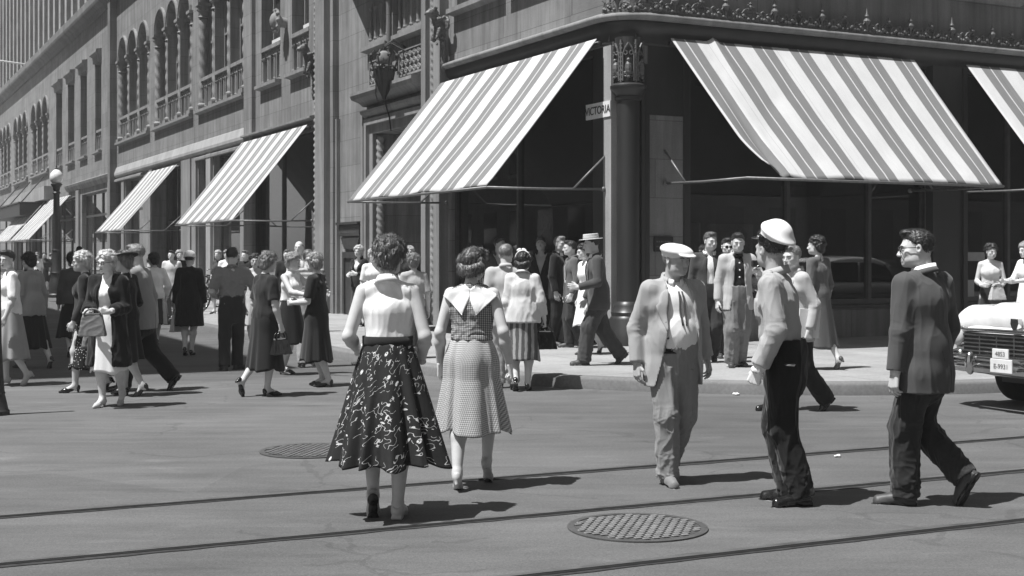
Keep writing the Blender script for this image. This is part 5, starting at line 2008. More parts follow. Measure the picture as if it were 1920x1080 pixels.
m = MB(RF); m.box(12.82, 13.58, 0, .14, SW, 4.95); m.build('pier', MAT['column'], store)
# ledge with a rounded corner
def corner_path(off, r0=.5, n=9):
    """offset path: left front -> rounded corner -> right front"""
    c = O - N1 * r0 - N2 * r0
    r = r0 + off
    a0 = math.atan2(N1[1], N1[0]) % (2 * math.pi); a1 = math.atan2(N2[1], N2[0]) % (2 * math.pi)
    L = c + N1 * r; R_ = c + N2 * r
    pts = [L + D1 * (6.4 - r0)] + [L + D1 * 3, L + D1 * 1] + [c + r * np.array([math.cos(a), math.sin(a)]) for a in np.linspace(a0, a1, n)] + [R_ + D2 * d for d in (1., 3., 8., 16., 24.)]
    return np.array(pts)


def corner_sweep(name, prof, mat, parent):
    rows = [np.c_[corner_path(o), np.full(len(corner_path(0)), z)] for o, z in prof]
    n = len(rows[0]); V = np.concatenate(rows) - np.array(BASE); Q = []
    k = len(prof)
    for i in range(k):
        i2 = (i + 1) % k
        for j in range(n - 1): Q.append([i * n + j, i * n + j + 1, i2 * n + j + 1, i2 * n + j])
    d = np.r_[0, np.cumsum(np.linalg.norm(np.diff(corner_path(.2), axis=0), axis=1))]
    uv = np.concatenate([np.c_[d, np.full(n, z + o)] for o, z in prof])
    ob = obj_np(name, V, np.array(Q), mat, parent, False, uv)
    import bmesh
    bm = bmesh.new(); bm.from_mesh(ob.data); bmesh.ops.recalc_face_normals(bm, faces=bm.faces); bm.to_mesh(ob.data); bm.free()
    return ob


corner_sweep('frieze', [(-.25, 4.9), (.03, 4.9), (.05, 4.95), (.03, 4.98), (.04, 5.1), (.09, 5.14), (.12, 5.24), (.12, 5.3), (-.25, 5.3)], MAT['column'], store)
corner_sweep('ledge', [(-.2, 5.28), (.13, 5.28), (.19, 5.3), (.21, 5.33), (.21, 5.37), (.1, 5.42), (-.2, 5.44)], MAT['trim'], store)
# rounded upper wall at the corner
rows = [np.c_[corner_path(.012)[2:13], np.full(11, z)] for z in (5.4, 8, 10.5, 13.4)]
V = np.concatenate(rows) - np.array(BASE); Q = [[i * 11 + j, i * 11 + j + 1, (i + 1) * 11 + j + 1, (i + 1) * 11 + j] for i in range(3) for j in range(10)]
uv = np.concatenate([np.c_[np.arange(11) * .15, np.full(11, z)] for z in (5.4, 8, 10.5, 13.4)])
obj_np('wall', V, np.array(Q), MAT['stone_dark'], store, True, uv)
# iron cresting on the ledge
m = MB(RF); fin = []
def at_path(d):
    P = corner_path(.14)
    L = np.r_[0, np.cumsum(np.linalg.norm(np.diff(P, axis=0), axis=1))]
    base = L[11]
    dd = base + d
    x = np.interp(dd, L, P[:, 0]); y = np.interp(dd, L, P[:, 1])
    x2 = np.interp(dd + .02, L, P[:, 0]); y2 = np.interp(dd + .02, L, P[:, 1])
    v = np.array([x2 - x, y2 - y]); v /= np.linalg.norm(v)
    return np.array([x, y]), v


def crest_unit(d, tall):
    p, v = at_path(d)
    fr = Frame(p, v, (v[1], -v[0]))
    return fr


units = []
cm_all = None
k = 0
cv, cf = [], []
def addmb(mb):
    loc = np.array(mb.v); fr = mb.fr
    W = fr.o + loc[:, :1] * fr.a + loc[:, 1:2] * fr.b + loc[:, 2:] * np.array([0, 0, 1.]) - np.array(BASE)
    n = sum(len(x) for x in cv); cv.append(W); cf.extend([[i + n for i in f] for f in mb.f])


ZL = 5.40
for d in np.arange(-.55, 15, .5):
    tall = (k % 2 == 0); k += 1
    fr = crest_unit(d, tall)
    b = MB(fr)
    for sx in (-1, 1):
        b.tube([(sx * .24 + sx * .0, 0, ZL + .05), (sx * .2, 0, ZL + .13), (sx * .13, 0, ZL + .15), (sx * .09, 0, ZL + .09), (sx * .13, 0, ZL + .06)], .013, 5)
        b.tube([(sx * .02, 0, ZL + .04), (sx * .08, 0, ZL + .17), (sx * .04, 0, ZL + .22)], .013, 5)
        b.ball((sx * .15, .01, ZL + .1), .035, 6, 4); b.ball((sx * .22, 0, ZL + .06), .04, 6, 4)
        pts = [(sx * (.12 + .075 * math.cos(w_) * (1 - w_ / 12)), .0, ZL + .1 + .075 * math.sin(w_) * (1 - w_ / 12)) for w_ in np.linspace(0, 9, 16)]
        b.tube(pts, .013, 5)
        b.tube([(sx * .25, 0, ZL), (sx * .21, 0, ZL + .17), (sx * .25, 0, ZL + .2)], .016, 5)
        for q in range(3): b.ball((sx * (.05 + .07 * q), .012, ZL + .05 + .03 * (q % 2)), .028, 6, 4)
    b.box(-.25, .25, -.012, .012, ZL, ZL + .03)
    if not tall:
        b.tube([(-.2, 0, ZL + .1), (-.12, 0, ZL + .2), (0, 0, ZL + .24), (.05, 0, ZL + .27)], .014, 5)
        b.ball((0, 0, ZL + .25), .04, 6, 4); b.ball((0, 0, ZL + .31), .025, 6, 4)
        for q in range(5): b.ball((.055 * math.cos(q * 1.26), 0, ZL + .25 + .055 * math.sin(q * 1.26)), .02, 5, 4)
    addmb(b)
    if tall:
        f = MB(fr); f.lathe(0, 0, [(.02, ZL + .03), (.024, ZL + .14), (.05, ZL + .18), (.065, ZL + .22), (.045, ZL + .26), (.02, ZL + .28), (.042, ZL + .31), (.02, ZL + .35), (.005, ZL + .46)], 8)
        f.build('finial', MAT['ornament'], store, auto=40)
obj_np('cresting', np.concatenate(cv), cf, MAT['ornament'], store, False)

# ---- street name plate
pl = empty('street_sign', tuple(LF(.58, .06, 3.77)))
m = MB(LF); m.box(.2, .96, .03, .05, 3.77, 4.02); m.build('plate', MAT['white'], pl)
cu = bpy.data.curves.new('lettering', 'FONT'); cu.body = 'VICTORIA'; cu.size = .185; cu.align_x = 'CENTER'; cu.align_y = 'CENTER'; cu.extrude = .003
tx = text_mesh(cu, MAT['black'])
tx.parent = pl
ctr = LF(.58, .054, 3.892) - parent_origin(pl)
ex = -LF.a; ez = np.array([0, 0, 1.]); ey = LF.b
tx.matrix_local = Matrix(((ex[0] * .93, ez[0], ey[0], ctr[0]), (ex[1] * .93, ez[1], ey[1], ctr[1]), (ex[2], ez[2], ey[2], ctr[2]), (0, 0, 0, 1)))
tag(pl, 'white street name plate reading VICTORIA beside the corner column', 'street sign')

# ---- second building along the street
arc = empty('arcaded_building', tuple(LF(66, 0, 0)))
tag(arc, 'long grey stone shop building with arched upper windows further down the street', 'building')
ops = [(45.4, 47.0, 6.45, 10.6), (49.3, 51.2, 6.45, 10.6), (53.1, 55.2, 6.45, 10.6), (57.2, 59.4, 6.45, 10.6)]
grp = [(62.2, 69.6), (71.5, 78.6), (80.5, 87.2), (89.5, 96)]
o2 = list(ops)
for a, b in grp:
    w = (b - a) / 3
    for i in range(3): o2.append((a + w * i + .16, a + w * (i + 1) - .16, 6.45, 10.8, True))
gr = [(44., 50.8, .5, 4.6), (52.6, 60.8, .5, 4.6), (63., 69.5, .5, 4.6), (71.5, 79, .5, 4.6), (81, 95, .5, 4.6)]
wall_open(LF, 42.2, 98, SW - .02, 13.4, o2 + gr, .5).build('wall', MAT['stone'], arc)
for a, b, c, d in ops:
    balustrade(LF, arc, a, b, c, c + 1., -.1, 3, MAT['trim'])
    window(LF, arc, a + .1, b - .1, c + 1., d, -.32, False, (.5,), 0, blind=.0)
    sillbox(LF, arc, a - .15, b + .15, c, .3)
    moulding(LF, arc, a - .12, b + .12, 10.62, [(0, 0), (.08, 0), (.12, .3), (.26, .38), (.26, .5), (0, .55)], 'head_mould', MAT['trim'])
for a, b in grp: triple(LF, arc, a, b, 6.45, 10.8, 0., MAT['stone'])
for i, (a, b, c, d) in enumerate(gr): shopwin(LF, a, b, c, d, -.25, (a + (b - a) / 3, a + (b - a) * 2 / 3), arc, True, 20 + i, 3.5)
for t in (42.9, 51.7, 61.9, 70.5, 80.):
    m = MB(LF); m.box(t - .45, t + .45, 0, .1, SW, 4.9); m.build('pier', MAT['trim'], arc)
moulding(LF, arc, 42.3, 55, 5.0, [(0, -.1), (.08, -.1), (.2, .08), (.24, .2), (0, .3)], 'belt_course', MAT['trim'])
m = MB(LF); m.box(60.5, 80, 0, .5, 4.75, 5.5); m.build('fascia', MAT['pale'], arc)
moulding(LF, arc, 42.3, 98, 12.7, [(0, 0), (.12, .0), (.2, .18), (.46, .3), (.5, .42), (.5, .75), (0, .8)], 'cornice', MAT['stone_dark'])
m = MB(ST); m.box(42.25, 97.9, .6, 18, 13.1, 13.35); m.box(42.25, 97.9, 17.8, 17.98, SW, 13.1); m.box(97.7, 97.9, .6, 17.8, SW, 13.1); m.build('roof', MAT['stone_dark'], arc)
m = MB(ST); m.box(42.3, 97.6, 2.2, 2.3, SW, 13.); m.box(42.3, 97.6, .7, 2.2, 4.9, 5.2); m.build('partition', MAT['interior'], arc)

# ---- tall building above it
tow = empty('office_tower', tuple(LF(95, -8, 0)))
tag(tow, 'tall pale office building with close vertical piers rising behind the cornice', 'building')
m = MB(LF); m.box(44, 175, -26, -3.2, 13.36, 60); m.build('wall', MAT['tower'], tow)
for t in np.arange(44.5, 170, 2.6):
    m = MB(LF); m.box(t, t + .75, -3.2, -2.6, 13.36, 60); m.build('pier', MAT['tower'], tow)
rest = MB(LF); nwin = 0
for t in np.arange(45.25, 170, 2.6):
    for z in np.arange(14.2, 58, 3.6):
        near = z < 24 and t < 112
        m = MB(LF) if near else rest
        m.box(t + .05, t + .78, -3.2, -3.15, z, z + 2.2); m.box(t + 1.07, t + 1.8, -3.2, -3.15, z, z + 2.2); m.box(t + .8, t + 1.05, -3.2, -2.95, z - 1.4, z + 2.2)
        if near: m.build('window', MAT['darkglass'], tow)
tag(rest.build('windows', MAT['darkglass'], tow), kind='stuff')

# flagpole from the tower
fp = empty('flagpole', tuple(LF(74, -2.6, 13.9)))
m = MB(LF); m.tube([(74, -2.7, 13.9), (74, 5.5, 14.6)], .07, 8, .04); m.ball((74, 5.6, 14.61), .12, 8, 6); m.build('pole', MAT['white'], fp, smooth=True)
m = MB(LF); m.box(73.85, 74.15, -2.75, -2.6, 13.6, 14.2); m.build('bracket', MAT['darkmetal'], fp)
tag(fp, 'white flagpole jutting out from the tall building at the left edge', 'flagpole')

# ---- marquee
mq = empty('canopy', tuple(LF(70, 1, 3.9)))
m = MB(LF); m.box(63, 78, .02, 1.5, 3.9, 4.6, .03); m.box(62.95, 78.05, .02, 1.56, 4.6, 4.68); m.build('roof', MAT['darkmetal'], mq)
for t in (64, 70, 76):
    m = MB(LF); m.tube([(t, 1.3, 4.68), (t, 0.05, 6.2)], .04, 6); m.build('stay', MAT['darkmetal'], mq)
tag(mq, 'dark flat entrance canopy at the far left of the arcaded building', 'canopy')

# ---- buildings that shade and face the street from outside the picture
def plain_block(name, fr, t0, t1, p0, p1, h, label, fronts):
    root = empty(name, tuple(fr((t0 + t1) / 2, (p0 + p1) / 2, 0)))
    m = MB(fr); m.box(t0, t1, p0, p1, SW, h); m.build('wall', MAT['brick'], root)
    m = MB(fr); m.box(t0 - .5, t1 + .5, p0 - .5, p1 + .5, h, h + .7, .05); m.build('cornice', MAT['stone_dark'], root)
    k = 0
    for side in fronts:
        m = MB(fr)
        f = MB(fr)
        L0, L1 = (t0, t1) if side in ('p0', 'p1') else (p0, p1)
        for u in np.arange(L0 + 1.2, L1 - 1.5, 2.6):
            for z in np.arange(1. if True else 0, h - 2.6, 3.7):
                a, b = u, u + 1.3
                e = {'p0': (p0 - .02, p0), 'p1': (p1, p1 + .02), 't0': (t0 - .02, t0), 't1': (t1, t1 + .02)}[side]
                if side in ('p0', 'p1'):
                    m.box(a, b, e[0], e[1], z + .4, z + 2.5); f.box(a - .12, b + .12, e[0] - .06, e[1] + .06, z + .25, z + .4)
                else:
                    m.box(e[0], e[1], a, b, z + .4, z + 2.5); f.box(e[0] - .06, e[1] + .06, a - .12, b + .12, z + .25, z + .4)
        tag(m.build('windows', MAT['darkglass'], root), kind='stuff'); tag(f.build('sills', MAT['trim'], root), kind='stuff')
    return tag(root, label, 'building')


OF = Frame(OPP, D1, N1)
plain_block('brick_building', OF, 0., 60., 0., 18., 20., 'grey brick corner building across the side street that shades the road', ('p0', 't0'))
BF = Frame(O + N2 * 24.5, D2, N2)
plain_block('brick_building', BF, -14., 2., 0., 14., 13., 'grey brick building across the tram street behind the viewer', ('p0',))
plain_block('brick_building', BF, 3., 46., 0., 14., 17., 'taller grey brick building across the tram street on the right', ('p0',))
# ------------------------------------------------------------------ awnings
def awning(fr, a, b, ztop, p, zbot, label, mat, seed, torn=False, arm_l=True, arm_r=True, z_arm=None, flip=False, group='striped shop awnings'):
    root = empty('awning', tuple(fr((a + b) / 2, .1, zbot)))
    r = random.Random(seed)
    nu, nv = 90, 40
    u = np.linspace(0, 1, nu); v = np.linspace(0, 1, nv)
    U, Vv = np.meshgrid(u, v, indexing='ij')
    P = .17 + (p - .17) * Vv; Z = ztop + (zbot - ztop) * Vv; T = a + (b - a) * U
    sag = .05 * np.sin(np.pi * Vv) * (.8 + .4 * np.sin(U * 5 + seed)) + .014 * np.sin(U * 23 + seed * 2) * Vv
    wr_ = noise3(np.stack([(U * (b - a) * 1.1 + Vv * .9).ravel(), (Vv * 1.6).ravel(), np.full(U.size, seed * 3.1)], 1)).reshape(U.shape)
    sag = sag + .024 * (1 - 3 * np.abs(wr_)) * np.sin(np.pi * np.clip(Vv * 1.05, 0, 1)) ** .5
    nn = np.array([(zbot - ztop), -(p)]); nn = nn / np.linalg.norm(nn)   # inward-down
    sag = sag * (.25 + .75 * np.clip(np.minimum(U, 1 - U) / .12, 0, 1))
    P = P + nn[0] * sag * .6; Z = Z - np.abs(nn[1]) * sag * .6
    Z = Z + .012 * np.sin(U * 17 + seed) * (Vv > .97)
    if torn: T = T + .36 * Vv * (1 - U) ** 1.0
    if torn:      # the cloth has come loose at its lower corner nearest the column
        k = np.clip((.16 - U) / .16, 0, 1) * np.clip((Vv - .72) / .28, 0, 1)
        T = T + k ** 1.2 * .06; Z = Z + k ** 1.4 * .2; P = P - k ** 1.4 * .08
        ripple = np.exp(-((U - .07) / .03) ** 2) * np.clip((Vv - .25) * 1.6, 0, 1)
        Z = Z - ripple * .13; ripple2 = np.exp(-((U - .115 + .03 * Vv) / .014) ** 2) * np.clip((Vv - .3) * 1.6, 0, 1); Z = Z + ripple2 * .07
        rp2 = np.exp(-((U - .16 - .05 * Vv) / .016) ** 2) * np.clip((.35 - Vv) * 3, 0, 1)
        Z = Z + rp2 * .07
    pts = np.stack([T, P, Z], -1).reshape(-1, 3)
    low = pts + np.array([0, nn[0] * .012, -.012])
    N = nu * nv
    allp = np.concatenate([pts, low])
    W = fr.o + allp[:, :1] * fr.a + allp[:, 1:2] * fr.b + allp[:, 2:] * np.array([0, 0, 1.])
    Q = []
    for i in range(nu - 1):
        for j in range(nv - 1):
            q = [i * nv + j, (i + 1) * nv + j, (i + 1) * nv + j + 1, i * nv + j + 1]
            Q.append(q); Q.append([N + x for x in q[::-1]])
    edge = [i * nv for i in range(nu)] + [(nu - 1) * nv + j for j in range(1, nv)] + [i * nv + nv - 1 for i in range(nu - 2, -1, -1)] + [j for j in range(nv - 2, 0, -1)]
    for e0, e1 in zip(edge, edge[1:] + edge[:1]): Q.append([e0, N + e0, N + e1, e1])
    L = math.hypot(p, ztop - zbot)
    uv = np.stack([(U * (b - a)).ravel(), (Vv * L).ravel()], 1); uv = np.concatenate([uv, uv])
    base = np.array(root.location)
    Q = np.array(Q)
    if np.cross(fr.a[:2], fr.b[:2]) > 0: Q = Q[:, ::-1]
    o = obj_np('canvas', W - base, Q, mat, root, True, uv)
    o.data.materials.append(MAT['awn_under'])  # shaded underside of the canvas made darker in its colour, without stripes
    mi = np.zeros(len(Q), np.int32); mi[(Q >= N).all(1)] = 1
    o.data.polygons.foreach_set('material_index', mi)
    # roller box, front bar, arms
    m = MB(fr); m.tube([(a + .02, .1, ztop - .07), (b - .02, .1, ztop - .07)], .045, 10); m.build('roller', MAT['column'], root, smooth=True)
    m = MB(fr); m.tube([(a - .03, p, zbot - .03), (b + .03, p, zbot - .03)], .022, 8); m.build('front_bar', MAT['pipe'], root, smooth=True)
    za = zbot - .03
    for on, t in ((arm_l, a - .02), (arm_r, b + .02)):
        if not on: continue
        m = MB(fr); m.tube([(t, p, za), (t, p * .5, za + .0), (t, .05, za + .02)], .02, 8)
        m.tube([(t, .62, za), (t, .02, za + .55)], .018, 8)
        m.ball((t, .05, za + .02), .045, 8, 6); m.build('arm', MAT['pipe'], root, smooth=True)
    tag(root, label, 'awning', group)
    return root


awning(LF, .42, 6.5, 5.02, 2.13, 2.63, 'large striped awning on the side street left of the corner column', MAT['awn'], 1)
awning(RF, .86, 6.02, 5.02, 2.15, 2.72, 'large striped awning right of the corner column with a loose crumpled lower corner', MAT['awn2'], 2, torn=True)
awning(RF, 7.28, 13., 5.02, 2.15, 2.72, 'striped awning cut by the right edge of the picture', MAT['awn'], 3)
awning(LF, 14.95, 21.1, 4.93, 2.13, 2.47, 'striped awning past the store doorway with its front bar above the people', MAT['awn'], 4)
awning(LF, 29.5, 34.4, 4.8, 2.13, 2.47, 'smaller striped awning over the far doors of the department store', MAT['awn2'], 5)
awning(LF, 53.5, 61.2, 4.7, 2.2, 2.4, 'pale awning directly behind the street lamp', MAT['awn'], 6)
awning(LF, 62.6, 70.5, 4.7, 2.2, 2.4, 'farthest pale awning at the left edge, left of the street lamp', MAT['awn2'], 7)

# ------------------------------------------------------------------ street lamp
x, y = at(106, 558, SW)
lamp = empty('street_lamp', (x, y, SW))
fr = Frame((x, y, SW), (1, 0), (0, 1))
m = MB(fr); m.lathe(0, 0, [(.3, 0), (.3, .1), (.26, .14), (.24, .5), (.2, .62), (.17, .8), (.19, .84), (.16, .9), (.14, 1.5), (.13, 1.56), (.15, 1.6), (.13, 1.66)], 16); m.build('base', MAT['darkmetal'], lamp, auto=40)
m = MB(fr); m.lathe(0, 0, [(.13, 1.66), (.115, 2.6), (.1, 3.5), (.14, 3.55), (.1, 3.6), (.13, 3.75), (.2, 3.84), (.16, 3.87)], 16, (.04, 8, 0)); m.build('shaft', MAT['darkmetal'], lamp, auto=40)
m = MB(fr); m.lathe(0, 0, [(.13, 3.87), (.2, 3.95), (.225, 4.08), (.2, 4.2), (.12, 4.3), (.05, 4.35)], 20); m.build('globe', MAT['globe'], lamp, smooth=True)
m = MB(fr); m.lathe(0, 0, [(.06, 4.34), (.07, 4.37), (.02, 4.4), (.03, 4.44), (.004, 4.52)], 10); m.build('finial', MAT['darkmetal'], lamp, auto=40)
tag(lamp, 'dark iron street lamp with a single white globe standing on the far kerb', 'street lamp')

# flared iron post cut by the left edge
x, y = at(-6, 778)
post = empty('iron_post', (x, y, 0))
fr = Frame((x, y), (1, 0), (0, 1))
m = MB(fr); m.lathe(0, 0, [(.12, 0), (.12, .04), (.105, .06), (.085, .16), (.075, .2), (.08, .215), (.072, .23), (.06, .4)], 20); m.build('base', MAT['darkmetal'], post, auto=35)
m = MB(fr); m.lathe(0, 0, [(.06, .4), (.045, .7), (.035, 1.5), (.04, 1.52), (.02, 1.56)], 16); m.build('shaft', MAT['darkmetal'], post, auto=35)
tag(post, 'dark flared iron post standing in the street at the left edge', 'post')


# ------------------------------------------------------------------ bicycles
def bicycle(x, y, z, rz, label):
    root = empty('bicycle', (0, 0, 0))
    R = .33
    def wheel(cx):
        m = MB(); m.tube([(cx + R * math.cos(a), 0, R + R * math.sin(a)) for a in np.linspace(0, 2 * math.pi, 29)], .02, 6)
        w = m.build('wheel', MAT['tyre'], root, smooth=True)
        m = MB(); m.tube([(cx + (R - .03) * math.cos(a), 0, R + (R - .03) * math.sin(a)) for a in np.linspace(0, 2 * math.pi, 29)], .012, 5)
        for k in range(14):
            a = 2 * math.pi * k / 14; m.tube([(cx, 0, R), (cx + (R - .03) * math.cos(a), 0, R + (R - .03) * math.sin(a))], .003, 4)
        m.tube([(cx, -.04, R), (cx, .04, R)], .025, 8)
        m.build('rim', MAT['chrome'], w, smooth=True)
        m = MB(); m.tube([(cx + (R + .035) * math.cos(a), 0, R + (R + .035) * math.sin(a)) for a in np.linspace(.5, 2.9, 14)], .02, 6)
        m.build('mudguard', MAT['white'], root, smooth=True)
    wheel(-.53); wheel(.53)
    m = MB()
    for a, b in (((-.1, 0, .28), (-.22, 0, .82)), ((-.1, 0, .28), (.36, 0, .78)), ((-.2, 0, .76), (.34, 0, .84)), ((-.53, 0, .33), (-.1, 0, .28)), ((-.53, 0, .33), (-.21, 0, .78)), ((.53, 0, .33), (.36, 0, .8)), ((.36, 0, .8), (.33, 0, .98))):
        m.tube([a, b], .017, 8)
    m.build('frame', MAT['darkmetal'], root, smooth=True)
    m = MB(); m.tube([(.2, -.28, .98), (.3, -.26, 1.02), (.35, -.1, 1.0), (.35, .1, 1.0), (.3, .26, 1.02), (.2, .28, .98)], .014, 6); m.build('handlebar', MAT['chrome'], root, smooth=True)
    m = MB(); m.ball((-.24, 0, .87), .13, 10, 6, (1, .7, .35)); m.build('saddle', MAT['black'], root, smooth=True)
    m = MB(); m.lathe(-.1, 0, [(.09, .275), (.09, .285)], 14); m.tube([(-.1, .03, .28), (.02, .1, .18)], .012, 6); m.tube([(-.1, -.03, .28), (-.22, -.1, .38)], .012, 6); m.build('pedals', MAT['chrome'], root, smooth=True)
    root.location = (x, y, z); root.rotation_euler = (math.radians(7), 0, rz)
    return tag(root, label, 'bicycle', 'bicycles by the store front')


x, y = at(402, 583, SW); bicycle(x, y, SW, math.radians(60), 'parked bicycle with white mudguards nearest the man in the grey knit shirt')
x, y = at(391, 577, SW); bicycle(x, y, SW, math.radians(75), 'parked bicycle half hidden behind the woman in the long black coat')


# ------------------------------------------------------------------ cars
def loft(sections, n=28, pw=4.):
    """sections: (x, half_width, z0, z1) -> closed skin of superellipse rings"""
    rings = []
    for x, w, z0, z1, e in sections:
        a = np.linspace(0, 2 * np.pi, n, endpoint=False) + np.pi / n
        c, s_ = np.cos(a), np.sin(a)
        y = w * np.sign(c) * np.abs(c) ** (2 / e); z = (z0 + z1) / 2 + (z1 - z0) / 2 * np.sign(s_) * np.abs(s_) ** (2 / e)
        rings.append(np.stack([np.full(n, x), y, z], 1))
    V, Q = ring_loft(np.array(rings))
    m = len(sections)
    F_ = [list(map(int, q)) for q in Q] + [list(range(n))[::-1], list(range((m - 1) * n, m * n))]
    return V, F_


def car(loc, rz, paint, paint2, label, detail=False, mat_roof=None):
    """x forward is negative: the nose is at x=0 and the tail at x=4.9"""
    root = empty('parked_car', (0, 0, 0))
    V, Fc = loft([(.04, .80, .44, .80, 5), (.12, .86, .36, .87, 5), (.35, .90, .30, .93, 5), (.9, .925, .27, .965, 5), (1.5, .93, .26, .985, 5), (2.4, .935, .26, .985, 5), (3.4, .93, .26, .98, 5), (4.2, .91, .3, .95, 5), (4.7, .86, .36, .87, 5), (4.88, .78, .44, .78, 5)])
    b = obj_np('body', V, Fc, paint, root, True)
    V, Fc = loft([(1.45, .68, .93, .97, 4), (1.75, .72, .93, 1.2, 4), (2.05, .70, .93, 1.44, 4), (2.6, .69, .93, 1.52, 4), (3.2, .68, .93, 1.5, 4), (3.6, .68, .93, 1.36, 4), (3.95, .66, .93, .99, 4)])
    g = obj_np('windows', V, Fc, MAT['carglass'], root, True)
    V, Fc = loft([(1.95, .71, 1.4, 1.45, 4), (2.2, .715, 1.38, 1.52, 4), (2.6, .71, 1.38, 1.555, 4), (3.2, .70, 1.37, 1.535, 4), (3.6, .69, 1.32, 1.41, 4), (3.72, .68, 1.3, 1.34, 4)])
    obj_np('roof', V, Fc, mat_roof or paint2, root, True)
    m = MB()
    for sy in (-1, 1):
        m.tube([(1.5, sy * .69, .97), (2.0, sy * .68, 1.42)], .03, 6); m.tube([(2.75, sy * .705, .97), (2.75, sy * .69, 1.42)], .03, 6); m.tube([(3.9, sy * .66, .98), (3.55, sy * .66, 1.38)], .045, 6)
    m.build('pillars', paint2, root, smooth=True)
    # hood with raised front lip
    g2 = Grid((.0, -.95, .7), (1.7, .95, 1.2), .025)
    g2.box((.84, 0, .89), (.76, .85, .155), .02, .14); g2.box((.8, 0, .94), (.72, .42, .135), .08, .12)
    for sy in (-1, 1): g2.cap((.16, sy * .76, .86), (1.45, sy * .8, .95), .12, .1, k=.05)
    V, Q = g2.mesh(); obj_np('hood', V, Q, paint2, root, True)
    # front: grille, bumper, lamps
    m = MB(); m.box(.0, .12, -.66, .66, .52, .77, .01); gr = m.build('grille', MAT['black'], root)
    m = MB()
    for z in (.54, .58, .62, .66, .70, .74): m.box(-.018, .004, -.66, .66, z, z + .016)
    for yy in (-.44, -.22, 0, .22, .44): m.box(-.012, .0, yy - .008, yy + .008, .53, .76)
    m.build('bars', MAT['chrome'] if not detail else M('dull_chrome', .42, .25, .3, 20., metal=1.), gr)
    m = MB(); m.tube([(.02, -.7, .79), (-.02, -.3, .8), (-.02, .3, .8), (.02, .7, .79)], .022, 8); m.build('hood_trim', MAT['chrome'], root, smooth=True)
    for z, rr in ((.43, .058), (.52, .032)):
        pts = [(.5, -.945, z), (.18, -.93, z), (.02, -.86, z), (-.07, -.6, z), (-.1, -.2, z), (-.1, .2, z), (-.07, .6, z), (.02, .86, z), (.18, .93, z), (.5, .945, z)]
        m = MB(); m.tube(pts, rr, 10); m.build('bumper', MAT['chrome'], root, smooth=True)
    for sy in (-.46, .46):
        m = MB(); m.ball((-.12, sy, .47), .075, 10, 8, (.8, .7, 1.6)); m.build('bumper_guard', MAT['chrome'], root, smooth=True)
    pts = [(4.4, -.945, .45), (4.75, -.9, .45), (4.97, -.6, .45), (5.0, 0, .45), (4.97, .6, .45), (4.75, .9, .45), (4.4, .945, .45)]
    m = MB(); m.tube(pts, .06, 10); m.build('bumper', MAT['chrome'], root, smooth=True)
    for sy in (-1, 1):
        m = MB(Frame((0, 0), (0, 1), (1, 0)))
        m2 = MB(); m2.ball((.06, sy * .74, .72), .115, 14, 10, (.8, 1, 1)); hl = m2.build('headlight', MAT['chrome'], root, smooth=True)
        m2 = MB(); m2.ball((-.01, sy * .74, .72), .09, 14, 10, (.5, 1, 1)); m2.build('lens', MAT['lens'], hl, smooth=True)
        m2 = MB(); m2.ball((-.0, sy * .74, .55), .07, 12, 8, (.6, 1.2, .7)); m2.build('parking_light', MAT['chrome'], root, smooth=True)
        m2 = MB(); m2.ball((4.88, sy * .78, .72), .09, 12, 8, (.5, 1, 1)); m2.build('tail_light', MAT['lens'], root, smooth=True)
        m2 = MB(); m2.box(.9, 4.3, sy * .925 - .006, sy * .925 + .012, .7, .72); m2.build('side_trim', MAT['chrome'], root)
    for wx in (.95, 3.85):
        for sy in (-1, 1):
            fr = Frame((wx, sy * .76, .34), (1, 0), (0, 1))
            vs = []
            prof = [(.2, -.09), (.30, -.1), (.335, -.07), (.34, 0), (.335, .07), (.30, .1), (.2, .09)]
            mm = MB(); n = 28
            for r_, q in prof:
                for k in range(n):
                    a = 2 * math.pi * k / n; mm.v.append((wx + r_ * math.cos(a), sy * .76 + q, .34 + r_ * math.sin(a)))
            for i in range(len(prof) - 1):
                for k in range(n):
                    k2 = (k + 1) % n; mm.f.append([i * n + k, i * n + k2, (i + 1) * n + k2, (i + 1) * n + k])
            w = mm.build('wheel', MAT['tyre'], root, smooth=True)
            m2 = MB(); m2.ball((wx, sy * .80, .34), .2, 16, 8, (1, .28, 1)); m2.build('hubcap', MAT['chrome'], w, smooth=True)
    m = MB(); m.box(.5, 4.6, -.62, .62, .24, .4); m.build('chassis', MAT['black'], root)
    if detail:
        for (yy, z0, w, h, txt, sz) in ((.01, .545, .1, .095, '4853', .062), (.0, .405, .135, .135, 'E-9931', .066)):
            m = MB(); m.box(-.19, -.178, yy - w, yy + w, z0, z0 + h, .004); p_ = m.build('licence_plate', MAT['white'], root)
            cu = bpy.data.curves.new('lettering', 'FONT'); cu.body = txt; cu.size = sz; cu.align_x = 'CENTER'; cu.align_y = 'CENTER'; cu.extrude = .001
            tx = text_mesh(cu, MAT['cargrey']); tx.parent = p_
            # local: text x -> -y, text y -> z, normal -> -x
            tx.matrix_local = Matrix(((0, 0, -1, -.1925), (-1, 0, 0, yy), (0, 1, 0, z0 + h * .46), (0, 0, 0, 1)))
        # shield badge and hood ornament
        m = MB(Frame((0, 0), (0, 1), (1, 0)))
        m.prism_tz([(-.045, .93), (.045, .93), (.05, .88), (.03, .83), (0, .81), (-.03, .83), (-.05, .88)], -.008, .05); m.build('badge', MAT['chrome'], root)
        m = MB(); m.ball((.42, 0, 1.11), .05, 10, 6, (2.6, .6, .6)); m.tube([(.42, 0, 1.1), (.42, 0, 1.03)], .02, 6); m.tube([(.45, -.14, 1.1), (.38, 0, 1.12), (.45, .14, 1.1)], .014, 6); m.build('hood_ornament', MAT['chrome'], root, smooth=True)
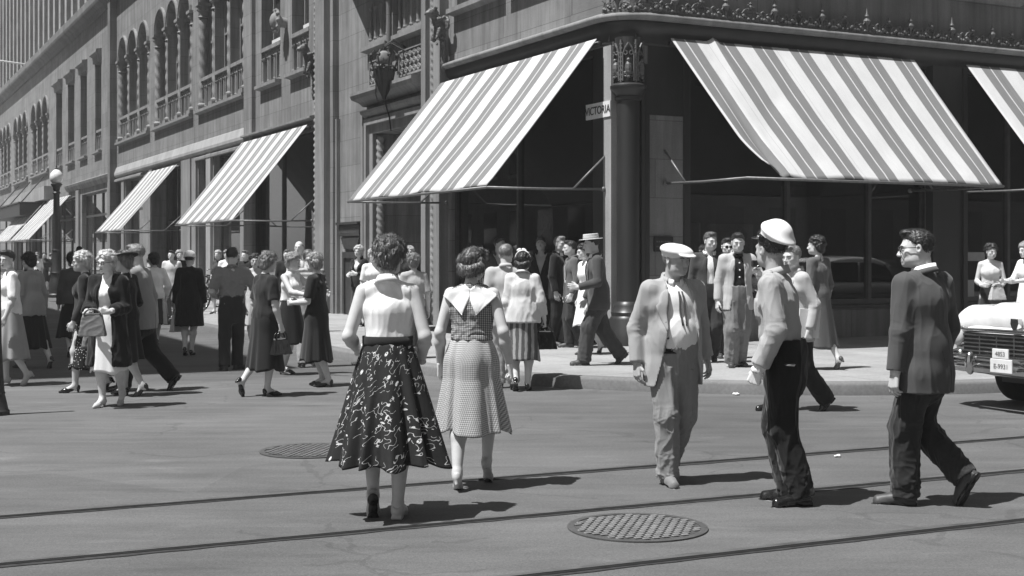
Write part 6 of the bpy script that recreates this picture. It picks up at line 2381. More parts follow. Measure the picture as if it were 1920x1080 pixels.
        m = MB(); m.tube([(.3, -.78, .96), (.3, -.78, 1.05)], .018, 6); m.ball((.28, -.78, 1.05), .03, 8, 6); m.build('fender_ornament', MAT['chrome'], root, smooth=True)
    root.location = (loc[0], loc[1], 0); root.rotation_euler = (0, 0, rz)
    return tag(root, label, 'car', 'parked cars')


RZ2 = math.atan2(D2[1], D2[0])
car((4.95, 13.02), RZ2, MAT['carwhite'], MAT['carwhite'], 'white car with a chrome grille and two licence plates cut by the right edge', True)
car((10.3, 18.9), RZ2, MAT['cargrey'], MAT['cargrey'], 'grey car with a pale roof parked behind the white car along the kerb', False, MAT['carwhite'])
fx, fy = at(132, 600)
car((-14.5, 35.2), math.atan2(D1[1], D1[0]), MAT['cardark'], MAT['cargrey'], 'dark car with a pale roof half hidden behind the street lamp', False, MAT['carwhite'])
# ------------------------------------------------------------------ people
def walk(step=.5, front='R', pitch=42, w=.075, yaw=6, lift=0.):
    a = (w, step / 2, 0, -yaw); b = (-w, -step / 2, pitch, yaw, lift)
    if front == 'R': return dict(footR=a, footL=b)
    return dict(footL=(-w, step / 2, 0, yaw), footR=(w, -step / 2, pitch, -yaw, lift))


PEOPLE = {}


def PL(key, px, fy, hy, yaw, label, z=0., extra=.02, lod=1, group='people crossing the street', H=None, **spec):
    x, y = at(px, fy, z)
    spec['H'] = H or ((fy - hy) * y / F - extra)
    p = Person((x, y, z), yaw, label, group, lod, **spec)
    PEOPLE[key] = p
    return p


def glove(p, sd, mat, s=1.1):
    V, Q = t_hand(p.spec.get('hand' + sd, 'relaxed'), p.hh)
    V = V * s
    if sd == 'L': V = V * np.array([-1, 1, 1]); Q = Q[:, ::-1]
    w, Bm = p.J['hand' + sd]
    p.part('glove', (V @ (Bm.T * p.J['k'] * (.93 if p.J['fem'] else 1.)) + w, Q), mat)


def handbag(loc, rz, w, h, d, hh, mat, label, seed=0, soft=.02, lod_h=.009):
    g = Grid((-w * .75, -d - .03, -h - .03), (w * .75, d + .03, .05), lod_h)
    def f(X, Y, Z):
        t = np.clip(-Z / h, 0, 1)
        ww = w / 2 * (.72 + .28 * t)
        dd = d / 2 * (.35 + .65 * t)
        return np.maximum(np.maximum(np.abs(X) - ww, np.abs(Y) - dd), np.maximum(Z, -h - Z)) + 0 * X
    g.fn(lambda X, Y, Z: f(X, Y, Z) - .0, (-9, -9, -9), (9, 9, 9), .03, 'add')
    V, Q = g.mesh(); V = wrinkle(V, Q, soft * .15, (9, 9, 7), seed)
    root = obj_np('handbag', V, Q, mat)
    m = MB()
    for sy in (-1, 1):
        m2 = MB(); m2.tube([(w * .3 * math.cos(a) * -1, sy * d * .2, -.005 + hh * math.sin(a)) for a in np.linspace(0, math.pi, 13)], .008, 6); m2.build('handle', mat, root, smooth=True)
    m.box(-w * .36, w * .36, -.012, .012, -.012, .012); m.ball((0, 0, .02), .012, 6, 5); m.build('clasp', MAT['chrome'], root)
    root.location = loc; root.rotation_euler = (0, 0, rz)
    return tag(root, label, 'handbag')


wht = cloth('white_cotton', .84, bump=.13); wht2 = cloth('white_linen', .8); blk = cloth('black_wool', .018, var=.15); blk2 = cloth('black_crepe', .021); nvy = cloth('dark_dress_cloth', .027)
dgr = cloth('dark_grey_worsted', .06); mgr = cloth('mid_grey_flannel', .12); lgr = cloth('light_grey_suiting', .38, bump=.13); beige = cloth('pale_gabardine', .46, bump=.13); cream = cloth('cream_coat_cloth', .62, bump=.13)
char = cloth('charcoal_trouser_cloth', .032); khaki = cloth('khaki_cloth', .3); grey = cloth('grey_knit', .24); polc = cloth('uniform_shirt_cloth', .4, bump=.13); polt = cloth('uniform_trouser_serge', .013, var=.2)
lapg = cloth('pale_gabardine_lapel', .44, bump=.1)

# ---- 1 the woman in the printed skirt
p = PL('w1', 727, 968, 425, 2, 'woman walking away in a white blouse and full dark skirt printed with white flowers', lod=0, sex='f', H=1.68, tone=1, flat_shoes=True,
       footR=(.075, .05, 0, -6), footL=(-.085, -.03, 62, 4, .0), armL=(.02, .1, -.22), armR=(.028, .085, -.25), handL='grip', hdirL=(-.35, .9, .15), hdirR=(-.3, .9, .2), palmL=(-1, 0, .2), head=(-4, 6, 3), lean=(.0, .015), group='people in the foreground')
p.top('blouse', wht, inf=.014, hem=p.J['wa'][2] + .012, sleeve=.0, amp=.006, freq=(7, 7, 2.5), tuck=.02)
V, Q = collar(p.J, .062, .058, .034, .18, dz=.004, dy=-.012); p.part('collar', (V, Q), wht)
V, Q = collar(p.J, .074, .056, .05, .3, dz=-.012, dy=-.014); p.part('collar', (V, Q), wht)
p.skirt(PRINT, z0=p.J['wa'][2], z1=.327, r0=.143, r1=.33, sy0=.8, sy1=.9, folds=10, amp=.15, n=300, m=60, hang=1.1, fold0=.1, seed=3, sway=(.015, -.02))
p.belt(cloth('black_waistband', .02), z=p.J['wa'][2] + .012, r=.146, hh=.034, name='waistband')
p.hair('wave', HAIR['brown'], 1)
p.shoes('flat', LEATHL)
g = MB(); g.box(-.01, .01, -.10, .11, -.15, .07, .004); g.box(.012, .03, -.09, .1, -.14, .08, .004)
w = p.world(p.J['gripL'])
V = np.array(g.v); bk = obj_np('book', V, g.f, MAT['paper']); bk.location = (w[0] - .0, w[1] - .05, w[2] + .03); bk.rotation_euler = (math.radians(10), math.radians(8), math.radians(8))
tag(bk, 'pale thin book held at the left hip of the woman in the printed skirt', 'book')

# ---- 2 the woman in gingham
p = PL('w2', 884, 914, 458, -8, 'woman walking away in a gingham dress with a big pointed white collar and white gloves', lod=0, sex='f', H=1.60, bw=1.06, tone=1,
       footL=(-.075, -.09, 20, 6, .0), footR=(.08, .2, 38, -6, .02), armL=(.05, .03, -.3), armR=(.07, .0, -.3), handL='relaxed', handR='grip', head=(-16, 4, -2), lean=(0, .02), group='people in the foreground')
p.top('bodice', GINGB, inf=.012, hem=p.J['wa'][2] - .01, sleeve=0., amp=.006, freq=(8, 8, 10))
zt = p.J['nb'][2] + .005
gcol, _ = upper(p.spec, p.J, p.h, inf=.016, hem=p.J['wa'][2], sleeve=.2, sinf=.016, amp=0.)
for sx in (-1, 1):
    inner = [(0, zt - .02), (sx * .002, zt - .075), (sx * .014, zt - .115), (sx * .048, zt - .19)]
    outer = [(sx * .04, zt + .012), (sx * .11, zt - .018), (sx * .168, zt - .045), (sx * .185, zt - .062), (sx * .12, zt - .12), (sx * .048, zt - .19)]
    p.part('collar', patch(gcol, inner, outer, 18, 11, .004, -1, .005), wht)
    inner = [(sx * .05, zt - .01), (sx * .06, zt - .05), (sx * .05, zt - .09)]; outer = [(sx * .1, zt - .02), (sx * .17, zt - .06), (sx * .09, zt - .12)]
    p.part('collar', patch(p.g, inner, outer, 8, 5, .006, 1, .005), wht)
p.skirt(GING, z0=p.J['wa'][2] + .005, z1=.375, r0=.128, r1=.235, sy0=.8, sy1=.86, folds=9, amp=.13, n=220, m=50, seed=8, hang=.9, fold0=.25, hipr=.18, sway=(.005, .03))
p.belt(GINGB, z=p.J['wa'][2] + .008, r=.134)
p.hair('roll', HAIR['brown'], 2)
for sd in 'RL': glove(p, sd, wht2)
p.shoes('woman', LEATHL)

# ---- 3 the man in the flat cap
p = PL('cap', 1262, 905, 444, 201, 'stout man in a pale flat cap and open light jacket over a white shirt', lod=0, sex='m', H=1.655, extra=.0, bw=1.13, belly=True, tone=2,
       footR=(.085, .14, 0, -10), footL=(-.07, -.16, 38, 10), armR=(.045, -.02, -.305), armL=(.085, -.06, -.295), handR='relaxed', handL='relaxed', head=(14, 4, 0), lean=(0, .0), group='people in the foreground')
p.top('shirt', wht, inf=.012, hem=p.J['hz'] + .02, sleeve=.0, amp=.003)
p.trousers(cloth('light_trouser_cloth', .25, bump=.13), inf=.014, wide=1.08, amp=.007)
gsh = p.g
p.jacket(lgr, 'open', inf=.03, w=.128, sinf=.014, flare=.02, amp=.008, hem=p.J['hz'] - .11 * p.J['H'])
p.shirt_collar(wht, r0=.072, r1=.066, hgt=.042, tilt=.38, open_=.35)
nb = p.J['nb']
for sx in (-1, 1):
    t = .009
    p.part('tie', patch(gsh, [(sx * .012 - t * .3, nb[2] - .06), (sx * .02 - t * .3, nb[2] - .2), (sx * .014 - t * .3, nb[2] - .29)], [(sx * .012 + t * .3, nb[2] - .06), (sx * .02 + t * .3, nb[2] - .2), (sx * .014 + t * .3, nb[2] - .29)], 8, 3, .012, 1, .004), dgr)
p.belt(blk, z=p.J['hz'] + .06, r=.168)
p.hair('bald', HAIR['grey'], 1)
p.hat('flatcap', cloth('pale_cap_cloth', .7, bump=.13), None, (0, .0, -.02), 'cap')
p.shoes('man', cloth('tan_shoe', .2, rough=.5))
J = p.J
for zz in (-.27, -.37):
    y = p.g.front(np.array([.118]), np.array([nb[2] + zz]))[0]
    if not np.isnan(y):
        m = MB(); m.ball((.118, y + .004, nb[2] + zz), .011, 8, 5, (1, .5, 1)); obj_np('button', m.v, m.f, dgr, p.o)

# ---- 4 the policeman
p = PL('cop', 1470, 944, 408, 68, 'policeman in a white peaked cap, pale shirt and black trousers with gloved hands', lod=0, sex='m', H=1.735, bw=1.06, tone=2,
       footR=(.09, .08, 0, -4), footL=(-.1, -.03, 0, 38), armL=(.03, .035, -.3), armR=(-.02, .06, -.298), poleL=(.3, -1, -.2), handL='fist', handR='fist', hdirL=(-.15, .35, -.9), hdirR=(-.2, .4, -.9), palmL=(-1, -.2, 0), palmR=(-1, -.2, 0), head=(-34, -2, 0), lean=(0, .06), group='people in the foreground')
p.top('shirt', polc, inf=.02, hem=p.J['hz'] + .04 * p.J['H'], sleeve=.94, sinf=.018, amp=.006, freq=(8, 8, 3.5), cuff=1.1, tuck=.03)
p.trousers(polt, inf=.014, wide=1.12, amp=.006, top=p.J['hz'] + .085 * p.J['H'])
p.belt(SHINY, z=p.J['hz'] + .07 * p.J['H'], r=.152)
m = MB(); m.box(-.19, -.145, -.1, -.03, p.J['hz'] - .005, p.J['hz'] + .012, .004); obj_np('belt_clip', m.v, m.f, MAT['chrome'], p.o)
p.shirt_collar(polc, r0=.074, r1=.066, hgt=.048, tilt=.3, open_=.2)
for sx in (-1, 1):
    z = p.J['ch'][2] + .05
    p.part('pocket', patch(p.g, [(sx * .05, z), (sx * .05, z - .13)], [(sx * .14, z), (sx * .14, z - .13)], 6, 5, .006, 1, .006), polc)
    m = MB(); sh = p.J['sh' + ('R' if sx > 0 else 'L')]
    a = sh * .75 + p.J['nb'] * .25 + np.array([0, 0, .062]); b = sh + np.array([sx * .02, 0, .058])
    m.tube([a, b], .016, 6); obj_np('epaulette', np.array(m.v), m.f, polc, p.o)
for sd in 'RL':
    glove(p, sd, wht2, 1.04)
    g = Grid(p.J['wr' + sd] - .14, p.J['wr' + sd] + .14, .0075)
    fd = p.J['wr' + sd] - p.J['el' + sd]; fd = fd / np.linalg.norm(fd)
    g.cap(p.J['wr' + sd] - fd * .07, p.J['wr' + sd] + fd * .02, .046, .036, k=.01, flat=True)
    V, Q = g.mesh(); V = wrinkle(V, Q, .008, (20, 20, 20), 3); p.part('glove_cuff', (V, Q), wht2)
p.hair('short_m', HAIR['dark'], 3)
p.hat('police', cloth('white_cap_cloth', .86, bump=.1), (19, 5, 0), (0, -.004, .0), 'cap')
p.hat('policeband', SHINY, (19, 5, 0), (0, -.0, .0), 'cap_band')
m = MB(); m.ball((-.088, .05, .055), .013, 8, 6); V = np.array(m.v) @ rotm(19, 5).T @ (p.J['Rh'].T * p.J['k']) + p.J['hc']; obj_np('cap_button', V, m.f, MAT['chrome'], p.o)
p.shoes('man', SHINY)

# ---- 5 the man in the dark suit
p = PL('dark', 1735, 948, 425, 50, 'tall man in a dark suit and glasses walking away with his head turned left', lod=0, sex='m', H=1.735, bw=1.06, tone=1, twist=-17,
       footL=(-.1, .2, 0, 26), footR=(.12, -.2, 58, -12, .07), armL=(.04, .0, -.315), armR=(.05, .06, -.3), handL='relaxed', head=(38, 2, 4), lean=(0, .02), group='people in the foreground')
p.trousers(cloth('dark_suit_trousers', .028), inf=.016, wide=1.16, amp=.008)
p.jacket(cloth('dark_suit_cloth', .085, bump=.13), 'none', inf=.032, sinf=.014, flare=.03, amp=.011, freq=(8, 8, 1.8), hem=p.J['hz'] - .1 * p.J['H'], lapel=False)
p.shirt_collar(wht, r0=.068, r1=.062, hgt=.055, tilt=.3)
p.part('collar', collar(p.J, .08, .068, .034, .3, dz=-.002), cloth('dark_suit_cloth', .085, bump=.13))
# centre seam and vent on the back
zc = p.J['nb'][2]
p.part('seam', patch(p.g, [(-.0035, zc - .06), (-.0035, .9)], [(.0035, zc - .06), (.0035, .9)], 20, 3, -.004, -1, .005), dgr)
p.hair('short_m', HAIR['dark'], 4)
p.glasses(MAT['black'])
p.shoes('man', LEATH)
p.shirt = None

# ------------------------------------------------------------------ left group
SKT = dict(sex='f')
G = 'people crossing the side street'
p = PL('a1', 20, 722, 474, 120, 'person in a white short-sleeved shirt and pale apron skirt cut by the left edge', sex='f', H=1.62, group=G, **walk(.3), armL=(.06, .06, -.3), armR=(.04, .1, -.26), head=(40, 5, 0))
p.top('blouse', wht, inf=.02, hem=p.J['hz'], sleeve=.5, sinf=.011); p.skirt(khaki, z1=.31, r1=.27, folds=6); p.hair('short_m', HAIR['dark'], 1); p.shoes('woman', LEATHL)
p = PL('a2', 62, 690, 474, 60, 'woman in a grey blouse and dark skirt walking away beside the left edge', sex='f', H=1.6, group=G, **walk(.5, 'L', 50), head=(0, 8, 0), lean=(0, .05), armR=(.04, -.02, -.31))
p.top('blouse', cloth('grey_blouse', .34), inf=.018, hem=p.J['hz'] - .1, sleeve=.9); p.skirt(nvy, z1=.27, r1=.26, folds=7); p.hair('perm', HAIR['dark'], 1); p.shoes('woman', LEATH)
p = PL('a3', 137, 668, 482, 25, 'woman in a grey jacket and dark skirt walking away just right of the lamp post', sex='f', H=1.6, group=G, lod=1, **walk(.35), head=(10, 4, 0))
p.jacket(cloth('grey_jacket_cloth', .1), 'none', hem=p.J['hz'] - .02, lapel=False); p.skirt(nvy, z1=.29, r1=.24, folds=6); p.hair('perm', HAIR['dark'], 2); p.shoes('woman', LEATH)
p = PL('a4', 160, 735, 487, 100, 'fair-haired woman in a polka dot dress half hidden behind the white-haired woman', sex='f', H=1.6, group=G, **walk(.42, 'L'), head=(12, 4, 0), armL=(.03, .06, -.3))
p.jacket(nvy, 'none', hem=p.J['hz'] - .03, lapel=False, name='jacket'); p.skirt(POLKA, z1=.27, r1=.2, folds=5, amp=.06); p.hair('perm', HAIR['white'], 3); p.shoes('woman', SHINY); p.glasses(MAT['black'])
p = PL('a5', 204, 762, 469, 172, 'white-haired woman in a dark open coat over a white dress walking towards the viewer', sex='f', H=1.6, tone=0, group=G, **walk(.3, 'R', 30, .06), head=(-14, 6, 0), armR=(.0, .14, -.2), armL=(-.02, .15, -.19), hdirR=(-.8, .6, .1), hdirL=(-.8, .6, .1), handR='grip', handL='grip')
p.top('dress', wht, inf=.014, hem=p.J['hz'] - .02, sleeve=0, amp=.006); p.skirt(wht, name='dress_skirt', z0=p.J['wa'][2], z1=.36, r1=.19, folds=5, amp=.05)
def a5sub(g): g.fn(lambda X, Y, Z: np.maximum(np.abs(X) - (.05 + np.clip(1.3 - Z, 0, 1) * .06), .0 - Y), (-1, -.05, -1), (1, 1, 9), .006)
p.top('coat', blk, inf=.034, hem=.42, sleeve=.86, sinf=.03, flare=.07, sub=a5sub, amp=.009)
p.hair('perm', HAIR['white'], 4); p.glasses(MAT['black']); p.shoes('woman', LEATHL)
w = p.world((p.J['gripR'] + p.J['gripL']) / 2)
handbag((w[0] - .02, w[1] - .05, w[2] - .02), math.radians(8), .27, .22, .13, .06, LEATHG, 'grey pouch handbag held in front of the white-haired woman', 2)
p = PL('a6', 238, 742, 474, 78, 'woman in a wide dark hat and dark dress walking left with a gathered grey bag', sex='f', H=1.6, group=G, **walk(.34, 'R', 30), head=(5, 8, 0), armL=(.02, .12, -.2), armR=(.0, .1, -.24), handL='grip', hdirL=(-.4, .8, -.3))
p.top('bodice', blk2, inf=.018, hem=p.J['hz'], sleeve=.55, sinf=.011); p.skirt(blk2, z1=.4, r1=.22, folds=6); p.hair('perm', HAIR['grey'], 5); p.hat('widebrim', blk); p.shoes('woman', SHINY)
w = p.world(p.J['gripL'])
handbag((w[0] - .02, w[1] - .03, w[2] - .15), math.radians(15), .36, .26, .16, .17, cloth('grey_gathered_bag', .15, rough=.6), 'large gathered grey bag with a pale handle carried by the woman in the wide hat', 5, .05)
p = PL('a7', 268, 733, 470, 84, 'man in a light jacket striding left behind the woman in the wide hat', sex='m', H=1.72, group=G, footL=(-.08, .3, 0, 6), footR=(.08, -.33, 55, -6, .03), head=(0, 4, 0), lean=(0, .05), armR=(.04, -.03, -.31), armL=(.03, .08, -.3))
p.trousers(blk, inf=.02, wide=1.2); p.jacket(khaki, 'none', lapel=False, inf=.03); p.hair('short_m', HAIR['grey'], 2); p.shoes('man', SHINY)
p = PL('a8', 291, 652, 483, 35, 'woman in a white cardigan and boldly patterned skirt walking away', sex='f', H=1.6, group=G, **walk(.42, 'R', 40), head=(0, 6, 0), armR=(.06, .08, -.27), lean=(0, .04))
p.top('cardigan', wht, inf=.02, hem=p.J['hz'], sleeve=.9, sinf=.02); p.skirt(mk_stripes('patterned_skirt_cloth', .06, .5, .16, 0), z1=.4, r1=.24, folds=6); p.hair('perm', HAIR['dark'], 6); p.shoes('woman', LEATH)
p = PL('a9', 355, 666, 474, 4, 'woman in a white cloche hat and long black coat walking away', sex='f', H=1.62, group=G, **walk(.16, 'R', 25, .05), armL=(.05, .02, -.31), armR=(.05, .02, -.31), handL='grip', bw=1.06)
p.top('coat', blk, inf=.032, hem=.46, sleeve=.97, sinf=.017, flare=.045, amp=.007); p.hair('short_m', HAIR['dark'], 3); p.hat('cloche', wht, None, (0, -.004, .004)); p.shoes('woman', SHINY)
w = p.world(p.J['gripL']); handbag((w[0], w[1], w[2] - .1), math.radians(70), .26, .27, .1, .11, LEATHL, 'pale handbag hanging from the left hand of the woman in the white cloche hat', 7)
p = PL('a10', 435, 693, 463, 14, 'man in a short-sleeved grey knit shirt and dark trousers standing with hands at his waist', sex='m', H=1.7, group=G, footL=(-.13, -.06, 0, 14), footR=(.13, .14, 0, -35), armL=(.03, .1, -.2), armR=(.1, .14, -.22), handL='grip', handR='relaxed', hdirL=(-.7, .6, 0), head=(-14, 2, 0))
p.trousers(char, inf=.014, wide=1.08, amp=.007); p.top('knit_shirt', grey, inf=.018, hem=p.J['hz'] + .045, sleeve=.47, sinf=.011, amp=.012, freq=(8, 8, 9)); p.belt(LEATH); p.hair('short_m', HAIR['dark'], 5); p.shoes('man', LEATH); p.shirt_collar(grey, r0=.07, r1=.062, hgt=.03)
p = PL('a11', 478, 655, 480, 190, 'woman in a pale dress mostly hidden behind the woman in the dark two-piece', sex='f', H=1.58, group=G, **walk(.2), armR=(.05, .05, -.28))
p.top('dress', cloth('pale_dress_cloth', .5), inf=.016, hem=p.J['hz'], sleeve=.4, sinf=.02); p.skirt(cloth('pale_dress_cloth', .5), name='dress_skirt', z1=.4, r1=.22); p.hair('perm', HAIR['dark'], 7); p.shoes('woman', LEATHL)
p = PL('a12', 497, 742, 476, -48, 'woman in a dark two-piece dress walking right and away with a black handbag', sex='f', H=1.59, bw=1.1, group=G, footL=(-.07, -.27, 62, 5, .04), footR=(.07, .1, 0, -6), armR=(.04, .04, -.31), armL=(.03, .08, -.28), handR='grip', head=(12, 8, 0))
p.J['feet']
p.top('blouse', nvy, inf=.02, hem=p.J['hz'] + .02, sleeve=.42, sinf=.013); p.skirt(blk2, z1=.29, r1=.235, hipr=.18, folds=7, amp=.08); p.hair('perm', HAIR['grey'], 8); p.shoes('woman', SHINY)
w = p.world(p.J['gripR']); handbag((w[0], w[1], w[2] - .09), math.radians(60), .3, .17, .1, .1, SHINY, 'glossy black handbag in the right hand of the woman in the dark two-piece dress', 9)
p = PL('a13', 542, 702, 482, 235, 'woman in a white sleeveless blouse and black skirt reaching out to the dark-dressed blonde', sex='f', H=1.6, group=G, footR=(.08, .05, 0, -8), footL=(-.08, -.05, 0, 8), armL=(.02, .27, -.13), armR=(.0, .26, -.14), hdirL=(0, 1, -.1), hdirR=(0, 1, -.1), head=(8, 0, 0), lean=(0, .05))
p.top('blouse', wht, inf=.014, hem=p.J['wa'][2] - .01, sleeve=0); p.skirt(blk2, z1=.4, r1=.24, folds=7); p.hair('perm', HAIR['blond'], 9); p.shoes('woman', LEATH)
p = PL('a14', 594, 724, 473, 78, 'blonde woman in a dark short-sleeved dress facing left with her forearms raised', sex='f', H=1.6, bw=1.08, group=G, footR=(.08, .06, 0, -8), footL=(-.08, -.06, 0, 16), armL=(-.02, .17, -.175), armR=(-.02, .18, -.165), hdirL=(-.6, .8, 0), hdirR=(-.6, .8, 0), head=(-22, 4, 0))
p.top('dress', nvy, inf=.018, hem=p.J['hz'] + .02, sleeve=.42, sinf=.012); p.skirt(nvy, name='dress_skirt', z1=.30, r1=.235, hipr=.18, folds=7, amp=.08); p.hair('perm', HAIR['blond'], 10); p.shoes('woman', LEATH)
p = PL('a15', 578, 688, 470, 10, 'man in a striped jersey and pale trousers seen from behind', sex='m', H=1.66, group=G, footL=(-.1, 0, 0, 10), footR=(.1, .03, 0, -10), armL=(.04, .06, -.29))
p.trousers(cloth('pale_trousers', .33), inf=.02); p.top('jersey', TEES, inf=.02, hem=p.J['hz'] - .02, sleeve=.45, sinf=.011); p.hair('short_m', HAIR['brown'], 6); p.shoes('man', LEATH)
GP = 'people on the pavement'
p = PL('b1', 562, 622, 468, 170, 'balding man in a white shirt far behind the man in the striped jersey', SW, sex='m', tone=0, H=1.7, group=GP, **walk(.3))
p.trousers(mgr); p.top('shirt', wht, inf=.02, hem=p.J['hz'] + .04, sleeve=.9, sinf=.011); p.hair('bald', HAIR['grey'], 7); p.shoes('man', LEATH)
p = PL('b2', 674, 612, 463, 150, 'woman in a black suit and white gloves standing by the doorway wall', SW, sex='f', tone=0, H=1.62, group=GP, armR=(-.01, .14, -.17), armL=(-.02, .16, -.15), hdirR=(-.7, .7, 0), hdirL=(-.7, .7, 0), head=(10, 0, 0))
p.jacket(blk, 'closed', lapel=None, hem=p.J['hz'] - .05); p.skirt(blk, z1=.4, r1=.2, folds=4, amp=.04); p.hair('perm', HAIR['white'], 11); p.shoes('woman', SHINY)
for sd in 'RL': glove(p, sd, wht2)
m = MB(); y = p.g.front(np.array([.05]), np.array([p.J['ch'][2] + .08]))[0]; m.ball((.05, y + .01, p.J['ch'][2] + .08), .03, 8, 6, (1, .5, 1.3)); obj_np('corsage', m.v, m.f, MAT['white'], p.o)
p = PL('b3', 700, 640, 478, 190, 'woman in white just left of the head of the woman in the printed skirt', SW, sex='f', H=1.52, group=GP, **walk(.2))
p.top('blouse', wht, inf=.018, hem=p.J['hz'], sleeve=.45, sinf=.011); p.skirt(mgr, z1=.4, r1=.22); p.hair('perm', HAIR['white'], 12); p.shoes('woman', LEATH)
p = PL('b4', 776, 690, 476, 12, 'woman with waved hair and a pale blouse seen between the two foreground women', sex='f', H=1.58, group=G, **walk(.25))
p.top('blouse', cloth('pale_print_blouse', .4), inf=.018, hem=p.J['hz'], sleeve=.45, sinf=.011); p.skirt(dgr, z1=.31, r1=.23); p.hair('wave', HAIR['grey'], 13); p.shoes('woman', LEATH)
p = PL('b5', 768, 610, 458, 185, 'fair woman far back by the doorway over the shoulder of the brown-haired woman', SW, sex='f', tone=0, H=1.6, group=GP, **walk(.2))
p.top('dress', nvy, inf=.018, hem=p.J['hz'], sleeve=.45, sinf=.011); p.skirt(nvy, z1=.4, r1=.22); p.hair('perm', HAIR['white'], 14); p.shoes('woman', LEATH)
# couple right of the gingham woman
p = PL('c1', 948, 728, 484, 6, 'grey-haired man in a pale suit walking away beside the woman in the cream jacket', sex='m', H=1.7, group='people crossing the street', **walk(.3, 'L', 25), head=(-20, 2, 0))
p.trousers(beige); p.jacket(beige, 'none', lapel=False); p.hair('short_m', HAIR['grey'], 8); p.shoes('man', LEATH); p.shirt_collar(beige, r0=.075, r1=.066, hgt=.045)
p = PL('c2', 980, 732, 492, -6, 'woman in a cream swing jacket with a bow in her hair walking away', sex='f', H=1.6, bw=1.05, group='people crossing the street', footR=(.07, .05, 0, -4), footL=(-.07, -.12, 45, 4), armR=(.065, .03, -.3), armL=(.03, .02, -.31), handR='grip', head=(-12, 3, 0))
p.top('jacket', cream, inf=.032, hem=p.J['hz'] - .05, sleeve=.86, sinf=.018, flare=.035, amp=.006); p.skirt(mk_stripes('striped_skirt_cloth', .1, .34, .07, 0), z1=.35, r1=.2, folds=5, amp=.07); p.hair('roll', HAIR['dark'], 9); p.hat('bow', wht2, name='hair_bow'); p.shoes('woman', SHINY)
V, Q = collar(p.J, .085, .066, .03, .3, dz=.01); p.part('collar', (V, Q), cream)
w = p.world(p.J['gripR']); handbag((w[0] + .02, w[1] + .02, w[2] - .07), math.radians(20), .28, .2, .11, .08, SHINY, 'black handbag carried by the woman in the cream jacket', 11)
# pavement by the corner
p = PL('d1', 1122, 684, 441, 98, 'man in a straw boater and dark suit striding left along the pavement', SW, extra=.05, sex='m', H=1.72, group=GP, footL=(-.07, .3, 0, 5), footR=(.07, -.3, 48, -5), head=(4, 5, 0), lean=(0, .05), armL=(.0, .15, -.2), hdirL=(-.2, 1, .1), armR=(.03, .05, -.3))
p.top('shirt', wht, inf=.012, hem=p.J['hz'], sleeve=0); p.trousers(dgr, inf=.02, wide=1.2, amp=.011); p.jacket(cloth('brown_suit_cloth', .075), 'open', w=.05, inf=.03); p.hair('short_m', HAIR['dark'], 9); p.hat('boater', STRAW); p.hat('band', MAT['papergrey'], name='hat_band'); p.shoes('man', LEATH); p.shirt_collar(wht)
p = PL('d2', 1102, 664, 482, 110, 'woman in a white dress half hidden behind the man in the straw boater', SW, sex='f', H=1.58, group=GP, footL=(-.06, .16, 0, 5), footR=(.06, -.22, 52, -5), head=(0, 5, 0), lean=(0, .03), armL=(.03, .05, -.3))
p.top('dress', wht, inf=.016, hem=p.J['hz'], sleeve=.3, sinf=.02); p.skirt(wht, name='dress_skirt', z1=.4, r1=.23, folds=7, amp=.08); p.hair('perm', HAIR['dark'], 15); p.shoes('woman', LEATH)
p = PL('d3', 1073, 652, 477, 100, 'young man in an open grey jacket and pale shirt shaded by the awning', SW, sex='m', H=1.66, group=GP, **walk(.25), head=(0, 0, 0), armL=(.05, .04, -.3))
p.top('shirt', cloth('pale_shade_shirt', .45), inf=.012, hem=p.J['hz'], sleeve=0); p.trousers(char); p.jacket(mgr, 'open', w=.06); p.hair('short_m', HAIR['dark'], 10); p.shoes('man', LEATH)
p = PL('d4', 1046, 648, 466, 250, 'man in dark clothes standing deep under the awning left of the young man', SW, sex='m', H=1.74, tone=2, group=GP, head=(-30, 0, 0))
p.trousers(blk); p.jacket(blk, 'closed'); p.hair('short_m', HAIR['grey'], 11); p.shoes('man', LEATH); p.shirt_collar(wht)
p = PL('d5', 935, 640, 452, 200, 'dark-clad person standing by the shop window behind the gingham woman', SW, sex='m', H=1.74, tone=2, group=GP, head=(30, 0, 0))
p.trousers(blk); p.jacket(dgr, 'closed'); p.hair('short_m', HAIR['dark'], 12); p.shoes('man', LEATH)
p = PL('d6', 1015, 634, 455, 170, 'tall person in black in the shade beside the shop window', SW, sex='m', H=1.76, tone=2, group=GP)
p.trousers(blk); p.jacket(blk2, 'closed'); p.hair('short_m', HAIR['dark'], 13); p.shoes('man', LEATH)
# group behind the cap man and the policeman
p = PL('e1', 1330, 680, 455, 178, 'young man in a dark jacket and white collar right of the flat cap man', SW, sex='m', H=1.74, group=GP, head=(22, 4, 0), **walk(.2))
p.top('shirt', wht, inf=.014, hem=p.J['hz'], sleeve=0); p.trousers(char); p.jacket(dgr, 'open', w=.05); p.hair('short_m', HAIR['brown'], 14); p.shoes('man', LEATH); p.shirt_collar(wht, r0=.08, r1=.075, hgt=.04, open_=.5)
p = PL('e2', 1362, 672, 466, 185, 'man in sunglasses peering out behind the man in the pale sports coat', SW, sex='m', tone=0, H=1.68, group=GP, head=(0, 4, 0))
p.trousers(char); p.jacket(dgr, 'closed'); p.hair('short_m', HAIR['dark'], 15); p.shoes('man', LEATH); p.glasses(MAT['black'], True)
p = PL('e3', 1382, 688, 460, 186, 'man in a pale sports coat and dark buttoned shirt holding a small camera', SW, sex='m', H=1.73, group=GP, footR=(.1, .1, 0, -14), footL=(-.09, -.02, 0, 14), armL=(.015, .17, -.1), handL='grip', hdirL=(-.5, .5, .6), palmL=(-.7, .6, 0), armR=(.05, .02, -.31), head=(-8, 8, 0))
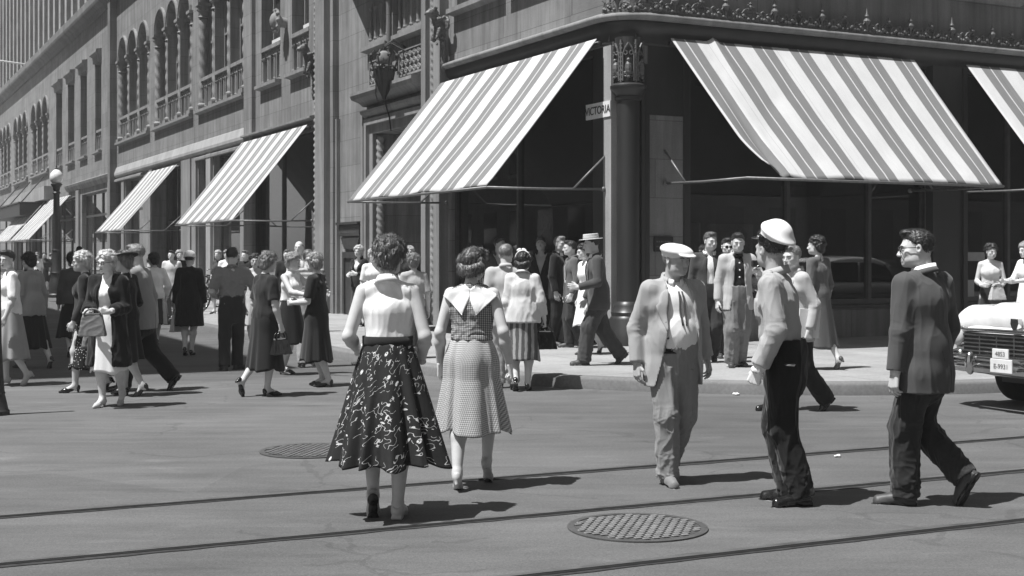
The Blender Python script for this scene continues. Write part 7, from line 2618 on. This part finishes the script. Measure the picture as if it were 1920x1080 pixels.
p.top('shirt', blk, inf=.014, hem=p.J['hz'], sleeve=0); p.trousers(cloth('grey_slacks', .2), inf=.022, wide=1.2, amp=.01)
gsh = p.g; nb = p.J['nb']
for zz in (-.1, -.19, -.28):
    y = gsh.front(np.array([0.]), np.array([nb[2] + zz]))[0]; m = MB(); m.ball((0, y + .004, nb[2] + zz), .012, 8, 5, (1, .5, 1)); obj_np('button', m.v, m.f, MAT['white'], p.o)
p.jacket(beige, 'open', w=.078, inf=.03, lmat=lapg); p.hair('short_m', HAIR['dark'], 16); p.shoes('man', LEATH); p.shirt_collar(blk, r0=.07, r1=.066, hgt=.035)
w = p.world(p.J['gripL'])
m = MB(); m.box(-.06, .06, -.03, .03, -.04, .045, .008); cmr = m.build('hand_camera', MAT['black']); m = MB(Frame((0, 0), (1, 0), (0, 1))); m.lathe(0, 0, [(.026, 0), (.026, .03), (.02, .032)], 14)
ln = obj_np('lens', np.array([(v[0], -.03 - v[2], v[1]) for v in m.v]), m.f, MAT['chrome'], cmr); cmr.location = (w[0], w[1] - .03, w[2] + .05); cmr.rotation_euler = (0, 0, .2)
tag(cmr, 'small dark hand camera held by the man in the pale sports coat', 'camera')
# walker behind the policeman
p = PL('f1', 1496, 770, 462, 105, 'man in a pale jacket walking left just behind the policeman', sex='m', H=1.70, group='people crossing the street', footL=(-.08, -.25, 45, 6), footR=(.08, .33, 0, -6), head=(25, 3, 0), lean=(0, .04), armL=(.03, -.03, -.3), handL='grip')
p.trousers(blk, inf=.02, wide=1.2); p.jacket(cloth('pale_jacket_cloth', .5), 'closed', inf=.03); p.hair('short_m', HAIR['grey'], 17); p.shoes('man', SHINY)
w = p.world(p.J['gripL']); m = MB(); m.box(-.11, .11, -.006, .006, -.16, .12, .002); nw = m.build('newspaper', MAT['paper']); nw.location = (w[0], w[1] - .02, w[2] + .0); nw.rotation_euler = (0, .08, math.radians(12)); tag(nw, 'folded white newspaper in the hand of the man behind the policeman', 'newspaper')
p = PL('f2', 1535, 692, 470, 40, 'woman in a long dark grey dress walking away right of the policeman', SW, sex='f', H=1.66, group=GP, **walk(.45, 'L', 45), head=(20, 0, 0))
p.top('dress', mgr, inf=.018, hem=p.J['hz'], sleeve=.9, sinf=.011); p.skirt(cloth('grey_skirt_cloth', .1), name='dress_skirt', z1=.27, r1=.25, folds=7); p.hair('perm', HAIR['dark'], 18); p.shoes('woman', LEATH)
# far right, in the shade behind the car
p = PL('g1', 1857, 652, 490, 165, 'dark-haired woman in a pale V-neck top standing behind the white car', SW, sex='f', H=1.6, group=GP, armR=(.0, .15, -.2), armL=(.0, .15, -.2), hdirR=(-.8, .6, 0), hdirL=(-.8, .6, 0), head=(20, 6, 0))
p.top('top', cloth('pale_top_cloth', .6), inf=.014, hem=p.J['wa'][2] - .02, sleeve=.0); p.skirt(blk2, z1=.35, r1=.22); p.hair('perm', HAIR['dark'], 19); p.shoes('woman', LEATH)
w = p.world(p.J['gripL']); handbag((w[0], w[1] - .02, w[2] - .02), math.radians(10), .26, .2, .1, .05, LEATHL, 'white handbag held by the dark-haired woman behind the white car', 13)
p = PL('g2', 1928, 660, 480, 110, 'woman in a white sleeved dress cut by the right edge behind the white car', SW, sex='f', tone=0, H=1.62, group=GP, armR=(.0, .2, -.16), armL=(.0, .22, -.16), hdirL=(0, 1, 0), head=(0, 6, 0))
p.top('dress', wht, inf=.016, hem=p.J['hz'], sleeve=.6, sinf=.011); p.skirt(wht, name='dress_skirt', z1=.4, r1=.23); p.hair('perm', HAIR['blond'], 20); p.shoes('woman', LEATH)
# notices in the right window
for (px, py, w_, h_, z_, lb) in ((1832, 482, .3, .16, 1.54, 'blank pale notice in the right shop window above the dark-haired woman'), (1613, 598, .13, .22, .5, 'small pale price card low in the corner shop window'), (1822, 560, .16, .42, .9, 'tall pale card low in the right shop window')):
    a = (px - 960) / F
    s_ = (O[1] * a - O[0]) / (D2[0] - D2[1] * a)
    m = MB(RF); m.box(s_ - w_, s_ + w_, -.105, -.095, z_ - h_ / 2, z_ + h_ / 2); c = m.build('notice', MAT['papergrey']); tag(c, lb, 'notice')

# ------------------------------------------------------------------ far figures down the side street
rf = random.Random(21)
GF = 'distant people down the side street'
FAR = [(55, 545, 472, 60, 'm', 'dark', 'man in black at the far left walking away under the pale awnings'),
       (64, 540, 474, 170, 'm', 'dark', 'man in dark clothes in the shade below the farthest awning'),
       (70, 548, 476, 185, 'f', 'white', 'woman in a white blouse and dark skirt left of the street lamp'),
       (84, 547, 473, 182, 'f', 'mixed', 'woman with white lapels and a dark coat standing beside the street lamp'),
       (95, 546, 477, 10, 'm', 'dark', 'man in a dark suit hard against the left of the street lamp'),
       (150, 600, 480, 175, 'f', 'dark', 'woman in a dark hat behind the fair-haired woman'),
       (262, 610, 476, 20, 'm', 'dark', 'dark-haired man in black behind the man in the light jacket'),
       (280, 604, 478, 5, 'm', 'dark', 'man in black left of the woman in the white cardigan'),
       (248, 618, 482, 185, 'f', 'dark', 'woman in glasses and dark dress in the crowd behind the wide hat'),
       (322, 596, 478, 180, 'm', 'pale', 'man in a pale shirt far behind the white cardigan'),
       (336, 590, 480, 200, 'f', 'dark', 'small dark figure left of the woman in the white cloche hat'),
       (410, 588, 472, 160, 'f', 'mixed', 'woman by the shop window left of the man in the grey knit shirt'),
       (425, 592, 474, 200, 'f', 'white', 'woman in white by the bicycles near the shop window'),
       (462, 600, 478, 150, 'm', 'dark', 'man in black right of the man in the grey knit shirt'),
       (538, 610, 476, 190, 'm', 'dark', 'man in a dark suit between the two talking women by the shop window')]
for i, (px, fy, hy, yaw, sx, kind, lb) in enumerate(FAR):
    z = SW if px < 110 or px > 340 else (0. if fy > 603 else SW)
    x, y = at(px, fy, z)
    p = PL('far%d' % i, px, fy, hy, yaw, lb, z, .03, 2, GF, H=min(max((fy - hy) * y / F - .03, 1.55), 1.78), sex=sx, tone=rf.choice((0, 1, 1)), **walk(rf.uniform(.1, .4), rf.choice('RL')))
    c1 = {'dark': blk2, 'white': wht, 'mixed': dgr, 'pale': cream}[kind]
    if sx == 'm':
        p.trousers(rf.choice((char, mgr, blk))); p.jacket(c1, 'none', lapel=False); p.hair('short_m', rf.choice((HAIR['dark'], HAIR['brown'])), 30 + i % 3); p.shoes('man', LEATH)
    else:
        p.top('blouse', c1, inf=.02, hem=p.J['hz'], sleeve=.6, sinf=.011); p.skirt(rf.choice((nvy, dgr, blk2)), z1=.4, r1=.22); p.hair('perm', rf.choice((HAIR['dark'], HAIR['brown'], HAIR['blond'])), 30 + i % 3); p.shoes('woman', LEATH)
    if i == 5: p.hat('fedora', blk)
# ------------------------------------------------------------------ light, sky, camera
w = bpy.data.worlds.new('World'); SC.world = w; w.use_nodes = True
nt = w.node_tree; nt.nodes.clear()
sky = nt.nodes.new('ShaderNodeTexSky'); sky.sky_type = 'NISHITA'; sky.sun_disc = False
EL = math.radians(65.5)
to_sun = np.array([-.893, -.45]); to_sun = to_sun / np.linalg.norm(to_sun)
sky.sun_elevation = EL; sky.sun_rotation = math.atan2(to_sun[0], to_sun[1])
bwn = nt.nodes.new('ShaderNodeRGBToBW'); bg = nt.nodes.new('ShaderNodeBackground'); out = nt.nodes.new('ShaderNodeOutputWorld')
bg.inputs['Strength'].default_value = SKY
nt.links.new(sky.outputs[0], bwn.inputs[0]); nt.links.new(bwn.outputs[0], bg.inputs[0]); nt.links.new(bg.outputs[0], out.inputs[0])
L = bpy.data.lights.new('sun', 'SUN'); L.energy = SUN; L.angle = math.radians(.53); L.color = (1, 1, 1)
so = bpy.data.objects.new('sun', L); COL.objects.link(so)
dv = Vector((-to_sun[0] * math.cos(EL), -to_sun[1] * math.cos(EL), -math.sin(EL)))
so.rotation_euler = dv.to_track_quat('-Z', 'Y').to_euler()
so.location = (-10, -5, 30)

# thin city haze
m = MB(); m.box(-250, 250, -170, 310, -1., 66.)
hz = m.build('haze', None)
hm = bpy.data.materials.new('haze_air'); hm.use_nodes = True; t = hm.node_tree; t.nodes.clear()
vo = t.nodes.new('ShaderNodeVolumePrincipled'); oo = t.nodes.new('ShaderNodeOutputMaterial')
vo.inputs['Color'].default_value = (.92, .92, .92, 1); vo.inputs['Density'].default_value = HAZE; vo.inputs['Anisotropy'].default_value = 0.
t.links.new(vo.outputs[0], oo.inputs['Volume']); hz.data.materials.append(hm)
tag(hz, 'thin bright city haze', None, None, 'stuff')

cam = bpy.data.cameras.new('camera'); co = bpy.data.objects.new('camera', cam); COL.objects.link(co)
co.location = (0, 0, CH); co.rotation_euler = (math.pi / 2, 0, 0)
cam.sensor_width = 36.; cam.lens = F / 1920 * 36.; cam.shift_y = -(540 - HZ) / 1920.
cam.clip_end = 1500; cam.clip_start = .1
cam.dof.use_dof = True; cam.dof.focus_distance = 10.5; cam.dof.aperture_fstop = 9.
SC.camera = co
SC.view_settings.view_transform = 'Standard'; SC.view_settings.look = 'None'; SC.view_settings.gamma = 1; SC.view_settings.use_curve_mapping = False
SC.view_settings.exposure = EXPO
try:
    SC.cycles.use_denoising = True
except Exception:
    pass
SC.cycles.max_bounces = 6; SC.cycles.volume_bounces = 0; SC.cycles.transparent_max_bounces = 12
